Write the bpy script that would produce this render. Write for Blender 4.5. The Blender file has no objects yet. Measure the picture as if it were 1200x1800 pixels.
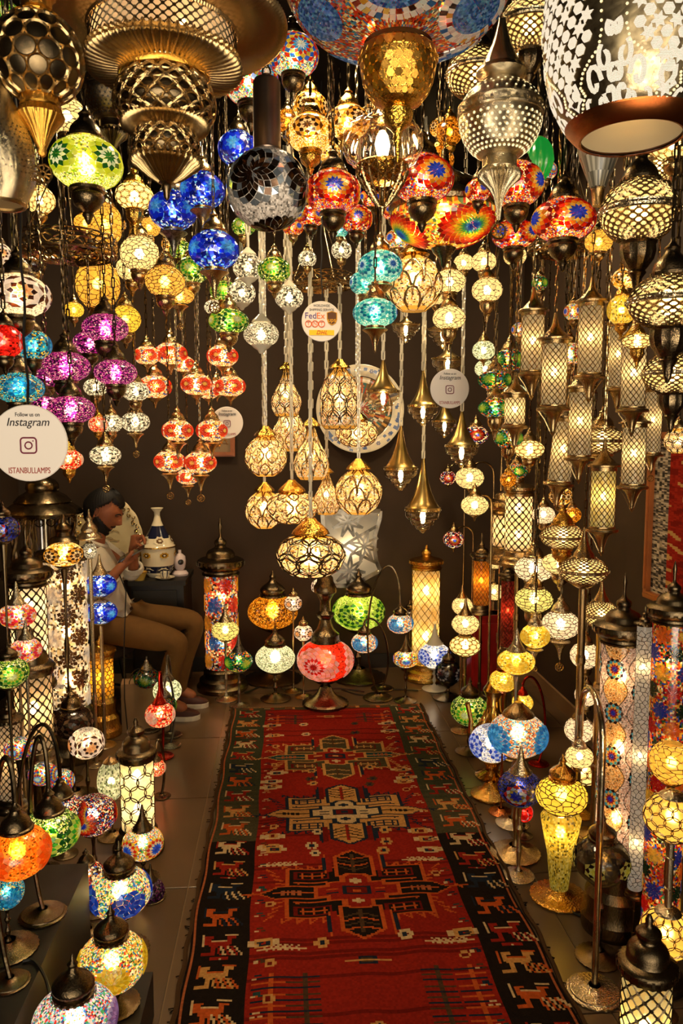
import bpy, math, random
from math import sin, cos, pi, sqrt, radians
from mathutils import Vector, Matrix

SC = bpy.context.scene
COL = SC.collection
rnd = random.Random(7)

# ---------------------------------------------------------------- camera
cam = bpy.data.objects.new('camera', bpy.data.cameras.new('camera'))
COL.objects.link(cam)
cam.location = (0, 0, 1.6)
cam.rotation_euler = (radians(90 - 5.584), 0, radians(-4.236))
cam.data.sensor_fit = 'VERTICAL'
cam.data.sensor_height = 36
cam.data.lens = 27
cam.data.clip_start = 0.02
SC.camera = cam
# ---------------------------------------------------------------- world, light, exposure
w = bpy.data.worlds.new('world'); SC.world = w; w.use_nodes = True
w.node_tree.nodes['Background'].inputs[0].default_value = (1.0, 0.78, 0.52, 1)
w.node_tree.nodes['Background'].inputs[1].default_value = 0.03


def area(name, loc, rot, size, power, col):
    l = bpy.data.lights.new(name, 'AREA'); l.size = size; l.energy = power; l.color = col
    o = bpy.data.objects.new(name, l); o.location = loc; o.rotation_euler = rot; COL.objects.link(o)
    return o


# unseen fill lights added behind the camera and under the ceiling
area('front_fill_uplight', (0.2, -2.0, 0.6), (radians(132), 0, 0), 2.6, 60, (1.0, 0.86, 0.66)).data.spread = radians(110)  # added uplight, brightens the overhead fixtures from the front
for px_, py_, pz_, e_ in ((-1.6, -1.5, 1.9, 9), (-.9, -1.9, 2.5, 9), (-.3, -2.2, 1.3, 7), (.35, -1.7, 2.7, 9), (.8, -2.1, 1.6, 8), (1.4, -1.6, 2.2, 9), (1.9, -2.0, 1.4, 7), (-1.2, -2.3, 1.1, 6)):
    l_ = bpy.data.lights.new('glint_light', 'POINT'); l_.energy = e_ * 1.9; l_.color = (1.0, .84, .6); l_.shadow_soft_size = .07  # point lights added to put glints on the metal
    o_ = bpy.data.objects.new('glint_light', l_); o_.location = (px_, py_, pz_); COL.objects.link(o_)
for sx, sy in ((-0.75, 3.9), (0.85, 3.9), (0.1, 2.6)):
    area('ceiling_fill', (sx, sy, 3.05), (0, 0, 0), 0.25, 16, (1.0, 0.74, 0.42))  # added fill from above, with no fixture of its own
vs = SC.view_settings
vs.view_transform = 'Standard'; vs.look = 'None'; vs.exposure = 0.7; vs.gamma = 1.0
vs.use_curve_mapping = False
cy = SC.cycles
cy.max_bounces = 6; cy.diffuse_bounces = 2; cy.glossy_bounces = 3
cy.transmission_bounces = 3; cy.transparent_max_bounces = 14
cy.sample_clamp_indirect = 4.0
cy.caustics_reflective = False; cy.caustics_refractive = False


# ---------------------------------------------------------------- colours and materials
def lin(c):
    if isinstance(c, str):
        c = [int(c[i:i + 2], 16) / 255 for i in (0, 2, 4)]
    return tuple(x / 12.92 if x <= 0.04045 else ((x + 0.055) / 1.055) ** 2.4 for x in c)


def _mat(name):
    m = bpy.data.materials.new(name); m.use_nodes = True
    nt = m.node_tree; nt.nodes.clear()
    out = nt.nodes.new('ShaderNodeOutputMaterial')
    return m, nt, out


def nd(nt, t, **kw):
    n = nt.nodes.new(t)
    for k, v in kw.items():
        if k in n.inputs:
            n.inputs[k].default_value = v
        else:
            setattr(n, k, v)
    return n


def metal(name, c, dark, rough=0.3, scale=40, bump=0.15):
    m, nt, out = _mat(name)
    p = nd(nt, 'ShaderNodeBsdfPrincipled', Metallic=1.0, Roughness=rough)
    tc = nd(nt, 'ShaderNodeTexCoord')
    n = nd(nt, 'ShaderNodeTexNoise', Scale=scale / 4, Detail=3.0)
    r = nd(nt, 'ShaderNodeValToRGB')
    r.color_ramp.elements[0].position = 0.3; r.color_ramp.elements[0].color = (*lin(dark), 1)
    r.color_ramp.elements[1].position = 0.62; r.color_ramp.elements[1].color = (*lin(c), 1)
    nt.links.new(tc.outputs['Object'], n.inputs['Vector'])
    nt.links.new(n.outputs['Fac'], r.inputs[0])
    nt.links.new(r.outputs[0], p.inputs['Base Color'])
    if bump:
        b = nd(nt, 'ShaderNodeBump', Strength=bump, Distance=0.02)
        nt.links.new(n.outputs['Fac'], b.inputs['Height'])
        nt.links.new(b.outputs[0], p.inputs['Normal'])
    nt.links.new(p.outputs[0], out.inputs[0])
    return m


def plain(name, c, rough=0.6, spec=0.4, noise=0.0, scale=20, bump=0.0, c2=None):
    m, nt, out = _mat(name)
    p = nd(nt, 'ShaderNodeBsdfPrincipled', Roughness=rough)
    p.inputs['Specular IOR Level'].default_value = spec
    p.inputs['Base Color'].default_value = (*lin(c), 1)
    if noise or bump:
        tc = nd(nt, 'ShaderNodeTexCoord')
        n = nd(nt, 'ShaderNodeTexNoise', Scale=scale, Detail=4.0)
        nt.links.new(tc.outputs['Object'], n.inputs['Vector'])
        if noise:
            r = nd(nt, 'ShaderNodeValToRGB')
            a = lin(c); b = lin(c2) if c2 else tuple(x * (1 - noise) for x in a)
            r.color_ramp.elements[0].position = 0.3; r.color_ramp.elements[0].color = (*b, 1)
            r.color_ramp.elements[1].position = 0.7; r.color_ramp.elements[1].color = (*a, 1)
            nt.links.new(n.outputs['Fac'], r.inputs[0]); nt.links.new(r.outputs[0], p.inputs['Base Color'])
        if bump:
            b = nd(nt, 'ShaderNodeBump', Strength=bump, Distance=0.02)
            nt.links.new(n.outputs['Fac'], b.inputs['Height']); nt.links.new(b.outputs[0], p.inputs['Normal'])
    nt.links.new(p.outputs[0], out.inputs[0])
    return m


def attr_paint(name, rough=0.6, spec=0.3, bump=0.0, scale=300):
    m, nt, out = _mat(name)
    p = nd(nt, 'ShaderNodeBsdfPrincipled', Roughness=rough)
    p.inputs['Specular IOR Level'].default_value = spec
    a = nd(nt, 'ShaderNodeAttribute', attribute_name='Col')
    nt.links.new(a.outputs['Color'], p.inputs['Base Color'])
    if bump:
        n = nd(nt, 'ShaderNodeTexNoise', Scale=scale, Detail=2.0)
        tc = nd(nt, 'ShaderNodeTexCoord')
        nt.links.new(tc.outputs['Object'], n.inputs['Vector'])
        b = nd(nt, 'ShaderNodeBump', Strength=bump, Distance=0.01)
        nt.links.new(n.outputs['Fac'], b.inputs['Height']); nt.links.new(b.outputs[0], p.inputs['Normal'])
    nt.links.new(p.outputs[0], out.inputs[0])
    return m


def lit_glass(name, emit=0.5, clear=0.16, gloss=0.1, soft=0.25):
    """Coloured glass of a lit shade: translucent, partly clear, glowing; Col gives the glass colour,
    the object's colour how brightly that lamp burns."""
    m, nt, out = _mat(name)
    a = nd(nt, 'ShaderNodeAttribute', attribute_name='Col')
    oi = nd(nt, 'ShaderNodeObjectInfo')
    mul = nd(nt, 'ShaderNodeMix', data_type='RGBA', blend_type='MULTIPLY')
    mul.inputs[0].default_value = 1.0
    nt.links.new(a.outputs['Color'], mul.inputs[6]); nt.links.new(oi.outputs['Color'], mul.inputs[7])
    tl = nd(nt, 'ShaderNodeBsdfTranslucent'); tp = nd(nt, 'ShaderNodeBsdfTransparent')
    em = nd(nt, 'ShaderNodeEmission', Strength=emit)
    gl = nd(nt, 'ShaderNodeBsdfGlossy', Roughness=0.18)
    df = nd(nt, 'ShaderNodeBsdfDiffuse')
    for s in (tl, tp, df):
        nt.links.new(a.outputs['Color'], s.inputs['Color'])
    nt.links.new(mul.outputs[2], em.inputs['Color'])
    m0 = nd(nt, 'ShaderNodeMixShader'); m0.inputs[0].default_value = 0.25
    nt.links.new(tl.outputs[0], m0.inputs[1]); nt.links.new(df.outputs[0], m0.inputs[2])
    rf = nd(nt, 'ShaderNodeBsdfRefraction', Roughness=0.42, IOR=1.22)
    nt.links.new(a.outputs['Color'], rf.inputs['Color'])
    mr = nd(nt, 'ShaderNodeMixShader'); mr.inputs[0].default_value = soft
    nt.links.new(m0.outputs[0], mr.inputs[1]); nt.links.new(rf.outputs[0], mr.inputs[2])
    m1 = nd(nt, 'ShaderNodeMixShader'); m1.inputs[0].default_value = clear
    nt.links.new(mr.outputs[0], m1.inputs[1]); nt.links.new(tp.outputs[0], m1.inputs[2])
    m2 = nd(nt, 'ShaderNodeMixShader'); m2.inputs[0].default_value = gloss
    nt.links.new(m1.outputs[0], m2.inputs[1]); nt.links.new(gl.outputs[0], m2.inputs[2])
    ad = nd(nt, 'ShaderNodeAddShader')
    nt.links.new(m2.outputs[0], ad.inputs[0]); nt.links.new(em.outputs[0], ad.inputs[1])
    nt.links.new(ad.outputs[0], out.inputs[0])
    m.cycles.emission_sampling = 'NONE'
    return m


def clear_glass(name, tint, rough=0.03, fac=0.14):
    m, nt, out = _mat(name)
    tp = nd(nt, 'ShaderNodeBsdfTransparent'); tp.inputs[0].default_value = (*lin(tint), 1)
    gl = nd(nt, 'ShaderNodeBsdfGlossy', Roughness=rough)
    lw = nd(nt, 'ShaderNodeLayerWeight', Blend=0.35)
    ma = nd(nt, 'ShaderNodeMath', operation='MULTIPLY_ADD'); ma.inputs[1].default_value = 0.75; ma.inputs[2].default_value = fac
    nt.links.new(lw.outputs['Facing'], ma.inputs[0])
    m1 = nd(nt, 'ShaderNodeMixShader')
    nt.links.new(ma.outputs[0], m1.inputs[0])
    nt.links.new(tp.outputs[0], m1.inputs[1]); nt.links.new(gl.outputs[0], m1.inputs[2])
    nt.links.new(m1.outputs[0], out.inputs[0])
    return m


def emitter(name, c, s):
    m, nt, out = _mat(name)
    em = nd(nt, 'ShaderNodeEmission', Strength=s); em.inputs[0].default_value = (*lin(c), 1)
    nt.links.new(em.outputs[0], out.inputs[0])
    return m


MT = {
    'bronze': metal('antique_bronze', '786850', '50442f', 0.26, 90, .12),
    'brass': metal('aged_brass', 'ccb080', '8c744a', 0.2, 90, .15),
    'gold': metal('polished_gold_brass', 'f6c460', 'c08a30', 0.16, 60, .25),
    'silver': metal('warm_silver', 'e6d8b8', 'a8946c', 0.18, 60, .25),
    'steel': metal('dark_steel', '8a8478', '3a362f', 0.3),
    'copper': metal('copper', 'c8743c', '5e2c12', 0.25),
    'redmetal': metal('red_enamel_metal', 'd0301c', '7c140c', 0.25),
    'black': plain('black_lacquer', '14100c', 0.35),
    'glass': lit_glass('mosaic_glass', 0.1, 0.09, 0.09, 0.38),
    'paper': lit_glass('lit_lining', 0.06, 0.05, 0.03, 0.3),
    'arab': lit_glass('gilded_glass', 0.14, 0.08, 0.12, 0.25),
    'clear': clear_glass('clear_glass', 'fff4e0'),
    'green_glass': lit_glass('green_blown_glass', 0.3, 0.35, 0.15),
    'bulb': emitter('warm_bulb', 'ffdda0', 44),
    'acrylic': plain('acrylic_chain', 'd8cfb8', 0.15, 0.8),
    'cable': plain('cable', '0c0a08', 0.5),
    'paint': attr_paint('painted', 0.5),
    'glaze': attr_paint('glazed_ceramic', 0.15, 0.6),
    'rug': attr_paint('wool', 0.95, 0.05, 0.5, 420),
    'card': plain('white_card', 'ece2d8', 0.6),
    'ink': plain('dark_print', '1c1418', 0.6),
}


# ---------------------------------------------------------------- mesh builder
class MB:
    def __init__(s):
        s.v = []; s.f = []; s.c = []

    def face(s, pts, col=(1, 1, 1)):
        b = len(s.v); s.v.extend(pts); s.f.append(tuple(range(b, b + len(pts)))); s.c.append(col)

    def lathe(s, prof, n=24, col=(1, 1, 1), flute=None, cx=0, cy=0, colf=None, jit=0.0, rg=None):
        b = len(s.v); m = len(prof)
        for j, (r, z) in enumerate(prof):
            if flute:
                q0, q1 = prof[max(j - 1, 0)], prof[min(j + 1, m - 1)]
                tr, tz = q1[0] - q0[0], q1[1] - q0[1]; tl = sqrt(tr * tr + tz * tz) or 1
                z_ = z
            for i in range(n):
                a = 2 * pi * i / n
                rr = r
                if flute:
                    d = r * flute[1] * cos(flute[0] * a)
                    rr = r + d * tz / tl; z = z_ - d * tr / tl
                if jit and 0 < j < m - 1:
                    a += (rg or rnd).uniform(-jit, jit) * 2 * pi / n
                    zz = z + (rg or rnd).uniform(-jit, jit) * (prof[j + 1][1] - z)
                else:
                    zz = z
                s.v.append((cx + rr * cos(a), cy + rr * sin(a), zz))
        for j in range(m - 1):
            for i in range(n):
                k = (i + 1) % n
                s.f.append((b + j * n + i, b + j * n + k, b + (j + 1) * n + k, b + (j + 1) * n + i))
                s.c.append(colf(i, j) if colf else col)
        return s

    def disc(s, r, z, n=24, col=(1, 1, 1), cx=0, cy=0):
        s.face([(cx + r * cos(2 * pi * i / n), cy + r * sin(2 * pi * i / n), z) for i in range(n)], col)
        return s

    def box(s, lo, hi, col=(1, 1, 1)):
        x0, y0, z0 = lo; x1, y1, z1 = hi
        p = [(x0, y0, z0), (x1, y0, z0), (x1, y1, z0), (x0, y1, z0), (x0, y0, z1), (x1, y0, z1), (x1, y1, z1), (x0, y1, z1)]
        b = len(s.v); s.v.extend(p)
        for q in ((0, 3, 2, 1), (4, 5, 6, 7), (0, 1, 5, 4), (1, 2, 6, 5), (2, 3, 7, 6), (3, 0, 4, 7)):
            s.f.append(tuple(b + i for i in q)); s.c.append(col)
        return s

    def tube(s, path, r, n=8, col=(1, 1, 1), closed=False, cap=True):
        P = [Vector(p) for p in path]; m = len(P); b = len(s.v)
        R = r if isinstance(r, (list, tuple)) else [r] * m
        up = None
        for i in range(m):
            t = (P[(i + 1) % m] - P[i - 1]) if closed else (P[min(i + 1, m - 1)] - P[max(i - 1, 0)])
            t.normalize()
            if up is None:
                up = Vector((0, 0, 1)) if abs(t.z) < 0.9 else Vector((1, 0, 0))
            x = up.cross(t)
            if x.length < 1e-6: x = t.orthogonal()
            x.normalize(); y = t.cross(x); up = y
            for k in range(n):
                a = 2 * pi * k / n
                s.v.append(tuple(P[i] + (x * cos(a) + y * sin(a)) * R[i]))
        for i in range(m if closed else m - 1):
            j = (i + 1) % m
            for k in range(n):
                l = (k + 1) % n
                s.f.append((b + i * n + k, b + i * n + l, b + j * n + l, b + j * n + k)); s.c.append(col)
        if cap and not closed:
            s.f.append(tuple(b + k for k in reversed(range(n)))); s.c.append(col)
            s.f.append(tuple(b + (m - 1) * n + k for k in range(n))); s.c.append(col)
        return s

    def tile(s, pts, nrm, h, col):
        """a small slab: outline pts, raised by h along nrm"""
        n = len(pts); b = len(s.v)
        N = Vector(nrm).normalized() * h
        s.v.extend(tuple(p) for p in pts)
        s.v.extend(tuple(Vector(p) + N) for p in pts)
        s.f.append(tuple(b + n + i for i in range(n))); s.c.append(col)
        for i in range(n):
            j = (i + 1) % n
            s.f.append((b + i, b + j, b + n + j, b + n + i)); s.c.append(col)

    def ribbon(s, S, path, wd, h, col=(1, 1, 1), closed=False):
        """a raised bar following the surface S along path [(angle, t)]"""
        pn = [S(a, t) for a, t in path]; m = len(pn); b = len(s.v)
        for i in range(m):
            p, nm = pn[i]
            q0 = pn[i - 1][0] if (closed or i > 0) else p
            q1 = pn[(i + 1) % m][0] if (closed or i < m - 1) else p
            t = q1 - q0
            if t.length < 1e-9: t = Vector((0, 0, 1))
            sd = t.cross(nm).normalized() * (wd / 2)
            s.v.extend((tuple(p - sd), tuple(p + nm * h), tuple(p + sd)))
        for i in range(m if closed else m - 1):
            j = (i + 1) % m
            for k in (0, 1):
                s.f.append((b + 3 * i + k, b + 3 * j + k, b + 3 * j + k + 1, b + 3 * i + k + 1)); s.c.append(col)

    def mesh(s, name, mat, smooth=True, angle=40):
        me = bpy.data.meshes.new(name)
        me.from_pydata(s.v, [], s.f)
        at = me.color_attributes.new('Col', 'FLOAT_COLOR', 'CORNER')
        buf = []
        for f, c in zip(s.f, s.c):
            buf.extend((*c[:3], 1.0) * len(f))
        at.data.foreach_set('color', buf)
        me.materials.append(MT[mat] if isinstance(mat, str) else mat)
        if smooth:
            me.polygons.foreach_set('use_smooth', [True] * len(me.polygons))
            me.set_sharp_from_angle(angle=radians(angle))
        me.update()
        return me


class Surf:
    """surface of revolution: S(angle, t) -> point, normal; t in 0..1 along the profile's length"""
    def __init__(s, prof):
        s.p = prof; d = [0]
        for i in range(1, len(prof)):
            d.append(d[-1] + sqrt((prof[i][0] - prof[i - 1][0]) ** 2 + (prof[i][1] - prof[i - 1][1]) ** 2))
        s.d = [x / d[-1] for x in d]; s.len = d[-1]

    def rz(s, t):
        t = min(max(t, 0), 1)
        for i in range(1, len(s.d)):
            if t <= s.d[i] + 1e-9:
                f = (t - s.d[i - 1]) / max(s.d[i] - s.d[i - 1], 1e-9)
                a, b = s.p[i - 1], s.p[i]
                return a[0] + (b[0] - a[0]) * f, a[1] + (b[1] - a[1]) * f, b[0] - a[0], b[1] - a[1]

    def __call__(s, a, t):
        r, z, dr, dz = s.rz(t); l = sqrt(dr * dr + dz * dz) or 1
        return Vector((r * cos(a), r * sin(a), z)), Vector((dz / l * cos(a), dz / l * sin(a), -dr / l))


def ell(b, n=14, f0=-1.13, f1=1.13, a=1.0):
    return [(a * cos(f0 + (f1 - f0) * i / n), b * sin(f0 + (f1 - f0) * i / n)) for i in range(n + 1)]


# ---- pierced, strapwork and crackle patterns laid on a surface of revolution
def pat_diamond(m, S, n, rows, wd, h, t0=0.0, t1=1.0, tw=None, knot=0):
    seg = rows * 2
    for sgn in (1, -1):
        for i in range(n):
            m.ribbon(S, [(2 * pi * i / n + sgn * pi * k / n, t0 + (t1 - t0) * k / seg) for k in range(seg + 1)], wd, h)
    if knot:
        for j in range(seg + 1):
            for i in range(n):
                a = 2 * pi * (i + (j % 2) / 2) / n; t = t0 + (t1 - t0) * j / seg
                r = S.rz(t)[0]
                if r > 0.05:
                    da = knot / r; dt = knot / S.len
                    m.ribbon(S, [(a + da * cos(k * pi / 2), t + dt * sin(k * pi / 2)) for k in range(4)], knot * 1.1, h, closed=True)


def pat_crackle(m, S, n, rows, wd, h, jit=0.3, t0=0.02, t1=0.98, rg=None):
    rg = rg or rnd
    st = (t1 - t0) / rows; dl = st * 0.2
    P = {}
    for j in range(rows + 1):
        for k in range(2 * n):
            up = 1 if (k + j) % 2 == 0 else -1
            P[j, k] = (pi * k / n + rg.uniform(-jit, jit) * pi / n * 1.2, t0 + st * j + up * dl + rg.uniform(-jit, jit) * st)
    for j in range(rows + 1):
        m.ribbon(S, [P[j, k] if k < 2 * n else (P[j, 0][0] + 2 * pi, P[j, 0][1]) for k in range(2 * n + 1)], wd, h)
        if j < rows:
            for k in range(2 * n):
                if (k + j) % 2 == 0:
                    m.ribbon(S, [P[j, k], P[j + 1, k]], wd, h)


def pat_circles(m, S, n, rows, wd, h, t0=0.0, t1=1.0, k=1.15, seg=14):
    st = (t1 - t0) / rows
    for j in range(rows):
        for i in range(n):
            a = 2 * pi * (i + (j % 2) / 2) / n; t = t0 + st * (j + 0.5)
            ra = pi / n * k; rt = st * 0.62 * k
            m.ribbon(S, [(a + ra * cos(2 * pi * q / seg), min(t1, max(t0, t + rt * sin(2 * pi * q / seg)))) for q in range(seg)], wd, h, closed=True)


def pat_scales(m, S, n, rows, wd, h, t0=0.05, t1=0.9):
    st = (t1 - t0) / rows
    for j in range(rows):
        for i in range(n):
            a = 2 * pi * (i + (j % 2) / 2) / n
            m.ribbon(S, [(a - pi / n * cos(pi * q / 8), t0 + st * j + st * 1.55 * sin(pi * q / 8)) for q in range(9)], wd, h)


def pat_leaf(m, S, n, rows, wd, h, t0=0.05, t1=0.95):
    st = (t1 - t0) / rows
    for j in range(rows):
        for i in range(n):
            a = 2 * pi * (i + (j % 2) / 2) / n; t = t0 + st * j
            for sg in (1, -1):
                m.ribbon(S, [(a + sg * pi / n * 0.85 * sin(pi * q / 8), t + st * q / 8) for q in range(9)], wd, h)
            m.ribbon(S, [(a, t + st * 0.1), (a, t + st * 0.8)], wd * 0.8, h)


# ---------------------------------------------------------------- mosaic
def dirv(th, ph):
    return Vector((cos(ph) * cos(th), cos(ph) * sin(th), sin(ph)))


def medallion(th, ph, rings, pet, rad, b, lift=0.012, h=0.02, shrink=0.9, twist=0.0):
    """kite tiles of one flower on an ellipsoid (1,1,b): yields (outline, normal, colour)"""
    c = dirv(th, ph); e1 = Vector((-sin(th), cos(th), 0)); e2 = c.cross(e1)
    def pt(rho, al):
        d = c * cos(rho) + (e1 * cos(al) + e2 * sin(al)) * sin(rho)
        return Vector((d.x, d.y, d.z * b)) * (1 + lift)
    n = len(rings); st = rad / n
    for k in range(n):
        for j in range(pet):
            al = 2 * pi * (j + (k % 2) / 2) / pet + twist
            r0, r1, r2 = st * max(k - 0.0, 0), st * (k + 1), st * (k + 2)
            if k == 0: r0 = 0.0
            else: r0 = st * k
            q = [pt(r0, al), pt(r1, al - pi / pet), pt(min(r2, rad * 1.12), al), pt(r1, al + pi / pet)]
            g = sum(q, Vector()) / 4
            q = [g + (x - g) * shrink for x in q]
            nm = Vector((g.x, g.y, g.z / (b * b))).normalized()
            yield q, nm, rings[k]


def pick(pal, rg):
    c = rg.choice(pal)
    k = rg.uniform(0.6, 1.1) if rg.random() > .12 else .18
    return tuple(x * k for x in c)


STY = {
    # palette of the small pieces, rings of the flowers, petals, flowers round, radius
    'red': ('c41e10 e8701a f2b32a 7a0f0a d83018 fff0c0 3a60c0', '2a5cf0 2450d8 f5e05a f2a020 d83010 8a1010', 12, 4, 0.72),
    'multi': ('fff4d8 f0d040 d83018 2a60d0 40b0e0 fff4d8 30a050', 'fffbe8 50b0f0 d83018 f0d040 2a60d0 d83018', 12, 4, 0.74),
    'blue': ('0e1ca0 1838d8 0a1270 1430c8 60b0f0 d8e8ff', '70d8ff 50b0ff 1a40e8 1434d0 0d1f90', 8, 4, 0.7),
    'green': ('1c5a20 6a9a20 d8e070 0c2a10 f0f0c0 387a28', 'fff8c0 f0e850 48b830 d8e060 145a20', 12, 4, 0.7),
    'deepgreen': ('0f3a1c 1c6a2c 0a2412 c8c040 d0401c 3060a0', 'e0f050 a0d840 20a040 0f5a24', 10, 4, 0.6),
    'lime': ('d8e030 e8ec70 ffffd8 f4f4b0 8ab828', '2a7a30 fffff0 1c5a28 d8e030 e8ec60', 10, 4, 0.62),
    'purple': ('7a1080 a8289a 2a0630 d860b8 f0c0d0 1a041c 4a0850 8a1890', '', 0, 0, 0),
    'poppy': ('f4c880 fff0d0 f0b050 fff0d0 2040a0 e86a20', 'f8d060 c02818 e83818 f04820 f05028', 10, 5, 0.55),
    'turq': ('50c8c8 a0e8e0 309aa0 e8fff8 60d0d8', '2a60b8 e8ffff 30b0b0 1a6890 c0f0e8 40b8c0', 12, 4, 0.75),
    'goldm': ('f2c04a fff0c0 e8a830 fff4d0 d89020', '4a2c0a fff0c0 3a2208 f2c04a 5a3408', 8, 4, 0.6),
    'orange': ('f07818 ff9a30 e86408 f88a20', 'ff9838 f08020 f07818 e86a10 f8a040', 12, 3, 0.62),
    'whitestar': ('f4e4d0 fff4e8 e8d0b8 f8ece0', 'f0a860 f0b878 3a1a0e fff0e0 fff4e8 4a2412', 8, 4, 0.72),
    'yellow': ('f0d040 f8e070 e0b020 fff0a0 f8d850', 'f8e060 f0d040 f8e878 e8c030', 14, 3, 0.55),
    'party': ('f0d040 e04020 3070d0 40a050 fff0d0 f0a030 a0c8e8', '2a50d0 3070e8 f0d8b0 d83818 f0d040', 12, 4, 0.6),
    'darkparty': ('2a1410 d83018 f0d8b0 2858c0 100808 5a1a10 fff0d0 1c1010', '2040c0 f0d040 e85a18 d02810 7a1010', 14, 3, 0.6),
    'skyblue': ('e0a060 f0e0c0 c85a30 60b0e0 f8f0dc d88840 3a90d0', '50b8f0 3098e0 58c0f4 2a80d0 40a8e8', 14, 3, 0.62),
    'navy': ('101c6a 0c1450 1a2c90 4a3a20 0a0c30', '1830b8 2038a0 c8a030 e0d8c0 d83018 0c1450', 8, 3, 0.62),
    'blackgold': ('1a140c 241a10 100c08 3a2c14', 'f0e050 f8f080 1a140c e8d060 100c08', 6, 5, 0.42),
    'blackstar': ('101418 1a2024 0c1012 28241c', '1c3038 203840 e8e0d0 0c1012', 10, 4, 0.55),
    'browns': ('4a2c18 6a4024 3a1e10 8a5a34', '8a5030 3a1a10 6a3420 2a140c c89868', 8, 4, 0.65),
    'bluewhite': ('e8f0ff c8d8ff fff4f0 6080d8 d8e4ff', '3050c0 e8f0ff 4060d0 c8d8ff 2a48b8', 10, 4, 0.6),
    'silverglass': ('f8f6ec d8d4c8 8a867a 2e2c26 fffef4 b0aca0 5a574c', '', 0, 0, 0),
    'frost': ('e0ecd4 f4fff0 b8c8a8 8a9a78 f0f8e8', '', 0, 0, 0),
    'amberbead': ('d89020 a05c0c f0b040 5a3004 c88018 80480a', '', 0, 0, 0),
    'teal': ('1878a8 20a0d0 1a4a80 40b8e0 e8c030 1a3050', '30b8f0 20a0e0 38c0f0 1880b8', 10, 3, 0.6),
    'pink': ('e04030 f07060 f4c8d0 e080b0 f0d040 60a0d8 fff0e8', 'f8d060 f4e0d0 e83830 d02850 f0a040', 9, 4, 0.62),
    'violet': ('c8a0d0 e8d0e8 3060c0 60c0e0 d83828 f0e0c8 40a060', '9a70a8 c098c8 a880b4 d0b0d8', 18, 3, 0.5),
    'redwhite': ('e83018 d82810 f04020 c82010', 'c01810 fff0d8 d83018 fff0d8 f8e0b0 fff4dc e8c890 fff0d8', 14, 3, 0.85),
    'redpetal': ('e01c14 c01410 f03020 a00c0a', 'a80c0c c81410 e82018 f0e0d8', 6, 3, 0.6),
    'ruby': ('e02818 f04030 b01810 f8a060 fff0d8', 'f8d8b0 f0f0d8 f0e8c0', 10, 3, 0.5),
    'greenmed': ('c8e060 a8d040 e0f088 7ab030 d8ec90', '1a4a18 c8e060 1c5a20 a8d040 205c20 c8e060', 12, 4, 0.7),
    'bluemix': ('f0d890 e8c860 d86030 40a0d8 2858c0 fff0d0 30a050 f8e8b0', '2450d0 1a38b0 3060e0 1c40c0', 8, 4, .56),
    'yellowmix': ('e8c050 f8e8b0 d84028 40a060 f0d860 3a78c0 fff4d8 c89830', 'f0d030 e8c428 f4dc48 e0b820 f0d030', 16, 4, .5),
    'limegreen': ('90c020 b8d830 60a018 d8e860 2a7018', '', 0, 0, 0),
}
_sty = {}


def style(k):
    if k not in _sty:
        p, r, pet, n, rad = STY[k]
        _sty[k] = ([lin(x) for x in p.split()], [lin(x) for x in r.split()], pet, n, rad)
    return _sty[k]


CRK = {  # lining colour, strap metal, pattern
    'crack_white': ('f6e2b4', 'bronze', 'crackle'), 'crack_lav': ('ecdcd0', 'bronze', 'crackle'),
    'crack_amber': ('e8b458', 'bronze', 'crackle'), 'crack_yellow': ('f0cc50', 'bronze', 'crackle'),
    'crack_green': ('d8d490', 'bronze', 'crackle'), 'crack_gold': ('ecbc54', 'brass', 'crackle'),
    'pierced': ('f8e2aa', 'brass', 'diamond'), 'pierced_fine': ('fff0b8', 'gold', 'circles'),
    'arab_scale': ('f4cc8a', 'brass', 'scales'), 'arab_leaf': ('f6d090', 'brass', 'leaf'),
    'arab_ring': ('f6d296', 'bronze', 'circles'), 'stargold': ('f0c060', 'brass', 'circles'),
}
_cache = {}


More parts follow.
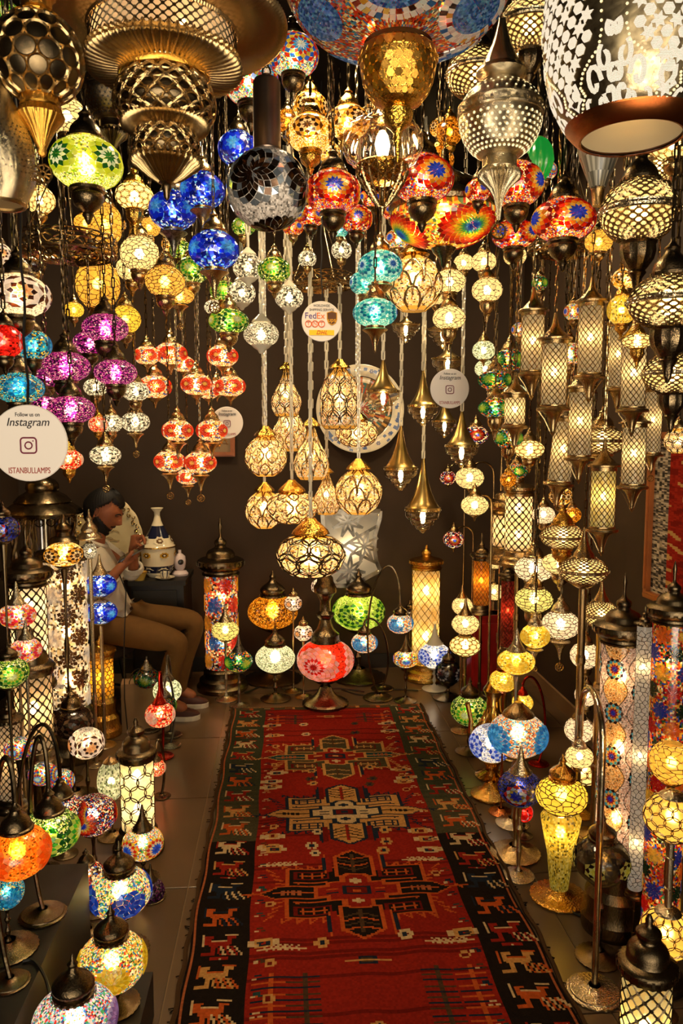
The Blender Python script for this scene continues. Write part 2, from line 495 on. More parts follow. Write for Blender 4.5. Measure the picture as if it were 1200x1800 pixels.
def globe_parts(sty, b, big=False, prof=None, split=False):
    """list of (part name, mesh, sub-part meshes) for a glass globe of radius 1"""
    key = (sty, round(b, 2), big, split, prof and tuple(prof))
    if key in _cache:
        return _cache[key]
    rg = random.Random(str(key))
    pr = prof or ell(b)
    S = Surf(pr)
    subs = []
    if sty in CRK:
        lc, mt, pt = CRK[sty]
        c0 = lin(lc)
        arab = sty.startswith('arab')
        ac = [lin(x) for x in ('f8c8a0', 'b8dce0', 'f0b0a0', '4a3018', 'd89848', 'c88a3c', '6a4a24', 'fff0d0')]
        def cf(i, j):
            k = rg.uniform(0.82, 1.06)
            if arab:
                if j > 42 or j < 4: return tuple(x * k for x in lin('e0a848'))
                q = rg.random()
                if q < 0.45: return rg.choice(ac)
            return tuple(x * k for x in c0)
        pts = [S.rz(i / 52)[:2] for i in range(53)] if arab else pr
        g = MB().lathe(pts, 96 if arab else 28, colf=cf, jit=0.25 if arab else 0, rg=rg)
        gm = g.mesh('globe', 'arab' if arab else 'paper')
        m = MB()
        hw = 0.028
        if pt == 'crackle':
            pat_crackle(m, S, 17 if big else 13, max(5, int((12 if big else 10) * min(1.3, S.len / 2.0))), 0.04, 0.022, 0.45, rg=rg)
        elif pt == 'diamond':
            pat_diamond(m, S, 20, 4, 0.06, 0.03, 0.02, 0.44, knot=0.045)
            pat_diamond(m, S, 20, 4, 0.06, 0.03, 0.56, 0.98, knot=0.045)
        elif pt == 'circles':
            pat_circles(m, S, 12 if sty != 'arab_ring' else 9, 6 if sty != 'arab_ring' else 4, 0.04 if sty != 'arab_ring' else 0.06, 0.025)
            if sty == 'arab_ring': pat_leaf(m, S, 9, 4, .04, .02)
        elif pt == 'scales':
            pat_scales(m, S, 8, 4, 0.085, 0.03); pat_scales(m, S, 8, 4, 0.03, 0.03, 0.0, 0.86)
        elif pt == 'leaf':
            pat_leaf(m, S, 9, 3, 0.07, 0.03); pat_circles(m, S, 9, 4, .035, .02, k=.6)
        subs.append(('strapwork', m.mesh('strapwork', mt), 'stuff'))
        if pt == 'diamond':
            bd = MB(); r, z = S.rz(0.5)[:2]; h = 0.13 * min(1, b)
            bd.lathe([(r + .01, z - h), (r + .045, z - h * .9), (r + .03, z - h * .5), (r + .06, z), (r + .03, z + h * .5), (r + .045, z + h * .9), (r + .01, z + h)], 40)
            for i in range(30):
                a = 2 * pi * i / 30; c = Vector(((r + .06) * cos(a), (r + .06) * sin(a), z))
                bd.tile([c + Vector((-sin(a) * .04 * cos(q * pi / 3), cos(a) * .04 * cos(q * pi / 3), .04 * sin(q * pi / 3))) for q in range(6)], (cos(a), sin(a), 0), .03, (1, 1, 1))
            subs.append(('belt', bd.mesh('belt', 'silver'), None))
    else:
        pal, rings, pet, nm_, rad = style(sty)
        nu, nv = (110, 44) if big else (54, 22)
        pts = [S.rz(i / nv)[:2] for i in range(nv + 1)]
        g = MB().lathe(pts, nu, colf=lambda i, j: pick(pal, rg), jit=0.32, rg=rg)
        gm = g.mesh('globe', 'glass')
        if pet:
            bb = b if prof is None else None
            for k in range(nm_):
                th = 2 * pi * k / nm_
                m = MB()
                for q, nm, c in medallion(th, 0.0, rings, pet, rad * (1 if bb is None or bb > .6 else .92), b):
                    kx = rg.uniform(0.8, 1.08); cc = tuple(x * kx for x in c)
                    if split:
                        t = MB(); t.tile(q, nm, 0.025, cc)
                        subs.append(('tile', t.mesh('tile', 'glass', False), None))
                    else:
                        m.tile(q, nm, 0.025, cc)
                if not split:
                    subs.append(('flower', m.mesh('flower', 'glass', False), 'stuff'))
    _cache[key] = (gm, subs)
    return _cache[key]


CEIL = 3.1


# ---------------------------------------------------------------- objects
def ob(name, me, parent=None, loc=(0, 0, 0), rot=(0, 0, 0), scale=(1, 1, 1)):
    o = bpy.data.objects.new(name, me); COL.objects.link(o)
    o.parent = parent; o.location = loc; o.rotation_euler = rot; o.scale = scale
    return o


def thing(name, label, cat, loc=(0, 0, 0), rz=0.0, sc=1.0, group=None):
    o = bpy.data.objects.new(name, None); COL.objects.link(o)
    o.empty_display_size = 0.05
    o.location = loc; o.rotation_euler = (0, 0, rz); o.scale = (sc, sc, sc)
    o['label'] = label; o['category'] = cat
    if group: o['group'] = group
    return o


def tag(o, label, cat, group=None, kind=None):
    o['label'] = label; o['category'] = cat
    if group: o['group'] = group
    if kind: o['kind'] = kind
    return o


_pm = {}


def cached(key, fn):
    if key not in _pm: _pm[key] = fn()
    return _pm[key]


def add_globe(par, sty, b, z=0.0, r=1.0, lit=1.0, big=False, prof=None, split=False, rz=0.0, bulb=True, name='globe'):
    gm, subs = globe_parts(sty, b, big, prof, split)
    g = ob(name, gm, par, (0, 0, z), (0, 0, rz), (r, r, r)); g.color = (lit, lit, lit, 1)
    for nme, me, kind in subs:
        s = ob(nme, me, g); s.color = (lit, lit, lit, 1)
        if kind: s['kind'] = kind
    if bulb and lit > 0.3:
        bm = cached('bulb', lambda: MB().lathe([(0.001, -0.2), (.14, -.15), (.2, 0), (.15, .14), (.06, .22), (0.001, .24)], 8).mesh('bulb', 'bulb'))
        zz = 0 if prof is None else sum(p[1] for p in prof) / len(prof)
        ob('bulb', bm, g, (0, 0, zz))
    return g


def cap_mesh(kind, mt):
    P = {
        'bell': [(.46, 0), (.52, .02), (.52, .1), (.47, .13), (.46, .2), (.42, .32), (.33, .44), (.22, .54), (.17, .62), (.17, .68), (.2, .71), (.12, .78), (.06, .86), (.05, .95), (0.002, .97)],
        'dome': [(.46, 0), (.5, .03), (.5, .1), (.44, .13), (.5, .24), (.5, .32), (.4, .44), (.25, .55), (.13, .66), (.1, .76), (.13, .82), (.06, .92), (.03, 1.05), (0.002, 1.08)],
        'cone': [(.44, 0), (.5, .04), (.44, .1), (.42, .2), (.3, .38), (.2, .6), (.12, .9), (.07, 1.2), (.05, 1.3), (0.002, 1.32)],
        'tall': [(.46, 0), (.5, .02), (.5, .3), (.44, .34), (.3, .5), (.22, .7), (.2, .85), (.3, .95), (.32, 1.05), (.2, 1.15), (.18, 1.5), (.3, 1.75), (.4, 1.82), (.42, 1.95), (.36, 2.1), (.3, 2.2), (.28, 2.35), (.15, 2.5), (.06, 2.6), (0.002, 2.62)],
        'acrylic': [(.3, 0), (.55, .05), (.5, .15), (.34, .3), (.2, .42), (.14, .5), (0.002, .52)],
    }[kind]
    m = MB().lathe(P, 28)
    if kind != 'acrylic':
        for i in range(20):
            a = 2 * pi * i / 20
            m.tile([Vector((.515 * cos(a + d) , .515 * sin(a + d), z)) for d, z in ((-.08, .03), (.08, .03), (.08, .09), (-.08, .09))], (cos(a), sin(a), 0), .02, (1, 1, 1))
    return m.mesh('cap', mt)


def fin_mesh(kind, mt):
    P = {
        'cup': [(.46, 0), (.5, -.03), (.5, -.12), (.43, -.16), (.46, -.24), (.46, -.34), (.38, -.52), (.24, -.64), (.14, -.72), (.17, -.78), (.12, -.86), (.07, -1.0), (0.002, -1.06)],
        'trumpet': [(.42, 0), (.4, -.1), (.56, -.16), (.6, -.2), (.54, -.25), (.36, -.36), (.22, -.55), (.13, -.8), (.08, -1.0), (.09, -1.06), (.04, -1.2), (0.002, -1.24)],
        'drop': [(.4, 0), (.46, -.05), (.4, -.12), (.3, -.2), (.16, -.3), (.1, -.42), (.06, -.62), (0.002, -.68)],
        'acrylic': [(.3, 0), (.58, .04), (.44, -.1), (.2, -.26), (.12, -.42), (0.002, -.46)],
        'vase': [(.46, 0), (.5, -.06), (.45, -.12), (.47, -.3), (.42, -.5), (.28, -.7), (.2, -.8), (.24, -.86), (.14, -1.0), (.1, -1.25), (.05, -1.4), (0.002, -1.45)],
    }[kind]
    m = MB().lathe(list(reversed(P)), 28, flute=(14, .03) if kind in ('vase', 'acrylic') else None)
    return m.mesh('finial', mt)


def charm_mesh():
    m = MB(); R = .22
    m.tube([(R * cos(i * pi / 7), 0, R * sin(i * pi / 7)) for i in range(14)], .03, 4, closed=True)
    m.tube([(.07 * cos(i * pi / 4), 0, .07 * sin(i * pi / 4)) for i in range(8)], .025, 4, closed=True)
    for i in range(9):
        a = 2 * pi * i / 9
        m.tube([(.08 * cos(a), 0, .08 * sin(a)), (.2 * cos(a), 0, .2 * sin(a))], .022, 4)
    m.tube([(0, 0, R), (0, 0, R + .2)], .012, 4)
    return m.mesh('charm', 'brass')


LINK = {'chain': (.034, .008, .0022, 'brass'), 'dark': (.034, .008, .0022, 'bronze'), 'acrylic': (.042, .013, .005, 'acrylic')}


def chain_mesh(kind, n):
    if kind == 'cable':
        return MB().tube([(.003 * sin(i * 1.7), .003 * cos(i * 2.3), i * .05) for i in range(n + 1)], .003, 5).mesh('cable', 'cable')
    L, wd, r, mt = LINK[kind]
    m = MB()
    for i in range(n):
        z0 = i * L; z1 = z0 + L * 1.18
        pts = [(-wd / 2, z0 + wd / 2), (0, z0), (wd / 2, z0 + wd / 2), (wd / 2, z1 - wd / 2), (0, z1), (-wd / 2, z1 - wd / 2)]
        m.tube([(x, 0, z) if i % 2 == 0 else (0, x, z) for x, z in pts], r, 4, closed=True)
    return m.mesh('chain', mt)




def add_chain(par, R, zlocal, kind='chain', top=CEIL):
    z0 = par.location.z + zlocal * R
    ln = top - z0
    if ln < 0.03: return
    step = .05 if kind == 'cable' else LINK[kind][0]
    n = max(2, round(ln / step / 4) * 4)
    me = cached(('chain', kind, n), lambda: chain_mesh(kind, n))
    k = 1 / R
    return ob('cable' if kind == 'cable' else 'chain', me, par, (0, 0, zlocal), (0, 0, 0.4), (k, k, k * ln / (n * step)))


def pendant(label, sty, x, y, z, R, b=.75, rz=0.0, lit=1.0, cap='bell', fin='cup', mt='bronze', chain='dark', big=False, split=False, charm=False, prof=None, group=None, top=CEIL):
    t = thing('pendant_lamp', label, 'pendant lamp', (x, y, z), rz, R, group or 'glass pendant lamps hung from the ceiling')
    add_globe(t, sty, b, lit=lit, big=big, split=split, prof=prof)
    zt = (b * .905) if prof is None else prof[-1][1]
    zb = (-b * .905) if prof is None else prof[0][1]
    hc = 0.0
    if cap:
        ob('cap', cached(('cap', cap, mt), lambda: cap_mesh(cap, mt)), t, (0, 0, zt - .02)); hc = {'bell': .95, 'dome': 1.05, 'cone': 1.3, 'acrylic': .5}[cap]
    if fin:
        ob('finial', cached(('fin', fin, mt), lambda: fin_mesh(fin, mt)), t, (0, 0, zb + .02))
        if charm:
            ob('charm', cached('charm', charm_mesh), t, (0, 0, zb - {'cup': 1.05, 'trumpet': 1.22, 'drop': .66, 'acrylic': .44, 'vase': 1.4}[fin] - .38), (0, 0, -rz))
    if chain: add_chain(t, R, zt + hc - .04, chain, top)
    return t


BASES = {
    'trumpet': [(0.002, 0), (.95, 0), (1, .03), (1, .1), (.93, .14), (.86, .16), (.6, .24), (.4, .36), (.25, .55)],
    'step': [(0.002, 0), (.95, 0), (1, .04), (1, .13), (.95, .17), (.9, .19), (.88, .26), (.7, .3), (.45, .36), (.3, .46), (.22, .56)],
    'bell': [(0.002, 0), (.9, 0), (.95, .04), (.95, .1), (.85, .14), (.72, .26), (.6, .45), (.52, .6), (.5, .7)],
}


def base_mesh(kind, mt, beads=24):
    m = MB().lathe(BASES[kind], 32)
    for i in range(beads):
        a = 2 * pi * i / beads
        m.tile([Vector((1.0 * cos(a + d), 1.0 * sin(a + d), z)) for d, z in ((-.06, .04), (.06, .04), (.06, .1), (-.06, .1))], (cos(a), sin(a), 0), .025, (1, 1, 1))
    return m.mesh('base', mt)


def stem_mesh(mt, kind='baluster'):
    P = {'baluster': [(.9, 0), (.5, .06), (.45, .12), (.8, .22), (.9, .3), (.5, .42), (.42, .5), (.9, .58), (1, .62), (.6, .68), (.5, .8), (.8, .92), (1.6, 1)],
         'pole': [(1, 0), (1, .3), (1.3, .31), (1.3, .33), (1, .34), (1, .7), (1.3, .71), (1.3, .73), (1, .74), (1, 1)]}[kind]
    return MB().lathe(P, 16).mesh('stem', mt)


def table_lamp(label, sty, x, y, z0, zc, R, b=.7, rz=0.0, lit=1.0, mt='bronze', cap='dome', base='trumpet', br=None, big=False, split=False, stem='baluster', sr=None, group=None, prof=None, cat='table lamp', name='table_lamp', bh=None, glass_stem=0):
    """stands at (x, y, z0); globe centre at height zc"""
    t = thing(name, label, cat, (x, y, z0), rz, 1.0, group or 'glass lamps standing on the floor')
    br = br or R * .75
    bh = bh or .7
    bm = cached(('base', base, mt), lambda: base_mesh(base, mt))
    ob('base', bm, t, (0, 0, 0), (0, 0, 0), (br, br, br * bh))
    zb = zc - z0 - (b * .905 if prof is None else -prof[0][1]) * R
    top0 = br * bh * .52
    sr = sr or max(.008, R * .14)
    if zb > top0:
        sm = cached(('stem', mt, stem), lambda: stem_mesh(mt, stem))
        ob('stem', sm, t, (0, 0, top0), (0, 0, 0), (sr, sr, zb - top0))
    if glass_stem:
        rg = random.Random(2); pal = [lin(c) for c in ('f0d050', 'e8c840', 'f8e070', 'd8b030')]
        h = zb - top0
        o = ob('glass_trumpet', MB().lathe([Surf([(.35 * R, top0), (.4 * R, top0 + .15 * h), (.5 * R, top0 + .45 * h), (.72 * R, top0 + .8 * h), (.78 * R, top0 + .92 * h), (.6 * R, zb)]).rz(q / 40)[:2] for q in range(41)], 60, colf=lambda i, j: pick(pal, rg)).mesh('glass_trumpet', 'glass'), t); o.color = (1, 1, 1, 1)
        ob('bulb', _pm['bulb2'], t, (0, 0, top0 + .75 * h), (0, 0, 0), (R * .7,) * 3)
    cm = cached(('collar', mt), lambda: MB().lathe([(.15, -.22), (.3, -.16), (.46, -.06), (.5, 0), (.46, .05)], 24).mesh('collar', mt))
    ob('collar', cm, t, (0, 0, zb), (0, 0, 0), (R, R, R))
    add_globe(t, sty, b, z=zc - z0, r=R, lit=lit, big=big, split=split, prof=prof)
    if cap:
        zt = zc - z0 + (b * .905 if prof is None else prof[-1][1]) * R
        ob('cap', cached(('cap', cap, mt), lambda: cap_mesh(cap, mt)), t, (0, 0, zt - .02 * R), (0, 0, 0), (R, R, R))
    return t


def swan_lamp(label, sty, x, y, z0, gx, gy, gz, R, top, b=.7, lit=1.0, mt='bronze', br=None, rz=0.0, big=False, cap='bell', bow=.35, group=None, split=False, neck='gooseneck', r=.006, fin='drop'):
    """a curved neck rising from the base at (x, y, z0), the shade hanging at (gx, gy, gz); top = height of the arc"""
    t = thing('swan_neck_lamp', label, 'table lamp', (x, y, z0), 0, 1.0, group or 'swan neck lamps with hanging shades')
    br = br or R * .8
    ob('base', cached(('base', 'step', mt), lambda: base_mesh('step', mt)), t, (0, 0, 0), (0, 0, 0), (br, br, br * .6))
    g = Vector((gx - x, gy - y, 0)); H = top - z0; hz = gz - z0 + R * (b * .9 + .9)
    A = Vector((0, 0, br * .3))
    pts = []
    c1 = Vector((-g.x * bow * 2.2, -g.y * bow * 2.2, H * .45)); c2 = Vector((-g.x * .1, -g.y * .1, H * 1.25)); E = Vector((g.x, g.y, max(hz, 0.02)))
    c3 = Vector((g.x * .98, g.y * .98, H * 1.1))
    for i in range(23):
        u = i / 22
        pts.append(A * (1 - u) ** 4 + c1 * 4 * u * (1 - u) ** 3 + c2 * 6 * u * u * (1 - u) ** 2 + c3 * 4 * u ** 3 * (1 - u) + E * u ** 4)
    ob('neck', MB().tube(pts, r, 8).mesh('neck', mt), t)
    gm, subs = globe_parts(sty, b, big, None, split)
    o = ob('globe', gm, t, (g.x, g.y, gz - z0), (0, 0, rz), (R, R, R)); o.color = (lit, lit, lit, 1)
    for nme, me, kind in subs:
        s = ob(nme, me, o); s.color = (lit, lit, lit, 1)
        if kind: s['kind'] = kind
    if lit > .3:
        ob('bulb', _pm['bulb'], o)
    ob('cap', cached(('cap', cap, mt), lambda: cap_mesh(cap, mt)), t, (g.x, g.y, gz - z0 + (b * .905 - .02) * R), (0, 0, rz), (R, R, R))
    ob('finial', cached(('fin', fin, mt), lambda: fin_mesh(fin, mt)), t, (g.x, g.y, gz - z0 - (b * .905 - .02) * R), (0, 0, 0), (R * .7, R * .7, R * .4))
    return t


# ---------------------------------------------------------------- cylinder shades
TUBES = {  # lining colours, pattern, strap metal
    'lattice': ('e8d4a8 f2dfb4', 'lattice', 'brass'), 'lattice_gold': ('f6e08a fbeaa8', 'lattice', 'brass'),
    'quatre': ('f6d4a4 fae0b8', 'quatre', 'bronze'), 'quatre_white': ('fae4c4 fcecd4', 'quatre', 'bronze'),
    'amber_net': ('fbd284 fde0a0', 'net', 'gold'), 'honey': ('f0a820 f8c040', 'honey', 'gold'),
    'circles': ('f6e0b0 fae8c0', 'circles', 'bronze'), 'front': ('ffe49a fff0b8', 'quatre', 'bronze'),
    'starcell': ('f0e4cc fff4e0', 'crackle', 'bronze'), 'amber_lantern': ('d8781c f09a28', 'net', 'bronze'),
    'ruby_lantern': ('8a2014 c03020', 'net', 'bronze'), 'crackcyl': ('fff0c8 fff6dc', 'crackle', 'bronze'),
    'whitemosaic': ('fff0dc f4dcc0 3a2614 fff8ec e8c890 6a4a2a fff4e4 e0c8a0', None, None),
    'redmosaic': ('c82818 f0b030 e85a18 2a50b0 f0d8a0 7a1410 f08a28 3a7040', None, None),
    'gardenmosaic': ('e8a860 d83020 3a6ab0 c8b890 7a3414 f0e0c0 402410 e05a28', None, None),
    'towermosaic': ('f0d0b0 e8b890 f4dcc8 d89a6a f8e4d4 c88a60', None, None),
}


def tube_parts(sty, ratio):
    """cylinder radius 1, height ratio, from z = 0"""
    key = ('tube', sty, round(ratio, 1))
    if key in _cache: return _cache[key]
    rg = random.Random(str(key))
    pal, pt, mt = TUBES[sty]; pal = [lin(x) for x in pal.split()]
    H = ratio; S = Surf([(1, 0), (1, H)])
    subs = []
    if pt:
        nv = max(6, int(H * 4))
        g = MB().lathe([(.97, H * i / nv) for i in range(nv + 1)], 24, colf=lambda i, j: pal[0] if rg.random() < .5 else pal[1])
        gm = g.mesh('shade', 'paper')
        m = MB()
        if pt == 'lattice': pat_diamond(m, S, 14, max(2, round(H * 14 / 6.283 / 1.25)), .075, .03, knot=.05)
        elif pt == 'quatre': pat_diamond(m, S, 12, max(2, round(H * 12 / 6.283 / 1.15)), .085, .03, knot=.07)
        elif pt == 'net': pat_diamond(m, S, 12, max(2, round(H * 12 / 6.283 / 1.3)), .05, .025)
        elif pt == 'honey': pat_crackle(m, S, 16, max(4, round(H * 16 / 6.283 * 1.15)), .09, .03, jit=.02, t0=0, t1=1)
        elif pt == 'circles': pat_circles(m, S, 7, max(2, round(H * 7 / 6.283 * 1.2)), .07, .03)
        elif pt == 'crackle': pat_crackle(m, S, 8, max(4, round(H * 8 / 6.283 * 1.3)), .09, .03, rg=rg)
        subs.append(('lattice', m.mesh('lattice', mt), 'stuff'))
    else:
        nu = 60 if sty != 'towermosaic' else 120; nv = max(10, int(H * nu / 6.283))
        if sty == 'towermosaic':
            og = [lin(c) for c in ('e8a858', 'f4cc90', 'd88c48', 'f0b870')]; pk = [lin(c) for c in ('d8c0b0', 'c8a090', 'ecdcd0', 'b89080', 'e0b8a0')]
            def cfm(i, j):
                a = 2 * pi * i / nu; q = j / nv
                for c in (0, 2):
                    d = abs((a + pi / 2 + .75 - c * 2 * pi / 5 + pi) % (2 * pi) - pi)
                    if d < .36 - .26 * cos(2 * pi * (q * 5 + .5 + (c % 2) * .5)): return pick(og, rg)
                return pick(pk, rg)
        else:
            cfm = lambda i, j: pick(pal, rg)
        g = MB().lathe([(.98, H * i / nv) for i in range(nv + 1)], nu, colf=cfm, jit=.32, rg=rg)
        gm = g.mesh('shade', 'glass')
        if sty in ('gardenmosaic', 'redmosaic', 'whitemosaic'):
            cols = {'gardenmosaic': 'f0b028 e83020 3a70b8 a8c838 e83828 e8a030', 'redmosaic': 'c82018 2a3a90 e87020 183018 f0c040', 'whitemosaic': 'fff4e0 4a2c14 f8e8d0'}[sty].split()
            m = MB(); q = 0
            for j in range(max(2, int(H / 1.0))):
                for i in range(5):
                    a0 = 2 * pi * (i + (j % 2) / 2) / 5; z0 = (j + .5) * H / max(2, int(H / 1.0)); cc = lin(cols[q % len(cols)]); q += 2 if i else 1
                    for kk in range(3):
                        for p in range(9):
                            al = 2 * pi * (p + kk / 2) / 9; r0 = .13 * kk; r1 = r0 + .14
                            pp = [S(a0 + r * cos(al + d), (z0 + r * sin(al + d)) / H) for r, d in ((r0, 0), (r1, -.3), (r1 + .1, 0), (r1, .3))]
                            kx = rg.uniform(.75, 1.1)
                            m.tile([x[0] + x[1] * .01 for x in pp], pp[2][1], .02, tuple(x * kx for x in cc))
            subs.append(('flower', m.mesh('flower', 'glass', False), 'stuff'))
    _cache[key] = (gm, subs)
    return _cache[key]


def add_tube(par, sty, r, h, z, lit=1.0, rz=0.0, bulbs=1):
    gm, subs = tube_parts(sty, h / r)
    kz = (h / r) / round(h / r, 1) if round(h / r, 1) else 1
    g = ob('shade', gm, par, (0, 0, z), (0, 0, rz), (r, r, r)); g.color = (lit, lit, lit, 1)
    for nme, me, kind in subs:
        s = ob(nme, me, g); s.color = (lit, lit, lit, 1)
        if kind: s['kind'] = kind
    bm = cached('bulb2', lambda: MB().lathe([(0.001, -.35), (.14, -.25), (.2, 0), (.15, .2), (.06, .34), (0.001, .36)], 8).mesh('bulb', 'bulb'))
    if lit > .3:
        for i in range(bulbs):
            ob('bulb', bm, g, (0, 0, h / r * (i + .55) / bulbs))
    return g


def hanging_lantern(label, sty, x, y, z0, z1, R, lit=1.0, mt='brass', tilt=0.0, fin=True, charm=False, chain='chain', group='lattice cylinder lanterns hung along the wall', top=CEIL):
    """cylinder lantern: shade from z0 to z1"""
    t = thing('hanging_lantern', label, 'hanging lantern', (x, y, z0), rnd.uniform(0, 6), 1.0, group)
    H = z1 - z0
    add_tube(t, sty, R, H, 0, lit)
    rb = cached(('lring', mt), lambda: MB().lathe([(.9, -.5), (1.28, -.46), (1.34, -.36), (1.3, -.22), (1.1, -.16), (1.04, -.1), (1.04, 0), (1.0, .02)], 28, flute=(28, .012)).mesh('ring', mt))
    ob('bottom_ring', rb, t, (0, 0, 0), (0, 0, 0), (R, R, R))
    tc = cached(('lcap', mt), lambda: MB().lathe([(1.0, 0), (1.06, .02), (1.06, .3), (1.12, .32), (1.34, .38), (1.36, .5), (1.25, .58), (1.0, .66), (.8, .9), (.55, 1.15), (.35, 1.4), (.25, 1.7), (.16, 2.2), (.12, 2.5), (0.002, 2.52)], 28, flute=(28, .012)).mesh('cap', mt))
    ob('cap', tc, t, (0, 0, H), (0, 0, 0), (R, R, R))
    if fin:
        fm = cached(('lfin', mt), lambda: MB().lathe(list(reversed([(.95, -.48), (.9, -.52), (.6, -.8), (.4, -1.2), (.26, -1.7), (.18, -2.1), (.22, -2.2), (.1, -2.4), (0.002, -2.6)])), 20).mesh('finial', mt))
        ob('finial', fm, t, (0, 0, 0), (0, 0, 0), (R, R, R))
        ar = cached(('larm', mt), lambda: _lantern_arms(mt))
        ob('scroll_arms', ar, t, (0, 0, 0), (0, 0, 0), (R, R, R))
        if charm: ob('charm', cached('charm', charm_mesh), t, (0, 0, -R * 3.1), (0, 0, 0), (R * 1.6,) * 3)
    if chain:
        t.scale = (1, 1, 1)
        add_chain(t, 1.0, H + R * 2.45, chain, top)
    if tilt: t.rotation_euler = (0, tilt, 0)
    return t


def _lantern_arms(mt):
    m = MB()
    for i in range(3):
        a = 2 * pi * i / 3
        m.tube([(r * cos(a), r * sin(a), z) for r, z in ((1.15, -.45), (1.0, -.7), (.7, -1.1), (.45, -1.6), (.22, -2.1))], .05, 5)
    return m.mesh('scroll_arms', mt)


def dome_mesh(kind, mt):
    P = {
        'onion': [(1.0, 0), (1.1, .02), (1.12, .12), (1.04, .16), (1.02, .28), (1.12, .34), (1.34, .52), (1.42, .72), (1.36, .9), (1.15, 1.02), (.9, 1.08), (.86, 1.14), (.84, 1.3), (.72, 1.48), (.5, 1.6), (.34, 1.68), (.3, 1.8), (.36, 1.92), (.34, 2.06), (.2, 2.18), (.1, 2.3), (.07, 2.6), (.09, 2.75), (.12, 3.0), (.06, 3.3), (0.002, 3.5)],
        'flat': [(1.0, 0), (1.08, .02), (1.08, .16), (1.35, .22), (1.4, .34), (1.3, .44), (1.0, .55), (.75, .62), (.7, .72), (.72, .95), (.6, 1.1), (.35, 1.22), (.3, 1.4), (.38, 1.55), (.3, 1.75), (.14, 1.85), (.1, 2.2), (0.002, 2.3)],
        'lantern': [(1.0, 0), (1.06, .02), (1.12, .16), (1.18, .3), (1.2, .42), (1.14, .54), (1.0, .62), (.86, .68), (.82, .78), (.82, 1.0), (.74, 1.2), (.56, 1.38), (.42, 1.46), (.4, 1.54), (.5, 1.68), (.5, 1.84), (.36, 1.98), (.2, 2.06), (.14, 2.2), (.16, 2.34), (.08, 2.55), (0.002, 2.62)],
        'gold': [(1.0, 0), (1.08, .03), (1.1, .2), (1.0, .26), (1.02, .36), (1.2, .46), (1.22, .66), (1.0, .78), (.72, .86), (.4, .95), (.3, 1.05), (.36, 1.2), (.28, 1.38), (.12, 1.5), (.08, 1.75), (0.002, 1.8)],
    }[kind]
    m = MB().lathe(P, 48, flute=(24, .018))
    z, r = (.72, 1.43) if kind == 'onion' else ((.33, 1.4) if kind == 'flat' else ((.36, 1.2) if kind == 'lantern' else (.56, 1.22)))
    for i in range(24):
        a = 2 * pi * i / 24
        m.tile([Vector((r * cos(a + d), r * sin(a + d), zz)) for d, zz in ((-.05, z - .12), (.05, z - .12), (.05, z + .12), (-.05, z + .12))], (cos(a), sin(a), 0), .02, (1, 1, 1))
    return m.mesh('dome', mt)


TB = [(0.002, 0), (1.5, 0), (1.55, .05), (1.55, .16), (1.45, .22), (1.4, .3), (1.38, .42), (1.25, .48), (1.15, .52), (1.12, .7), (1.15, .78), (1.04, .84), (1.0, .9)]


def tower_lamp(label, sty, x, y, z0, zs0, zs1, R, lit=1.0, mt='bronze', dome='onion', rz=0.0, bulbs=2, cat='floor lamp', name='tower_lamp', group='cylinder lamps standing on the floor', bs=None, tiles=0):
    """standing cylinder lamp: shade between heights zs0 and zs1"""
    t = thing(name, label, cat, (x, y, z0), rz, 1.0, group)
    bm = cached(('tb', mt), lambda: MB().lathe(TB, 40, flute=(40, .01)).mesh('base', mt))
    hb = zs0 - z0
    if hb > 4 * R:                                        # raised on a pole
        ob('base', cached(('base', 'step', mt), lambda: base_mesh('step', mt)), t, (0, 0, 0), (0, 0, 0), (R * 1.1, R * 1.1, R))
        ob('pole', cached(('stem', mt, 'pole'), lambda: stem_mesh(mt, 'pole')), t, (0, 0, R * .5), (0, 0, 0), (R * .2, R * .2, hb - R * 1.6))
        ob('holder', bm, t, (0, 0, hb - R * 1.2), (0, 0, 0), (R * .9, R * .9, R * 1.2 / .88))
    else:
        ob('base', bm, t, (0, 0, 0), (0, 0, 0), (R * (bs or 1), R * (bs or 1), hb / .88))
    sh = add_tube(t, sty, R, zs1 - zs0, zs0 - z0, lit, bulbs=bulbs)
    if tiles: tower_flowers(sh, (zs1 - zs0) / R)
    ob('dome', cached(('dome', dome, mt), lambda: dome_mesh(dome, mt)), t, (0, 0, zs1 - z0), (0, 0, 0), (R, R, R))
    return t


cached('bulb', lambda: MB().lathe([(0.001, -0.2), (.14, -.15), (.2, 0), (.15, .14), (.06, .22), (0.001, .24)], 8).mesh('bulb', 'bulb'))
cached('bulb2', lambda: MB().lathe([(0.001, -.35), (.14, -.25), (.2, 0), (.15, .2), (.06, .34), (0.001, .36)], 8).mesh('bulb', 'bulb'))
cached('charm', charm_mesh)


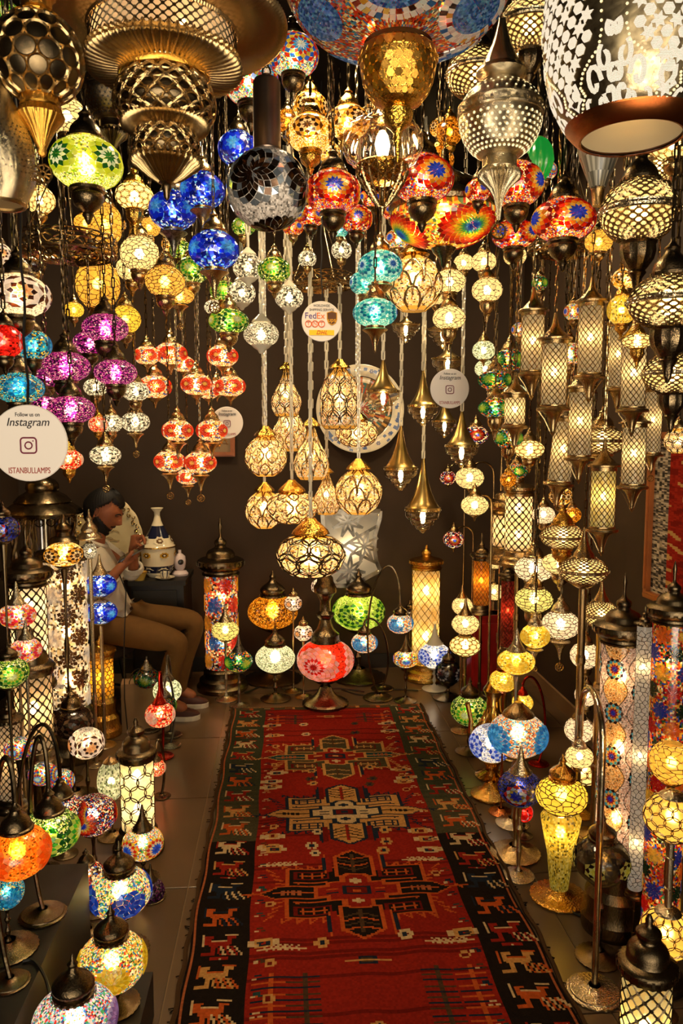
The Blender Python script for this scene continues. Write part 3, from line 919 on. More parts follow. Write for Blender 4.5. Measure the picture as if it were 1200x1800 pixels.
def stack_lamp(label, x, y, z0, globes, r=.009, mt='brass', br=.09, top='cone', group='brass poles with stacked glass shades', name='floor_lamp', lit=1.0, bell=None):
    """a pole from the floor through several shades: globes = [(style, z, R, b), ...] from below"""
    t = thing(name, label, 'floor lamp', (x, y, z0), rnd.uniform(0, 6), 1.0, group)
    ob('base', cached(('base', 'step', mt), lambda: base_mesh('step', mt)), t, (0, 0, 0), (0, 0, 0), (br, br, br * .5))
    zl = br * .25
    cm = cached(('collar', mt), lambda: MB().lathe([(.15, -.22), (.3, -.16), (.46, -.06), (.5, 0), (.46, .05)], 24).mesh('collar', mt))
    for i, (sty, z, R, b) in enumerate(globes):
        zb = z - z0 - b * .905 * R
        if zb > zl + .005:
            ob('pole', cached(('stem', mt, 'pole'), lambda: stem_mesh(mt, 'pole')), t, (0, 0, zl), (0, 0, 0), (r, r, zb - zl))
        ob('collar', cm, t, (0, 0, zb), (0, 0, 0), (R, R, R))
        add_globe(t, sty, b, z=z - z0, r=R, lit=lit)
        zl = z - z0 + b * .905 * R
        if i == len(globes) - 1 and bell:                 # a tall spired bell on the rod above
            br_, bz = bell
            ob('rod', cached(('stem', mt, 'pole'), lambda: stem_mesh(mt, 'pole')), t, (0, 0, zl), (0, 0, 0), (r, r, bz - z0 - zl))
            ob('bell', cached(('bell', mt), lambda: MB().lathe([(.3, 0), (1, .02), (1.02, .12), (.94, .2), (.9, .34), (.7, .5), (.62, .62), (.66, .8), (.5, 1.1), (.28, 1.35), (.2, 1.55), (.24, 1.7), (.1, 1.95), (.05, 2.4), (0.002, 2.42)], 32, flute=(16, .015)).mesh('bell', mt)), t, (0, 0, bz - z0), (0, 0, 0), (br_, br_, br_))
        if i == len(globes) - 1 and top:
            ob('cap', cached(('cap', top, mt), lambda: cap_mesh(top, mt)), t, (0, 0, zl - .02 * R), (0, 0, 0), (R, R, R))
        else:
            ob('collar', cm, t, (0, 0, zl + .02 * R), (pi, 0, 0), (R, R, R))
    return t


def arc_lamp(label, sty, x, y, z0, gx, gy, gz, R, top, b=.75, lit=1.0, mt='brass', br=.09, r=.008, big=False, cap='bell', group='brass pole lamps with a hooked top', fin='drop'):
    """straight pole, half-round hook at the top, one shade hanging from it"""
    t = thing('pole_lamp', label, 'floor lamp', (x, y, z0), 0, 1.0, group)
    ob('base', cached(('base', 'step', mt), lambda: base_mesh('step', mt)), t, (0, 0, 0), (0, 0, 0), (br, br, br * .55))
    g = Vector((gx - x, gy - y, 0)); rad = g.length / 2
    hz = gz - z0 + R * (b * .9 + .85)
    H = top - z0 - rad
    pts = [Vector((0, 0, br * .28)), Vector((0, 0, H * .5)), Vector((0, 0, H))]
    for q in range(1, 13):
        a = pi * q / 12; pts.append(g * (.5 - .5 * cos(a)) + Vector((0, 0, H + rad * sin(a))))
    pts.append(g + Vector((0, 0, min(H - .005, hz))))
    ob('pole', MB().tube(pts, r, 10).mesh('pole', mt), t)
    add = g + Vector((0, 0, gz - z0))
    gm, subs = globe_parts(sty, b, big)
    o = ob('globe', gm, t, add, (0, 0, .4), (R, R, R)); o.color = (lit, lit, lit, 1)
    for nme, me, kind in subs:
        s = ob(nme, me, o); s.color = (lit, lit, lit, 1)
        if kind: s['kind'] = kind
    if lit > .3: ob('bulb', _pm['bulb'], o)
    ob('cap', cached(('cap', cap, mt), lambda: cap_mesh(cap, mt)), t, add + Vector((0, 0, (b * .905 - .02) * R)), (0, 0, 0), (R, R, R))
    if fin: ob('finial', cached(('fin', fin, mt), lambda: fin_mesh(fin, mt)), t, add - Vector((0, 0, (b * .905 - .02) * R)), (0, 0, 0), (R * .9, R * .9, R * .8))
    return t


def tower_flowers(sh, H):
    """star flowers of cut glass in two staggered columns, each tile its own piece; wavy grout lines between"""
    S = Surf([(1, 0), (1, H)])
    rings = [lin(c) for c in '2438b8 a01c18 e8b850 48b0c0 2a1410'.split()]
    n = 0
    for c in range(5):
        for k in range(5):
            a0 = -pi / 2 - .75 + c * 2 * pi / 5; z0 = H * (k + .5 + (c % 2) * .5) / 5
            if z0 > H * .97: continue
            near = cos(a0 + pi / 2 + .42) > -.25
            m = MB()
            for r in range(5):
                for j in range(10):
                    al = 2 * pi * (j + (r % 2) / 2) / 10; st = .082
                    q = []
                    for rr, d in ((st * r, 0), (st * (r + 1), -pi / 10), (st * (r + 2), 0), (st * (r + 1), pi / 10)):
                        q.append(S(a0 + rr * cos(al + d), (z0 + 1.15 * rr * sin(al + d)) / H))
                    g = sum((p for p, _ in q), Vector()) / 4
                    pts = [g + (p - g) * .9 + nm * .004 for p, nm in q]
                    if near and n < 290:
                        t = MB(); t.tile(pts, q[0][1], .025, rings[r]); ob('tile', t.mesh('tile', 'glass', False), sh); n += 1
                    else: m.tile(pts, q[0][1], .025, rings[r])
            if m.f:
                o = ob('flower', m.mesh('flower', 'glass', False), sh); o['kind'] = 'stuff'
    m = MB()
    for c in range(5):
        for s in (-1, 1):
            a0 = -pi / 2 - .75 + c * 2 * pi / 5
            m.ribbon(S, [(a0 + s * (.36 + .26 * cos(2 * pi * (q / 60 * 5 + .5 + (c % 2) * .5)) * -1), q / 60) for q in range(61)], .035, .02)
    ob('outline', m.mesh('outline', 'bronze'), sh)

# ================================================================ the room
WL, WR, WB = -1.75, 1.62, 5.2
MT['wall'] = plain('dark_brown_wall_paint', '3c2e22', 0.75, 0.2, 0.25, 3.0, 0.05)
MT['ceil'] = plain('black_ceiling_paint', '14100e', 0.85, 0.1)
MT['grout'] = plain('pale_grout', '8a7256', 0.9, 0.1)
MT['plinth'] = plain('dark_painted_board', '241f18', 0.55, 0.3, 0.3, 6.0)
_tm = [plain('floor_tile_%d' % i, c, 0.3, 0.45, 0.16, 5.0, 0.03) for i, c in enumerate(('5c4832', '54422e', '644e36'))]


def struct(name, m, mat, parent=None, smooth=False):
    o = ob(name, m.mesh(name, mat, smooth), parent)
    if parent is None: o['kind'] = 'structure'
    return o


fl = struct('floor', MB().box((WL - .1, -2.2, -.1), (WR + .1, WB + .1, -.006)), 'grout')
TS, TL = .627, .69
rg = random.Random(3)
for j in range(-4, 8):
    for i in range(-3, 4):
        x0 = -.354 + i * TS; y0 = 4.70 - (j + 1) * TL + TL
        x1, y1 = min(x0 + TS, WR), min(y0 + TL, WB)
        x0, y0 = max(x0, WL), max(y0, -2.2)
        if x1 - x0 < .02 or y1 - y0 < .02: continue
        g = .0022; h = rg.uniform(-.0006, 0)
        mt = rg.choice(_tm)
        m = MB(); b0 = .003
        m.box((x0 + g, y0 + g, -.006), (x1 - g, y1 - g, h - .001))
        m.face([(x0 + g, y0 + g, h - .001), (x1 - g, y0 + g, h - .001), (x1 - g - b0, y0 + g + b0, h), (x0 + g + b0, y0 + g + b0, h)])
        m.face([(x0 + g + b0, y0 + g + b0, h), (x1 - g - b0, y0 + g + b0, h), (x1 - g - b0, y1 - g - b0, h), (x0 + g + b0, y1 - g - b0, h)])
        ob('tile', m.mesh('tile', mt, False), fl)
struct('wall_back', MB().box((WL - .1, WB, 0), (WR + .1, WB + .1, CEIL)), 'wall')
struct('wall_left', MB().box((WL - .1, .5, 0), (WL, WB, CEIL)), 'wall')
struct('wall_right', MB().box((WR, .5, 0), (WR + .1, WB, CEIL)), 'wall')
struct('ceiling', MB().box((WL - .1, .2, CEIL), (WR + .1, WB + .1, CEIL + .1)), 'ceil')
struct('baseboard_back', MB().box((WL, WB - .015, 0), (WR, WB, .1)), 'plinth')
struct('baseboard_left', MB().box((WL, .5, 0), (WL + .015, WB - .015, .1)), 'plinth')
MT['skirt'] = plain('tan_skirting', '8a6a48', 0.6)
struct('baseboard_right', MB().box((WR - .015, .5, 0), (WR, WB - .015, .09)), 'skirt')

# stepped plinth at the left front
st = MB()
st.box((WL + .02, .7, 0), (-.585, 2.2, .35))
o = ob('display_plinth', st.mesh('display_plinth', 'plinth', False)); tag(o, 'dark painted box plinth raised along the left, carrying the orange and green swan neck lamps', 'plinth')
st = MB(); st.box((-.583, .7, 0), (-.372, 2.02, .13))
o = ob('display_plinth', st.mesh('low_plinth', 'plinth', False)); tag(o, 'low dark box step under the yellow and violet mosaic lamps at the aisle', 'plinth')


# ---------------------------------------------------------------- runner rug
def rug():
    cs = .0072; W, L = 1.107, 3.3
    nx, ny = int(W / cs), int(L / cs)
    C = {k: lin(v) for k, v in dict(red='8c2012', dred='6a160c', green='3a3c28', black='1c140e', tan='c08a4a', cream='c8a878', orange='b8501e', navy='1c2430', brown='4a3420', olive='46402a', pink='a85a34', teal='24403c').items()}
    G = [[None] * nx for _ in range(ny)]

    def px(x, y, c):
        i, j = int((x + W / 2) / cs), int(y / cs)
        if 0 <= i < nx and 0 <= j < ny: G[j][i] = C[c]

    def rect(x0, y0, x1, y1, c):
        for j in range(max(0, int(round(y0 / cs))), min(ny, int(round(y1 / cs)))):
            for i in range(max(0, int(round((x0 + W / 2) / cs))), min(nx, int(round((x1 + W / 2) / cs)))): G[j][i] = C[c]

    def poly(P, c):
        ys = [p[1] for p in P]
        for j in range(int(min(ys) / cs), int(max(ys) / cs) + 1):
            y = (j + .5) * cs; xs = []
            for k in range(len(P)):
                (x0, y0), (x1, y1) = P[k - 1], P[k]
                if (y0 <= y) != (y1 <= y): xs.append(x0 + (x1 - x0) * (y - y0) / (y1 - y0))
            xs.sort()
            for a, b in zip(xs[::2], xs[1::2]):
                for i in range(int(round((a + W / 2) / cs)), int(round((b + W / 2) / cs))):
                    if 0 <= i < nx and 0 <= j < ny: G[j][i] = C[c]

    def line(x0, y0, x1, y1, c, w=1):
        n = int(max(abs(x1 - x0), abs(y1 - y0)) / cs * 1.5) + 1
        for k in range(n + 1):
            x, y = x0 + (x1 - x0) * k / n, y0 + (y1 - y0) * k / n
            for d in range(w): px(x + d * cs, y, c)

    def outl(P, c, w=1):
        for k in range(len(P)): line(*P[k - 1], *P[k], c, w)

    def flower(x, y, c, cc, r=.016):
        for k in range(6):
            a = k * pi / 3
            rect(x + r * cos(a) - .008, y + r * sin(a) - .008, x + r * cos(a) + .008, y + r * sin(a) + .008, c)
        rect(x - .008, y - .008, x + .008, y + .008, cc)
    rect(-W, 0, W, L, 'red')
    for j in range(0, ny, 3):
        if rnd.random() < .25: rect(-W, j * cs, W, (j + 2) * cs, 'dred' if rnd.random() < .6 else 'red')
    bw = .19
    for s in (-1, 1):                                     # side borders
        for j in range(ny):
            y = j * cs; c = 'green' if y < 1.15 + .1 * sin(j) else ('olive' if y < 1.5 else 'black')
            if s < 0: rect(-W / 2, y, -W / 2 + bw, y + cs, c)
            else: rect(W / 2 - bw, y, W / 2, y + cs, c)
    rect(-W / 2, 0, W / 2, .04, 'olive')
    for s in (-1, 1):
        xo = s * (W / 2 - .014)
        line(xo, .01, xo, L, 'pink')
        k = 0; y = .05
        while y < L - .1:                                 # a row of little beasts
            c = ('red', 'tan', 'orange', 'cream', 'red', 'navy', 'orange')[k % 7]; oc = ('cream', 'orange', 'cream', 'red', 'tan', 'cream', 'navy')[k % 7]
            x = s * (W / 2 - bw / 2)
            rect(x - .05, y + .01, x - .03, y + .05, c); rect(x - .05, y + .01, x - .02, y + .022, c)
            rect(x - .04, y + .035, x + .03, y + .06, c); rect(x + .02, y + .01, x + .036, y + .05, c); rect(x + .02, y + .01, x + .05, y + .022, c)
            line(x - .055, y + .005, x - .055, y + .055, oc); line(x + .055, y + .005, x + .02, y + .005, oc); line(x - .03, y + .03, x + .02, y + .03, oc)
            rect(x - .06, y + .085, x - .02, y + .1, c); rect(x - .03, y + .06, x - .018, y + .1, c)
            for q in range(6): line(x + s * .01 + q * .011, y + .06, x + s * .01 + q * .014 + .01, y + .1, oc if q % 2 else c)
            if k % 3 == 2: rect(x - .03, y + .112, x + .03, y + .122, 'red'); px(x, y + .116, 'cream')
            y += .145; k += 1
    for i in range(9):                                    # end border
        x = -.5 + i * .125
        rect(x, .012, x + .05, .022, ('red', 'cream', 'orange')[i % 3]); rect(x + .04, .006, x + .06, .034, ('orange', 'red', 'tan')[i % 3])

    def medal(cy, fill, ol, lens):
        def M(P): return [(x, cy + y) for x, y in P]
        lz = M([(-.34, 0), (-.28, -.035), (.28, -.035), (.34, 0), (.28, .035), (-.28, .035)])
        for sx in (-1, 1):
            for sy in (-1, 1):
                q = M([(sx * .05, sy * .035), (sx * .25, sy * .035), (sx * .25, sy * .145), (sx * .05, sy * .145)])
                poly(q, fill); outl(q, ol, 2)
                rect(min(sx * .09, sx * .22), cy + min(sy * .08, sy * .13), max(sx * .09, sx * .22), cy + max(sy * .08, sy * .13), 'dred' if fill != 'tan' else 'navy')
                rect(min(sx * .1, sx * .21), cy + min(sy * .088, sy * .122), max(sx * .1, sx * .21), cy + max(sy * .088, sy * .122), fill)
                for e in range(3): line(sx * (.12 + e * .035), cy + sy * .09, sx * (.12 + e * .035), cy + sy * .12, ol)
                line(sx * .11, cy + sy * .105, sx * .2, cy + sy * .105, ol)
                line(sx * .1, cy + sy * .058, sx * .2, cy + sy * .058, ol); poly(M([(sx * .2, sy * .05), (sx * .225, sy * .058), (sx * .2, sy * .068)]), ol)
                for z in range(4):
                    xx = sx * (.25 + z * .014); line(xx, cy + sy * (.05 + .025 * z), xx + sx * .03, cy + sy * (.06 + .03 * z), ol)
                    line(sx * (.1 + .045 * z), cy + sy * .15, sx * (.125 + .045 * z), cy + sy * .168, ol); line(sx * (.125 + .045 * z), cy + sy * .168, sx * (.125 + .045 * z), cy + sy * .15, ol)
                rect(min(sx * .075, sx * .1), cy + min(sy * .12, sy * .235), max(sx * .075, sx * .1), cy + max(sy * .12, sy * .235), 'red' if fill != 'tan' else 'dred')
                line(sx * .104, cy + sy * .12, sx * .104, cy + sy * .24, ol, 1); line(sx * .112, cy + sy * .14, sx * .112, cy + sy * .22, 'navy', 2)
        for sy in (-1, 1):
            h = M([(-.07, sy * .09), (.07, sy * .09), (.07, sy * .215), (0, sy * .262), (-.07, sy * .215)])
            poly(h, fill); outl(h, ol, 2)
            rect(-.006, cy + min(sy * .11, sy * .235), .006, cy + max(sy * .11, sy * .235), 'brown' if fill != 'tan' else 'red')
            for z in range(4):
                for sx in (-1, 1): line(sx * .008, cy + sy * (.13 + .025 * z), sx * .052, cy + sy * (.15 + .022 * z), 'brown' if fill == 'tan' else ol if z % 2 else 'brown')
        poly(lz, lens); outl(lz, ol, 1)
        for sx in (-1, 1):
            line(sx * .15, cy, sx * .29, cy, ol if lens != 'tan' else 'black')
            for z in range(4): rect(sx * (.2 + .02 * z) - .006, cy - .012, sx * (.2 + .02 * z) + .006, cy + .014, 'pink' if lens != 'tan' else 'black')
            line(sx * .34, cy, sx * .4, cy, ol); line(sx * .36, cy - .012, sx * .38, cy + .012, ol)
        cr = [(-.15, -.03), (-.1, -.03), (-.1, -.055), (-.045, -.055), (-.045, -.085), (-.03, -.1), (.03, -.1), (.045, -.085), (.045, -.055), (.1, -.055), (.1, -.03), (.15, -.03)]
        cr = M(cr + [(x, -y) for x, y in reversed(cr)])
        poly(cr, 'red' if fill != 'tan' else 'cream'); outl(cr, ol if fill != 'tan' else 'navy', 2)
        rect(-.05, cy - .026, .05, cy + .026, 'navy'); rect(-.036, cy - .017, .036, cy + .017, 'dred'); rect(-.012, cy - .008, .012, cy + .008, ol)
        for sy in (-1, 1):
            rect(-.02, cy + sy * .06 - .008, .02, cy + sy * .06 + .008, 'navy' if fill == 'tan' else 'cream'); rect(-.006, cy + sy * .06 - .016, .006, cy + sy * .06 + .016, 'navy' if fill == 'tan' else 'cream')
        for sx in (-1, 1): rect(sx * .085 - .02, cy - .012, sx * .085 + .02, cy - .002, ol); rect(sx * .085 - .02, cy + .012, sx * .085 + .02, cy + .02, 'navy')
    medal(.72, 'olive', 'tan', 'teal')
    medal(1.30, 'tan', 'navy', 'tan')
    medal(1.87, 'black', 'orange', 'black')
    medal(2.75, 'navy', 'tan', 'olive')
    for v in (.13, 2.28, 2.42):                            # combs and trees
        for sx in (-1, 1):
            for xx, c in ((.2, 'brown'), (.3, 'orange')):
                line(sx * xx, v, sx * xx, v + .14, c, 2)
                for q in range(6): line(sx * xx - .045, v + .01 + q * .024, sx * xx + .045, v + .01 + q * .024, c if q % 2 else 'navy')
    for v, c in ((.06, 'cream'), (.15, 'tan'), (2.22, 'navy')):
        rect(-.03, v, .03, v + .035, c); rect(-.018, v + .008, .018, v + .027, 'brown'); line(-.07, v + .018, .07, v + .018, 'tan')
    rg2 = random.Random(11)
    for v in (.42, .98, 1.03, 1.56, 1.6, 2.14, .3, .88, 1.47):
        for sx in (-1, 1):
            for q in range(2):
                xx = sx * (.14 + .17 * q + rg2.uniform(-.02, .02)); y = v + rg2.uniform(-.02, .02)
                if q % 2 == 0: flower(xx, y, rg2.choice(('tan', 'cream', 'brown')), 'navy', .017)
                else:
                    rect(xx - .05, y - .012, xx + .05, y + .014, 'cream'); rect(xx - .03, y - .02, xx + .03, y + .022, rg2.choice(('tan', 'cream'))); rect(xx - .018, y - .01, xx + .018, y + .012, 'navy'); rect(xx - .006, y - .004, xx + .006, y + .006, 'red')
    y = .1
    while y < L:
        for sx in (-1, 1):
            c = rg2.choice(('navy', 'cream', 'tan', 'teal', 'brown'))
            rect(sx * .335 - .012, y, sx * .335 + .012, y + .008, c); rect(sx * .335 - .018, y + .014, sx * .335 - .006, y + .022, 'cream'); rect(sx * .335 + .004, y + .014, sx * .335 + .016, y + .022, c)
            if rg2.random() < .35: flower(sx * .3, y + .03, 'tan', 'dred', .011)
        y += .075
    for v in (1.685, 2.16):
        for sx in (-1, 1):
            line(sx * .19, v, sx * .34, v, 'cream')
            for q in range(6): line(sx * (.21 + .02 * q), v - .012, sx * (.225 + .02 * q), v, 'cream'); line(sx * (.21 + .02 * q), v + .014, sx * (.225 + .02 * q), v, 'cream')
    m = MB(); Xc = (-.31 + .797) / 2; Y1 = 4.43; H = .006
    rg3 = random.Random(5)
    P = {}
    for j in range(ny + 1):
        wob = .004 * sin(j * .11) + .003 * sin(j * .043)
        for i in range(nx + 1):
            m.v.append((Xc - W / 2 + i * cs + wob * (abs(i - nx / 2) / (nx / 2)), Y1 - j * cs + .003 * sin(i * .2), H + .0012 * sin(i * .3 + j * .05)))
    for j in range(ny):
        for i in range(nx):
            a = j * (nx + 1) + i
            k = rg3.uniform(.72, 1.0); c = G[j][i]
            m.f.append((a, a + nx + 1, a + nx + 2, a + 1)); m.c.append((c[0] * k, c[1] * k, c[2] * k))
    r = ob('runner_rug', m.mesh('runner_rug', 'rug', False)); tag(r, 'long red tribal runner rug with stepped medallions and dark animal borders, laid down the aisle', 'rug')
    e = MB()                                              # selvedge and fringe, dark brown
    for s in (-1, 1):
        path = [(Xc + s * (W / 2 + .006 + .003 * sin(k * 1.3)) + (.004 * sin(k * 5 * .11) if s > 0 else 0), Y1 - k * .036, .006) for k in range(int(L / .036) + 1)]
        e.tube(path, .0075, 5, C['brown'])
        for k in range(90):
            y = Y1 - rg3.uniform(0, L); x = Xc + s * (W / 2 + .008)
            e.tube([(x, y, .004), (x + s * rg3.uniform(.005, .02), y + rg3.uniform(-.015, .015), .003)], .002, 3, C['black'])
    for k in range(150):
        x = Xc - W / 2 + W * k / 150
        e.tube([(x, Y1, .005), (x + rg3.uniform(-.004, .004), Y1 + rg3.uniform(.006, .018), .003)], .002, 3, C['tan'])
    f = ob('fringe', e.mesh('fringe', 'rug', False), r); f['kind'] = 'stuff'


rug()

# ================================================================ the big fixtures overhead
def chandelier():
    x, y, z = (-0.2276, 1.5897, 2.2281)
    u = 0.0011                                       # metres per photograph pixel there
    t = thing('tiered_chandelier', 'huge tiered brass chandelier with fluted brims and pierced bowls, overhead at the left front', 'chandelier', (x, y, z), 0, u)
    def Z(py): return (200 - py)                        # local heights
    def lp(name, pr, mt='brass', n=96, fl=None, par=t):
        return ob(name, MB().lathe(pr, n, flute=fl).mesh(name, mt), par)
    lp('spindle', [(.1, -150), (5, -144), (6, -134), (9, -128), (8, -122), (14, -118)], n=20, mt='bronze')
    lp('lower_cup', [(14, -118), (20, -114), (30, -108), (42, -98), (50, -90), (56, -87), (58, -84), (58, -79), (52, -77)], fl=(30, .09), n=300)
    prof2 = [(50, -77), (57, -70), (60, -59), (58, -46), (52, -33)]
    lp('lower_bowl_lining', [(r * .95, zz) for r, zz in prof2], 'bronze', 48)
    m = MB(); S = Surf(prof2); pat_diamond(m, S, 16, 2, 5.2, 1.6, knot=3.6); pat_circles(m, S, 16, 3, 3.2, 1.4, k=.8, seg=10)
    f = ob('lower_bowl', m.mesh('lower_bowl', 'brass'), t); f['kind'] = 'stuff'
    lp('middle_brim', [(50, -33), (54, -32), (62, -30), (72, -26), (76, -23), (77, -19), (74, -17), (70, -16)], fl=(64, .025), n=256)
    prof3 = [(70, -16), (82, -8), (89, 4), (90, 14), (88, 28), (82, 44), (74, 56)]
    lp('upper_bowl_lining', [(r * .95, zz) for r, zz in prof3], 'bronze', 48)
    m = MB(); S = Surf(prof3); pat_diamond(m, S, 18, 3, 5.6, 1.8, knot=4.0); pat_circles(m, S, 18, 5, 3.4, 1.6, k=.8, seg=10)
    f = ob('upper_bowl', m.mesh('upper_bowl', 'brass'), t); f['kind'] = 'stuff'
    lp('collar', [(72, 55), (78, 57), (80, 62), (79, 67), (74, 69)], 'gold')
    lp('fluted_brim', [(74, 68), (80, 67), (90, 67), (102, 67.5), (114, 69), (126, 71.5), (133, 74), (137, 78), (136, 82), (131, 84), (131, 87), (134, 89), (132, 92), (126, 93)], fl=(60, .026), n=480)
    m = MB().lathe([(122, 92), (122, 136)], 48, lin('f0d0ac')); g = ob('gallery_lining', m.mesh('gallery_lining', 'paper'), t); g.color = (1, 1, 1, 1)
    m = MB(); pat_diamond(m, Surf([(126, 92), (126, 136)]), 44, 3, 2.6, 1.6, knot=2.4)
    f = ob('gallery', m.mesh('gallery', 'bronze'), t); f['kind'] = 'stuff'
    lp('great_brim', [(118, 136), (128, 133), (131, 137), (146, 135), (164, 134), (182, 134), (198, 136), (210, 140), (217, 147), (217, 153), (210, 158), (200, 160), (150, 190), (60, 220), (20, 230), (.1, 232)], fl=(150, .006), n=600)
    bm = cached('bulb', None)
    for i in range(4):
        a = i * pi / 2 + .5; ob('bulb', bm, t, (80 * cos(a), 80 * sin(a), 112), (0, 0, 0), (40, 40, 40))
    add_chain(t, u, 230, 'chain')


chandelier()


def mosaic_dome():
    x, y, z = (0.2466, 1.705, 2.5292)
    u = 0.0012
    t = thing('mosaic_ceiling_lamp', 'huge shallow mosaic dome lamp with blue beaded roundels and a hammered gold finial', 'ceiling lamp', (x, y, z), 0, u)
    b = .46; R = 192
    rgp = random.Random(6)
    pal = [lin(c) for c in 'c83018 d86028 e0a040 3a70a0 c02818 f0e0b0 b05020 4a8a90 982010'.split()]
    prof = [(R * cos(-f), R * b * sin(-f)) for f in [1.25 - 1.25 * k / 40 for k in range(41)]]
    g = ob('bowl', MB().lathe(prof, 200, colf=lambda i, j: pick(pal, rgp), jit=.35, rg=rgp).mesh('bowl', 'glass'), t); g.color = (.8, .8, .8, 1)
    # three big roundels: beaded blue centre and two rings of cut tiles
    blues = [lin(c) for c in '5a90c0 3a70a8 88b8d8 2a5a90 6aa0c8'.split()]
    cut = [lin(c) for c in 'f4ead0 3a1a10 e8c060 2a6a9a f0d8c0 8a1c10 d8e0d0 e0a030 1c3a30'.split()]
    for k in range(5):
        th = -1.75 + k * 2 * pi / 5; ph = -.72
        c = dirv(th, ph); e1 = Vector((-sin(th), cos(th), 0)); e2 = c.cross(e1)
        def pt(rho, al):
            d = c * cos(rho) + (e1 * cos(al) + e2 * sin(al)) * sin(rho)
            return Vector((d.x * R, d.y * R, d.z * R * b)) * 1.012
        nrm = Vector((c.x, c.y, c.z / b)).normalized()
        m = MB()
        for q in range(11):
            n = max(5, q * 6)
            for i in range(n):
                a0, a1 = 2 * pi * i / n, 2 * pi * (i + .88) / n; r0, r1 = .027 * q + .003, .027 * (q + 1)
                m.tile([pt(r0, a0), pt(r0, a1), pt(r1, a1), pt(r1, a0)], nrm, 1.2, tuple(v * rgp.uniform(.7, 1.1) for v in rgp.choice(blues)))
        f = ob('beaded_roundel', m.mesh('beaded_roundel', 'glass', False), g); f['kind'] = 'stuff'; f.color = (.9, .9, .9, 1)
        for ring, (r0, r1, n) in enumerate(((.305, .36, 36), (.365, .43, 40))):
            if k > 2: continue
            for i in range(n):
                a0, a1 = 2 * pi * (i + .04) / n, 2 * pi * (i + .94) / n; j = rgp.uniform(-.008, .008)
                tm = MB(); tm.tile([pt(r0 + j, a0), pt(r0, a1), pt(r1 + j, a1 - .01), pt(r1, a0 + .01)], nrm, 2.2, rgp.choice(cut) if i % 2 else cut[0])
                o = ob('tile', tm.mesh('tile', 'glass', False), g); o.color = (.8, .8, .8, 1)
    ob('rim', MB().lathe([(R * .99, -2), (R * 1.03, 0), (R * 1.04, 6), (R * 1.0, 10)], 96).mesh('rim', 'brass'), t)
    zb = -R * b * .95
    # hammered gold bowl beneath
    H = [(.1, -238), (4, -232), (5, -210), (8, -200), (7, -188), (12, -180), (22, -172), (27, -160), (28, -150), (24, -146), (24, -144), (40, -136), (54, -118), (62, -98), (66, -78), (66, -66), (70, -62), (68, -52), (62, -44), (46, -36), (30, -30)]
    dz = zb + 30 + 0
    hp = [(r, zz + 36 + zb) for r, zz in H]
    k = MB().lathe(hp, 64); ob('gold_bowl', k.mesh('gold_bowl', 'hammered'), t)
    d = MB(); S = Surf(hp[11:18]); rows = 7
    for j in range(rows):
        for i in range(26):
            a = 2 * pi * (i + (j % 2) / 2) / 26; tt = (j + .6) / rows; p, n_ = S(a, tt); r = S.rz(tt)[0]
            s = r * 2 * pi / 26 * .52; e = Vector((-sin(a), cos(a), 0)); e_ = n_.cross(e)
            d.tile([p + (e * cos(q * pi / 3) + e_ * sin(q * pi / 3)) * s for q in range(6)], n_, 1.1, (1, 1, 1))
    f = ob('hammer_facets', d.mesh('hammer_facets', 'gold', False), t); f['kind'] = 'stuff'
    bm = cached('bulb', None)
    for i in range(3):
        a = i * 2 * pi / 3; ob('bulb', bm, t, (80 * cos(a), 80 * sin(a), -20), (0, 0, 0), (40, 40, 40))
    ob('ceiling_plate', MB().lathe([(R, 8), (R * .6, 40), (30, 60), (8, 90), (.1, 92)], 64).mesh('ceiling_plate', 'bronze'), t)
    add_chain(t, u, 90, 'chain')


MT['hammered'] = metal('hammered_gold', 'f0c058', 'b88424', 0.16, 0.8, 0.3)
mosaic_dome()


def mirror_globe():
    x, y, z = (-0.0351, 1.8727, 2.1773)
    u = 0.0933
    t = thing('mirror_globe_lamp', 'silver beaded globe lamp with dark mirror flowers under a long grey tube', 'pendant lamp', (x, y, z), 0, u)
    rgp = random.Random(12)
    pal = [lin(c) for c in 'e8dcd0 c0b4a8 f0e4d8 d0c4b8 a09488 e0d4c8'.split()]
    g = ob('globe', MB().lathe(ell(.98, 60, -1.5, 1.45), 120, colf=lambda i, j: pick(pal, rgp), jit=.35, rg=rgp).mesh('globe', 'beads'), t)
    rings = [lin(c) for c in '3a2418 2a1c14 4a3020 20160f 38281c b8c4d0'.split()]
    for k in range(4):
        th = -pi / 2 - .35 + k * pi / 2
        for q, nm, c in medallion(th, .12, rings, 14, .72, .98):
            tm = MB(); tm.tile(q, nm, .02, c if rgp.random() > .22 else lin('a8b4c0')); ob('mirror_tile', tm.mesh('mirror_tile', 'mirrortile', False), g)
    for q, nm, c in medallion(0, -1.4, rings[:4], 16, .55, .98):
        tm = MB(); tm.tile(q, nm, .02, c); ob('mirror_tile', tm.mesh('mirror_tile', 'mirrortile', False), g)
    ob('tube', MB().lathe([(.33, .88), (.36, .95), (.34, 1.0), (.34, 2.55), (.3, 2.62), (.12, 2.66), (.12, 2.74), (0.001, 2.76)], 32).mesh('tube', 'hamtube'), t)
    ob('loop', MB().tube([(.1 * cos(q * pi / 8), 0, 2.8 + .14 * sin(q * pi / 8)) for q in range(16)], .025, 6, closed=True).mesh('loop', 'bronze'), t)
    add_chain(t, u, 2.9, 'dark')


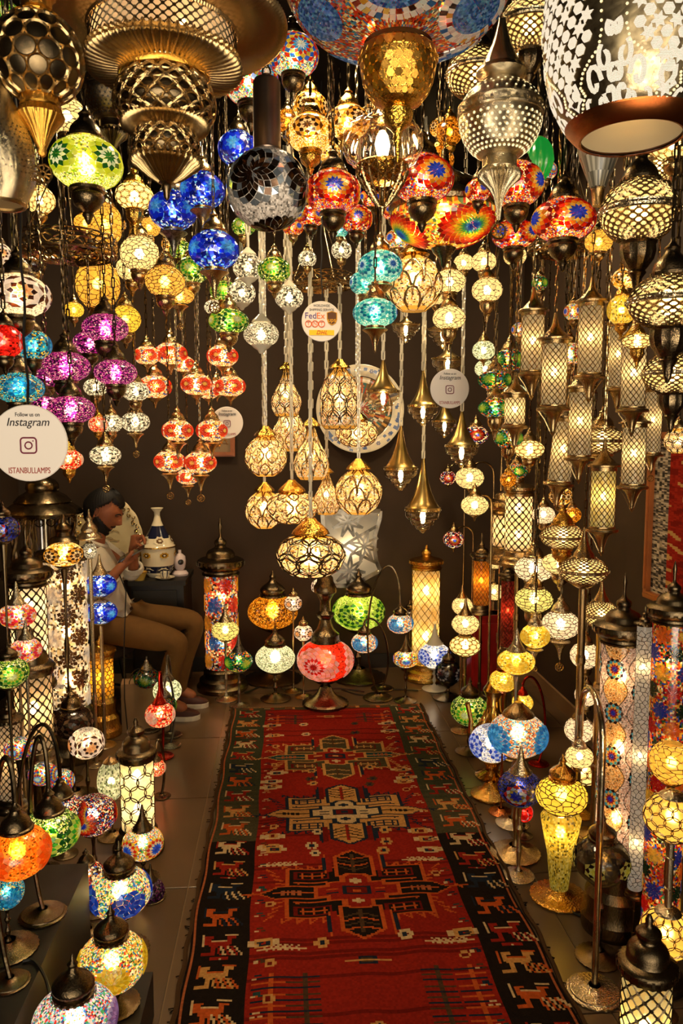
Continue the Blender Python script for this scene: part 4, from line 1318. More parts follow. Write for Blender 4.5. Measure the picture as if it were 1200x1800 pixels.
MT['beads'] = attr_paint('silver_beads', 0.3, 0.6)
_m, _nt, _out = _mat('mirror_tiles')
_p = nd(_nt, 'ShaderNodeBsdfPrincipled', Metallic=.85, Roughness=.12)
_a = nd(_nt, 'ShaderNodeAttribute', attribute_name='Col')
_nt.links.new(_a.outputs['Color'], _p.inputs['Base Color']); _nt.links.new(_p.outputs[0], _out.inputs[0])
MT['mirrortile'] = _m
MT['hamtube'] = metal('hammered_grey_tube', 'a89484', '5a4a3e', 0.35, 1.6, 0.3)
mirror_globe()


MT['lanternshell'] = metal('lantern_shell', 'a89878', '6a5c46', 0.3, .25, .05)
MT['pinlight'] = emitter('lit_pin_holes', 'ffe2a8', .9)
_m, _nt, _out = _mat('perforated_cut_outs')
_w = nd(_nt, 'ShaderNodeTexWave', wave_type='BANDS', bands_direction='Z', Scale=.22, Distortion=1.5)
_w.inputs['Detail Scale'].default_value = 4.0
_t = nd(_nt, 'ShaderNodeTexCoord'); _r = nd(_nt, 'ShaderNodeValToRGB'); _e = nd(_nt, 'ShaderNodeEmission', Strength=.8)
_r.color_ramp.elements[0].position = .25; _r.color_ramp.elements[0].color = (*lin('a88858'), 1)
_r.color_ramp.elements[1].position = .5; _r.color_ramp.elements[1].color = (*lin('fff2da'), 1)
_nt.links.new(_t.outputs['Object'], _w.inputs['Vector']); _nt.links.new(_w.outputs['Fac'], _r.inputs[0]); _nt.links.new(_r.outputs[0], _e.inputs['Color']); _nt.links.new(_e.outputs[0], _out.inputs[0])
MT['perf'] = _m


def arabesque_lantern():
    x, y, z = (0.5502, 1.2304, 2.2334)
    u = 0.0009
    t = thing('arabesque_lantern', 'huge silver lantern pierced with stars and scrolls, open below, at the right front', 'hanging lantern', (x, y, z), -pi / 2, u)
    out = [(86, -180), (96, -176), (118, -150), (138, -110), (150, -60), (156, 0), (154, 50), (146, 100), (126, 150), (90, 190), (50, 210), (30, 216)]
    S = Surf(out)
    ob('shell', MB().lathe([S.rz(q / 60)[:2] for q in range(61)], 120).mesh('shell', 'lanternshell'), t)
    half = [(0, .045), (.10, .085), (.2, .12), (.16, .15), (.24, .19), (.34, .22), (.46, .25), (.5, .3), (.5, .94)]
    def edge(tt):
        for (d0, t0), (d1, t1) in zip(half, half[1:]):
            if t0 <= tt <= t1: return d0 + (d1 - d0) * (tt - t0) / (t1 - t0)
        return 0
    st = MB()
    def cut(a, tt, n, r0, r1, ph=0.0):
        p, nm = S(a, tt); e1 = Vector((-sin(a), cos(a), 0)); e2 = nm.cross(e1)
        st.tile([p + (e1 * cos(2 * pi * q / n + ph) + e2 * sin(2 * pi * q / n + ph)) * (r0 if q % 2 else r1) for q in range(n)], nm, .9, lin('fff0dc'))
    for j in range(26):                                   # stars and hexagons inside the cartouches
        for i in range(34):
            a = 2 * pi * (i + (j % 2) / 2) / 34; tt = .1 + j * .033
            d = abs(((a + pi / 5) % (2 * pi / 5)) - pi / 5)
            if tt < .95 and d < edge(tt) - .085 - (.04 if tt < .26 else 0):
                if (i + j * 2) % 3 == 0: cut(a, tt, 12, 7.0, 13.5, .26)
                else: cut(a, tt, 12, 8.6, 9.6)
    for i in range(5):                                    # scrolls between and under them
        a0 = 2 * pi * i / 5
        for sg in (1, -1):
            for (d, tt, R_, ph, wd) in ((.36, .15, .1, 0, 8), (.52, .215, .08, 2, 8), (.23, .06, .075, 1, 7), (.55, .1, .085, 3, 8), (.42, .07, .06, 5, 7), (.6, .16, .05, 1, 9), (.6, .3, .045, 2, 9), (.6, .44, .05, 4, 10), (.6, .58, .045, 1, 9), (.6, .72, .05, 3, 10), (.6, .86, .045, 5, 9), (.12, .05, .04, 2, 8)):
                st.ribbon(S, [(a0 + sg * (d + R_ * (1 - q / 16) * cos(q * .55 + ph)), max(.012, tt + .05 * R_ / .085 * (1 - q / 16) * sin(q * .55 + ph))) for q in range(12)], wd, 1.0, lin('fff0dc'))
            st.ribbon(S, [(a0 + sg * .05, .115), (a0 + sg * .09, .14), (a0 + sg * .07, .17)], 9, 1, lin('fff0dc'))
        st.ribbon(S, [(a0 - .13, .12), (a0, .085), (a0 + .13, .12)], 9, 1, lin('fff0dc'))
        st.ribbon(S, [(a0, .16), (a0, .2), (a0, .24)], 12, 1, lin('fff0dc'))
    f = ob('lit_cut_outs', st.mesh('lit_cut_outs', 'perf', False), t); f['kind'] = 'stuff'
    d = MB()
    for i in range(5):                                    # rows of pearl-like holes, lit
        a0 = 2 * pi * i / 5
        for sg in (1, -1):
            for q in range(len(half) - 1):
                n_ = 3 if q < 7 else 22
                for e in range(n_):
                    ff = e / n_; aa = a0 + sg * (half[q][0] + (half[q + 1][0] - half[q][0]) * ff); tt = half[q][1] + (half[q + 1][1] - half[q][1]) * ff
                    p, nm = S(aa, tt); e1 = Vector((-sin(aa), cos(aa), 0)); e2 = nm.cross(e1)
                    d.tile([p + nm * .4 + (e1 * cos(w_ * pi / 3) + e2 * sin(w_ * pi / 3)) * 2.4 for w_ in range(6)], nm, .8, lin('fff0dc'))
    f = ob('pearl_holes', d.mesh('pearl_holes', 'pinlight', False), t); f['kind'] = 'stuff'
    ob('bottom_band', MB().lathe([(84, -182), (88, -183), (97, -177), (112, -160), (113, -157), (110, -158), (96, -172), (86, -178)], 64).mesh('bottom_band', 'copper'), t)
    dd = MB().lathe([(.1, -150), (40, -152), (84, -176)], 48, lin('ffe4b4')); o = ob('diffuser', dd.mesh('diffuser', 'paper'), t); o.color = (.8, .8, .8, 1)
    ob('crown', MB().lathe([(36, 208), (40, 214), (30, 226), (14, 250), (10, 280), (.1, 282)], 32).mesh('crown', 'silver'), t)
    bm = cached('bulb', None)
    ob('bulb', bm, t, (0, 0, 10), (0, 0, 0), (90, 90, 90)); 
    add_chain(t, u, 280, 'chain')


arabesque_lantern()


def brass_pendant(label, pos, u, lit=.9, dark=False, rz=0, pat='dots'):
    """onion body with bands and pierced dots, cone cap, collar and fluted trumpet"""
    t = thing('brass_pendant', label, 'pendant lamp', pos, rz, u)
    mt = 'bronze' if dark else 'silver'
    body = [(28, -66), (34, -64), (52, -50), (64, -32), (71, -12), (72, 4), (72, 12), (68, 26), (60, 40), (46, 52), (34, 58), (30, 60)]
    S = Surf(body)
    ob('shell', MB().lathe([S.rz(q / 40)[:2] for q in range(41)], 64).mesh('shell', mt), t)
    m = MB()
    for t0, t1, n, k in ((.08, .5, 34, 8), (.68, .9, 26, 3)):
        for j in range(k):
            for i in range(n):
                a = 2 * pi * (i + (j % 2) / 2) / n; tt = t0 + (t1 - t0) * (j + .5) / k; p, nm = S(a, tt); e = Vector((-sin(a), cos(a), 0)); e2 = nm.cross(e); s_ = 2.5 if k > 4 else 1.8
                m.tile([p + (e * cos(q * pi / 3) + e2 * sin(q * pi / 3)) * s_ + nm * .2 for q in range(6)], nm, .5, lin('ffe8b0'))
    f = ob('lit_pin_holes', m.mesh('lit_pin_holes', 'pinlight' if not dark else 'black', False), t); f['kind'] = 'stuff'
    bd = MB().lathe([(70, 2), (74, 3), (75, 6), (72.5, 8), (72.5, 16), (74, 18), (74, 21), (68, 26), (66, 27)], 56)
    for i in range(34):
        a = 2 * pi * i / 34; c = Vector((73 * cos(a), 73 * sin(a), 12)); e = Vector((-sin(a), cos(a), 0))
        bd.tile([c + e * 3 * cos(q * pi / 3) + Vector((0, 0, 3 * sin(q * pi / 3))) for q in range(6)], (cos(a), sin(a), 0), 2, (1, 1, 1))
    ob('belt', bd.mesh('belt', mt), t)
    ob('crown', MB().lathe([(30, 56), (34, 60), (32, 64), (40, 70), (44, 76), (40, 84), (32, 88), (30, 96), (26, 104), (18, 122), (12, 140), (8, 156), (6, 166), (.1, 168)], 40, flute=(20, .01)).mesh('crown', mt), t)
    ob('loop', MB().tube([(5 * cos(q * pi / 8), 0, 170 + 7 * sin(q * pi / 8)) for q in range(16)], 1.2, 6, closed=True).mesh('loop', mt), t)
    ob('collar', MB().lathe([(30, -88), (32, -84), (30, -80), (30, -66), (32, -64)], 36).mesh('collar', mt), t)
    ob('trumpet', MB().lathe([(.1, -172), (3, -170), (5, -150), (9, -132), (16, -118), (28, -106), (35, -100), (36, -94), (33, -88), (28, -86)], 160, flute=(20, .08)).mesh('trumpet', mt), t)
    c = ob('charm', cached('charm', charm_mesh), t, (0, 0, -190), (0, 0, -rz), (60, 60, 60))
    ob('bulb', cached('bulb', None), t, (0, 0, 0), (0, 0, 0), (40, 40, 40))
    add_chain(t, u, 176, 'chain')
    return t


brass_pendant('silvery brass onion pendant with pierced dots and a cone top, beside the green blown glass', (0.4958, 1.797, 2.3199), 0.0013)
brass_pendant('dark brown pierced onion pendant half hidden behind the tiered chandelier', (-0.4657, 2.2418, 2.5336), 0.0011, .05, True)


def hammered_drop():
    x, y, z = (-0.4098, 1.4024, 2.2354)
    u = 0.001
    t = thing('brass_pendant', 'dark embossed globe pendant with a gold trumpet below, at the top left corner', 'pendant lamp', (x, y, z), 0, u)
    body = [(34, -62), (52, -50), (66, -30), (72, -6), (70, 20), (60, 44), (44, 60), (30, 68)]
    ob('globe', MB().lathe(body, 48).mesh('globe', 'bronze'), t)
    m = MB(); pat_circles(m, Surf(body), 12, 6, 4, 3.5, k=.95); f = ob('embossing', m.mesh('embossing', 'brass'), t); f['kind'] = 'stuff'
    ob('crown', MB().lathe([(30, 66), (34, 70), (30, 76), (24, 80), (24, 96), (32, 102), (32, 112), (20, 124), (8, 150), (.1, 152)], 40, flute=(20, .02)).mesh('crown', 'gold'), t)
    ob('collar', MB().lathe([(30, -80), (34, -76), (32, -62), (36, -60)], 40).mesh('collar', 'gold'), t)
    ob('trumpet', MB().lathe([(.1, -160), (6, -156), (8, -150), (7, -146), (14, -130), (24, -112), (36, -98), (39, -92), (36, -86), (34, -80)], 96, flute=(24, .02)).mesh('trumpet', 'gold'), t)
    ob('charm', cached('charm', charm_mesh), t, (0, 0, -186), (0, 0, 0), (70, 70, 70))
    add_chain(t, u, 150, 'chain')


hammered_drop()


def pear_shade():
    x, y, z = (-0.4763, 1.3918, 2.0773)
    u = 0.001
    t = thing('brass_pear_pendant', 'pear shaped silver shade with pin pricks, cut by the left edge of the photo', 'pendant lamp', (x, y, z), 0, u)
    body = [(36, -84), (40, -80), (54, -50), (58, -20), (56, 10), (46, 44), (34, 70), (20, 96), (12, 112), (8, 130), (.1, 132)]
    ob('shade', MB().lathe(body, 56).mesh('shade', 'silver'), t)
    m = MB(); S = Surf(body); rgp = random.Random(1)
    for j in range(9):
        for i in range(40):
            a = 2 * pi * (i + (j % 2) / 2) / 40; tt = .22 + .04 * j + .01 * sin(i); p, n = S(a, tt); e = Vector((-sin(a), cos(a), 0)); e2 = n.cross(e)
            m.tile([p + (e * cos(q * pi / 2.5) + e2 * sin(q * pi / 2.5)) * 1.3 for q in range(5)], n, .5, (1, 1, 1))
    f = ob('pin_pricks', m.mesh('pin_pricks', 'bronze', False), t); f['kind'] = 'stuff'
    ob('rim', MB().lathe([(34, -86), (38, -87), (41, -83), (38, -79)], 56).mesh('rim', 'brass'), t)
    o = ob('diffuser', MB().lathe([(.1, -60), (36, -80)], 40, lin('e8b878')).mesh('diffuser', 'paper'), t); o.color = (.5, .5, .5, 1)
    add_chain(t, u, 130, 'chain')


pear_shade()


def fluted_glass(label, pos, R, body, mt, basket=True, lit=True):
    t = thing('blown_glass_pendant', label, 'pendant lamp', pos, .2, R)
    ob('glass_shade', MB().lathe(body, 112, lin('1f9a3c') if mt == 'green_glass' else (1, 1, 1), flute=(14, .045)).mesh('glass_shade', mt), t)
    zb, zt = body[0][1], body[-1][1]
    if basket:
        m = MB().lathe([(.3, zb - .42), (.62, zb - .06), (.66, zb), (.62, zb + .04)], 28)
        ob('gallery', m.mesh('gallery', 'gold'), t)
        m = MB(); S = Surf([(.08, zb - 1.0), (.3, zb - .78), (.55, zb - .4), (.64, zb - .2), (.64, zb - .04)])
        pat_diamond(m, S, 12, 2, .045, .03, .55, 1.0)
        for i in range(18): m.ribbon(S, [(2 * pi * i / 18, q / 6) for q in range(7)], .05, .03)
        ob('basket', m.mesh('basket', 'brass'), t)
        ob('finial', MB().lathe([(0.001, zb - 1.25), (.05, zb - 1.15), (.1, zb - 1.02), (.06, zb - .98)], 16).mesh('finial', 'brass'), t)
    ob('cap', MB().lathe([(.3, zt - .02), (.34, zt + .03), (.2, zt + .12), (.1, zt + .3), (0.001, zt + .32)], 24).mesh('cap', 'brass'), t)
    if lit: ob('bulb', cached('bulb2', lambda: MB().lathe([(0.001, -.35), (.14, -.25), (.2, 0), (.15, .2), (.06, .34), (0.001, .36)], 8).mesh('bulb', 'bulb')), t, (0, 0, 0))
    add_chain(t, R, zt + .28, 'dark')


fluted_glass('clear ribbed glass shade in a brass basket, under the gold hammered bowl', (0.2603, 2.0699, 2.3564), 0.1037, [(.62, -.5), (.86, -.36), (.98, -.1), (.98, .15), (.86, .4), (.6, .56), (.32, .6)], 'clear')
fluted_glass('emerald ribbed blown glass pendant behind the silvery onion pendant', (0.8292, 2.5452, 2.4958), 0.05, [(.2, -1.5), (.5, -1.2), (.85, -.6), (1.0, 0), (.9, .7), (.6, 1.2), (.3, 1.4)], 'green_glass', False, False)
MT['green_glass'].node_tree  # kept


def frosted_cone():
    t = thing('frosted_cup_pendant', 'speckled grey glass cup pendant below the silver star lantern', 'pendant lamp', (0.8213, 2.0233, 2.3048), 0, 0.0563)
    rgp = random.Random(3); pal = [lin(c) for c in '8a8474 a09a88 6a6658 b8b2a0'.split()]
    ob('cup', MB().lathe([(.3, -1.1), (.36, -1.0), (.6, -.4), (.86, .3), (.98, .8), (1.0, .95), (.94, .95), (.5, .9), (.2, 1.1), (0.001, 1.3)], 40, colf=lambda i, j: pick(pal, rgp)).mesh('cup', 'beads'), t)
    ob('ferrule', MB().lathe([(0.001, -1.9), (.24, -1.85), (.26, -1.5), (.3, -1.1), (.34, -1.05)], 20).mesh('ferrule', 'brass'), t)
    add_chain(t, t.scale[0], 1.28, 'dark')


frosted_cone()


def orange_dome():
    x, y, z = (0.5441, 2.6525, 2.3476)
    R = 0.1772
    t = thing('mosaic_dome_pendant', 'wide orange mosaic dome pendant with a rainbow sunburst underneath, at the upper right centre', 'pendant lamp', (x, y, z), .3, R)
    rgp = random.Random(7); pal = [lin(c) for c in 'f0a030 f8d040 e86820 c83018 fff0c0 e8b828 5a7a50'.split()]
    prof = [(cos(f), .55 * sin(f) - .05) for f in [-1.35 + 1.35 * k / 26 for k in range(27)]] + [(.99, .05)]
    g = ob('bowl', MB().lathe(prof, 120, colf=lambda i, j: pick(pal, rgp), jit=.35, rg=rgp).mesh('bowl', 'glass'), t)
    rings = [lin(c) for c in '1c48b8 2a78d0 40a860 b8c830 f0d030 f08020 e04818 c82818 8a1410'.split()]
    m = MB()
    for k in range(3):
        th = -pi / 2 + .2 + k * 2 * pi / 3
        for q, nm, c in medallion(th, -.62, rings, 22, .62, .55):
            q = [p + Vector((0, 0, -.05)) for p in q]; m.tile(q, nm, .015, c)
    f = ob('sunbursts', m.mesh('sunbursts', 'glass', False), g); f['kind'] = 'stuff'
    ob('rim', MB().lathe([(.97, .03), (1.03, .05), (1.06, .12), (1.03, .2), (.94, .26), (.9, .3), (.88, .42), (.6, .6), (.3, .74), (.1, .9), (.06, 1.2), (0.001, 1.22)], 64, flute=(32, .01)).mesh('rim', 'bronze'), t)
    ob('finial', MB().lathe([(0.001, -1.0), (.05, -.95), (.1, -.8), (.2, -.7), (.24, -.62), (.2, -.55)], 20).mesh('finial', 'bronze'), t)
    bm = cached('bulb', None)
    for i in range(3): ob('bulb', bm, t, (.5 * cos(i * 2.1), .5 * sin(i * 2.1), -.05), (0, 0, 0), (.6, .6, .6))
    add_chain(t, R, 1.2, 'dark')


orange_dome()


# ---- tiered clear glass pendants under tall brass cones
def cone_pendant(label, pos, R, cone=1.75, lit=True):
    t = thing('cone_pendant', label, 'pendant lamp', pos, 0, R, 'clear tiered glass pendants under tall brass cones')
    gl = cached('tierglass', lambda: MB().lathe([(0.001, -1.28), (.12, -1.24), (.2, -1.1), (.34, -1.06), (.42, -.92), (.42, -.84), (.6, -.8), (.7, -.62), (.7, -.52), (.9, -.44), (1.0, -.26), (1.0, -.04), (.9, .04)], 32).mesh('glass_shade', 'clear'))
    ob('glass_shade', gl, t)
    cn = cached('brasscone', lambda: MB().lathe([(.9, 0), (1.02, .01), (1.02, .12), (.9, .14), (.74, .3), (.5, .6), (.32, .95), (.2, 1.3), (.12, 1.6), (.08, 1.78), (0.001, 1.8)], 40).mesh('cone', 'cone'))
    ob('cone', cn, t, (0, 0, 0), (0, 0, 0), (1, 1, cone / 1.75))
    bd = cached('conebeads', lambda: _cone_beads())
    ob('beading', bd, t)
    if lit: ob('bulb', cached('bulb2', None), t, (0, 0, -.3), (0, 0, 0), (.8, .8, .9))
    add_chain(t, R, cone + .02, 'acrylic')


def _cone_beads():
    m = MB()
    for i in range(26):
        a = 2 * pi * i / 26
        m.tile([Vector((1.02 * cos(a + d), 1.02 * sin(a + d), z)) for d, z in ((-.07, .03), (.07, .03), (.07, .1), (-.07, .1))], (cos(a), sin(a), 0), .03, (1, 1, 1))
    return m.mesh('beading', 'brass')


MT['cone'] = metal('satin_brass_cone', 'b8a068', '8a7442', 0.3, 3, 0.0)
for lb, px_, R_, cn in (
    ('clear tiered glass pendant under a brass cone, in front of the painted wall plate', (0.4628, 3.6131, 1.807), 0.0773, 1.9),
    ('highest of the two brass cone pendants on one chain right of the wall plate', (0.6755, 3.7423, 1.7438), 0.0722, 2.4),
    ('brass cone pendant with bright tiered glass hanging right below the wall plate', (0.5879, 3.8694, 1.4333), 0.0838, 2.6),
    ('lowest brass cone pendant, hanging just above the amber net tower lamp', (0.6987, 3.8409, 1.2263), 0.0896, 2.9),
    ('brass cone pendant with small tiered glass directly under the round Instagram card at the right', (0.8739, 4.1748, 1.6805), 0.0684, 1.9),
    ('brass cone pendant with tiered glass just left of the red mosaic swan lamp', (0.851, 3.66, 1.5509), 0.0795, 2.1),
    ('clear tiered glass shade beside the white crackle pair, above the card', (0.8062, 3.9226, 2.1406), 0.0751, 1.0),
    ('clear wide glass shade half behind the top of the right round card', (0.8097, 3.806, 1.981), 0.0788, .8),
    ('clear glass shade with a long pale chain right of the turquoise lamps', (0.5714, 3.6357, 2.1202), 0.064, .6),
): cone_pendant(lb, px_, R_, cn)

# ================================================================ hanging lamps, left
pendant('lime green mosaic pendant, alone among brass under the tiered chandelier', 'lime', -0.4829, 2.016, 2.2724, 0.0859, 0.74, 0.9, big=True)
pendant('deep blue star mosaic pendant directly left of the mirror globe lamp', 'blue', -0.2578, 2.6007, 2.3933, 0.07, 0.82, 0.58, fin='trumpet', mt='brass')
pendant('darker blue mosaic pendant, behind and left of the blue star one', 'blue', -0.368, 2.7068, 2.3587, 0.0785, 0.84, 0.89, fin='trumpet', mt='steel', lit=0.7)
pendant('lowest blue mosaic pendant, with a light blue star and a wheel charm', 'blue', -0.2148, 2.4909, 2.1804, 0.0764, 0.78, 0.69, fin='trumpet', mt='brass', charm=True)
pendant('blue mosaic pendant mostly hidden behind the long grey tube', 'blue', -0.1582, 2.883, 2.6259, 0.0693, 0.9, 1.36)
pendant('green mosaic pendant with a bright star, touching the lowest blue pendant', 'green', -0.3541, 3.1193, 2.2495, 0.0624, 0.85, 1.47, mt='brass')
pendant('wide green mosaic pendant with a yellow star above the poppy lamps', 'green', -0.2058, 2.9796, 2.034, 0.073, 0.64, 0.51, mt='brass')
pendant('green and white mosaic pendant under the mirror globe', 'green', -0.0341, 3.084, 2.2471, 0.0621, 0.8, 1.37, mt='brass')
pendant('small lime lit mosaic pendant peeking between blue lamps and mirror globe', 'green', -0.1632, 3.3292, 2.4749, 0.0475, 0.85, 1.18, mt='brass')
pendant('green mosaic pendant behind the trumpet of the lowest blue pendant', 'green', -0.2565, 3.4878, 2.2381, 0.0626, 0.7, 1.51, mt='brass')
pendant('small green mosaic pendant half behind the darker blue one', 'green', -0.4371, 3.4382, 2.3987, 0.0489, 0.8, 1.21, mt='brass')
pendant('ivory crackle pendant, the larger upper one of the pale pair at left', 'crack_white', -0.5217, 2.9249, 2.2647, 0.0705, 0.92, 1.55, mt='brass', big=True)
pendant('ivory crackle pendant tucked under the larger pale crackle lamp', 'crack_white', -0.597, 3.1774, 2.2645, 0.0609, 0.85, 1.17, mt='brass')
pendant('amber crackle pendant between ivory crackle and green star lamps', 'crack_amber', -0.4144, 2.8069, 2.1439, 0.0701, 0.78, 0.04, mt='brass', big=True)
pendant('small flat amber crackle pendant with trumpet, behind the amber crackle', 'crack_amber', -0.3952, 3.0474, 2.1381, 0.0545, 0.6, 1.42, mt='brass', fin='trumpet', charm=True)
pendant('yellow crackle pendant right behind the upper purple lamp', 'crack_yellow', -0.6145, 3.1043, 2.0544, 0.0598, 0.92, 0.35, mt='brass')
pendant('tall pear shaped gold crackle pendant above the left iron canopy', 'crack_gold', -0.6916, 3.1571, 2.4256, 0.0667, 1.25, 0.43, mt='brass')
pendant('large pale gold crackle shade behind the left iron canopy', 'crack_gold', -0.7666, 3.3297, 2.2298, 0.0897, 1.2, 0.89, mt='gold')
pendant('pierced gold pendant with two tiers, between lime and dark blue lamps', 'pierced_fine', -0.5054, 2.7641, 2.4191, 0.0642, 0.72, 1.24, mt='gold', fin='vase')
pendant('gold pierced pendant in the dark behind the pear shaped silver shade', 'pierced_fine', -0.9138, 3.0767, 2.4894, 0.0559, 0.9, 0.25, mt='brass')
pendant('bright white faceted lantern shade behind the gold trumpet', 'crack_white', -0.6218, 2.3835, 2.5256, 0.0545, 1.0, 0.27, mt='brass', cap='cone')
pendant('silver crackled glass pendant with an acrylic collar, under the blue lamp', 'silverglass', -0.1387, 3.1571, 2.2718, 0.0612, 0.85, 1.07, mt='acrylic', cap='acrylic', fin='acrylic', chain='acrylic')
pendant('silver shard glass pendant behind the wide green star lamp', 'silverglass', -0.1769, 3.3907, 2.2142, 0.0585, 0.9, 0.38, mt='acrylic', cap='acrylic', fin='acrylic', chain='acrylic')
pendant('silver glass pendant with acrylic crown just left of the shipping card', 'silverglass', 0.0242, 3.2787, 2.1757, 0.0593, 0.8, 0.68, mt='acrylic', cap='acrylic', fin='acrylic', chain='acrylic')
pendant('silver crackled glass pendant hanging alone on an acrylic chain', 'silverglass', -0.0912, 3.2178, 2.0176, 0.0723, 0.72, 0.58, mt='acrylic', cap='acrylic', fin='acrylic', chain='acrylic', big=True)
pendant('purple glitter pendant, highest of the purple cluster', 'purple', -0.6015, 2.7, 1.9661, 0.077, 0.62, 0.04, big=True)
pendant('purple pendant half hidden behind the highest purple one', 'purple', -0.7165, 2.9585, 1.9467, 0.0612, 0.7, 0.76, top=2.2488)
pendant('dark purple glitter pendant in the middle of the purple cluster', 'purple', -0.6938, 2.5396, 1.822, 0.078, 0.62, 0.46, big=True, lit=0.75)
pendant('bright violet glitter pendant, farthest right of the purple cluster', 'purple', -0.5461, 2.5797, 1.8083, 0.0685, 0.62, 1.15, big=True)
pendant('pinkish purple pendant behind the dark purple middle one', 'purple', -0.8313, 2.8026, 1.811, 0.054, 0.7, 1.11, top=2.2488)
pendant('lowest purple glitter pendant, beside the big Instagram card', 'purple', -0.6557, 2.4467, 1.684, 0.072, 0.6, 1.42, big=True, lit=0.7)
pendant('purple pendant peeking out over the big Instagram card', 'purple', -0.805, 2.6897, 1.7074, 0.0501, 0.6, 1.16)
pendant('ivory and brown star mosaic pendant at the left edge', 'whitestar', -0.6865, 2.097, 1.9648, 0.0798, 0.7, 0.45, big=True, split=True)
pendant('ivory mosaic pendant cut by the left edge above the brown star one', 'whitestar', -0.8448, 2.4331, 2.1426, 0.0341, 1.0, 0.61)
pendant('red glass pendant with a large petal, cut by the left edge', 'redpetal', -0.6882, 1.9883, 1.8353, 0.045, 0.9, 0.2)
pendant('teal mosaic pendant with yellow chips, partly behind the red petal lamp', 'teal', -0.7157, 2.2952, 1.8611, 0.0505, 0.85, 0.31)
pendant('wide turquoise and navy mosaic pendant above the big Instagram card', 'teal', -0.7244, 2.1872, 1.7335, 0.0655, 0.66, 0.88, big=True)
pendant('clear frosted glass bell between the red and turquoise pendants', 'frost', -0.822, 2.4998, 1.8123, 0.0462, 0.5, 1.02, lit=0.25, mt='acrylic', fin='acrylic')
pendant('red and cream poppy pendant at the far left of the upper red row', 'poppy', -0.6248, 3.6257, 1.9708, 0.0599, 0.72, 0.1, mt='brass', fin='drop', charm=False)
pendant('red and cream large poppy pendant second in the upper red row', 'poppy', -0.533, 3.7403, 1.9913, 0.0754, 0.72, 0.9, mt='brass', fin='drop', charm=False)
pendant('red and cream small poppy pendant tucked behind the second of the upper row', 'poppy', -0.4919, 3.8697, 1.9558, 0.0559, 0.72, 0.5, mt='brass', fin='drop', charm=False)
pendant('red and cream poppy pendant lower left, under the upper red row', 'poppy', -0.619, 3.7904, 1.8396, 0.0793, 0.72, 1.2, mt='brass', fin='drop', charm=False)
pendant('red and cream poppy pendant with a cream roundel, in the middle of the red cluster', 'poppy', -0.4005, 3.6029, 1.839, 0.0705, 0.72, 0.35, mt='brass', fin='drop', charm=False)
pendant('red and cream small poppy pendant just behind the cream roundel one', 'poppy', -0.3652, 3.7951, 1.8193, 0.0523, 0.72, 0.8, mt='brass', fin='drop', charm=False)
pendant('red and cream poppy pendant at the right end of the upper red row', 'poppy', -0.2797, 3.6047, 1.9687, 0.0704, 0.72, 0.6, mt='brass', fin='drop', charm=False)
pendant('red and cream poppy pendant with a star flower above the small card', 'poppy', -0.2527, 3.7132, 1.8391, 0.0702, 0.72, 0, mt='brass', fin='drop', charm=False)
pendant('red and cream small poppy pendant left of the star flower one', 'poppy', -0.3331, 3.9012, 1.8425, 0.0538, 0.72, 0.4, mt='brass', fin='drop', charm=False)
pendant('red and cream poppy pendant with a red roundel, left of the lower group', 'poppy', -0.4853, 3.57, 1.6285, 0.0701, 0.72, 0.63, mt='brass', fin='trumpet', charm=False)
pendant('red and cream poppy pendant with red roundel beside the small white card', 'poppy', -0.3399, 3.665, 1.6293, 0.0722, 0.72, 0.75, mt='brass', fin='trumpet', charm=False)
pendant('red and cream poppy pendant low at the left with a wheel charm', 'poppy', -0.536, 3.6503, 1.4861, 0.0719, 0.72, 0.2, mt='brass', fin='trumpet', charm=True)
pendant('red and cream bright poppy pendant low at the right with a wheel charm', 'poppy', -0.4032, 3.7374, 1.4776, 0.0766, 0.72, 0.5, mt='brass', fin='trumpet', charm=True)
pendant('red and cream lowest small poppy pendant, a wheel charm under it', 'poppy', -0.4891, 3.9399, 1.3991, 0.0577, 0.72, 0.9, mt='brass', fin='trumpet', charm=True)
pendant('silver mosaic pendant left of a pair, below the violet lamps', 'silverglass', -0.8271, 3.4915, 1.817, 0.0526, 0.75, 0.48, mt='brass')
pendant('silver mosaic pendant right of the bright violet one', 'silverglass', -0.6105, 3.2544, 1.7868, 0.0563, 0.72, 0.46, mt='brass')
pendant('silver mosaic pendant half behind the one with a wheel charm', 'silverglass', -0.7705, 3.5271, 1.6609, 0.0509, 0.8, 0.5, mt='brass')
pendant('silver mosaic pendant with a wheel charm in the middle left', 'silverglass', -0.6267, 3.323, 1.6622, 0.0601, 0.72, 0.12, mt='brass', fin='trumpet', charm=True)
pendant("lowest silver mosaic pendant, its charm above the man's head", 'silverglass', -0.734, 3.2273, 1.5256, 0.0631, 0.66, 1.02, mt='brass', fin='trumpet', charm=True)
pendant('small ruby red pendant between purple and silver lamps', 'ruby', -0.807, 3.4271, 1.6542, 0.0395, 0.9, 1.26, mt='gold')
pendant('red and white mosaic pendant on gold fittings beside the big card', 'ruby', -0.8395, 3.0761, 1.5116, 0.0533, 0.75, 0.2, mt='gold')
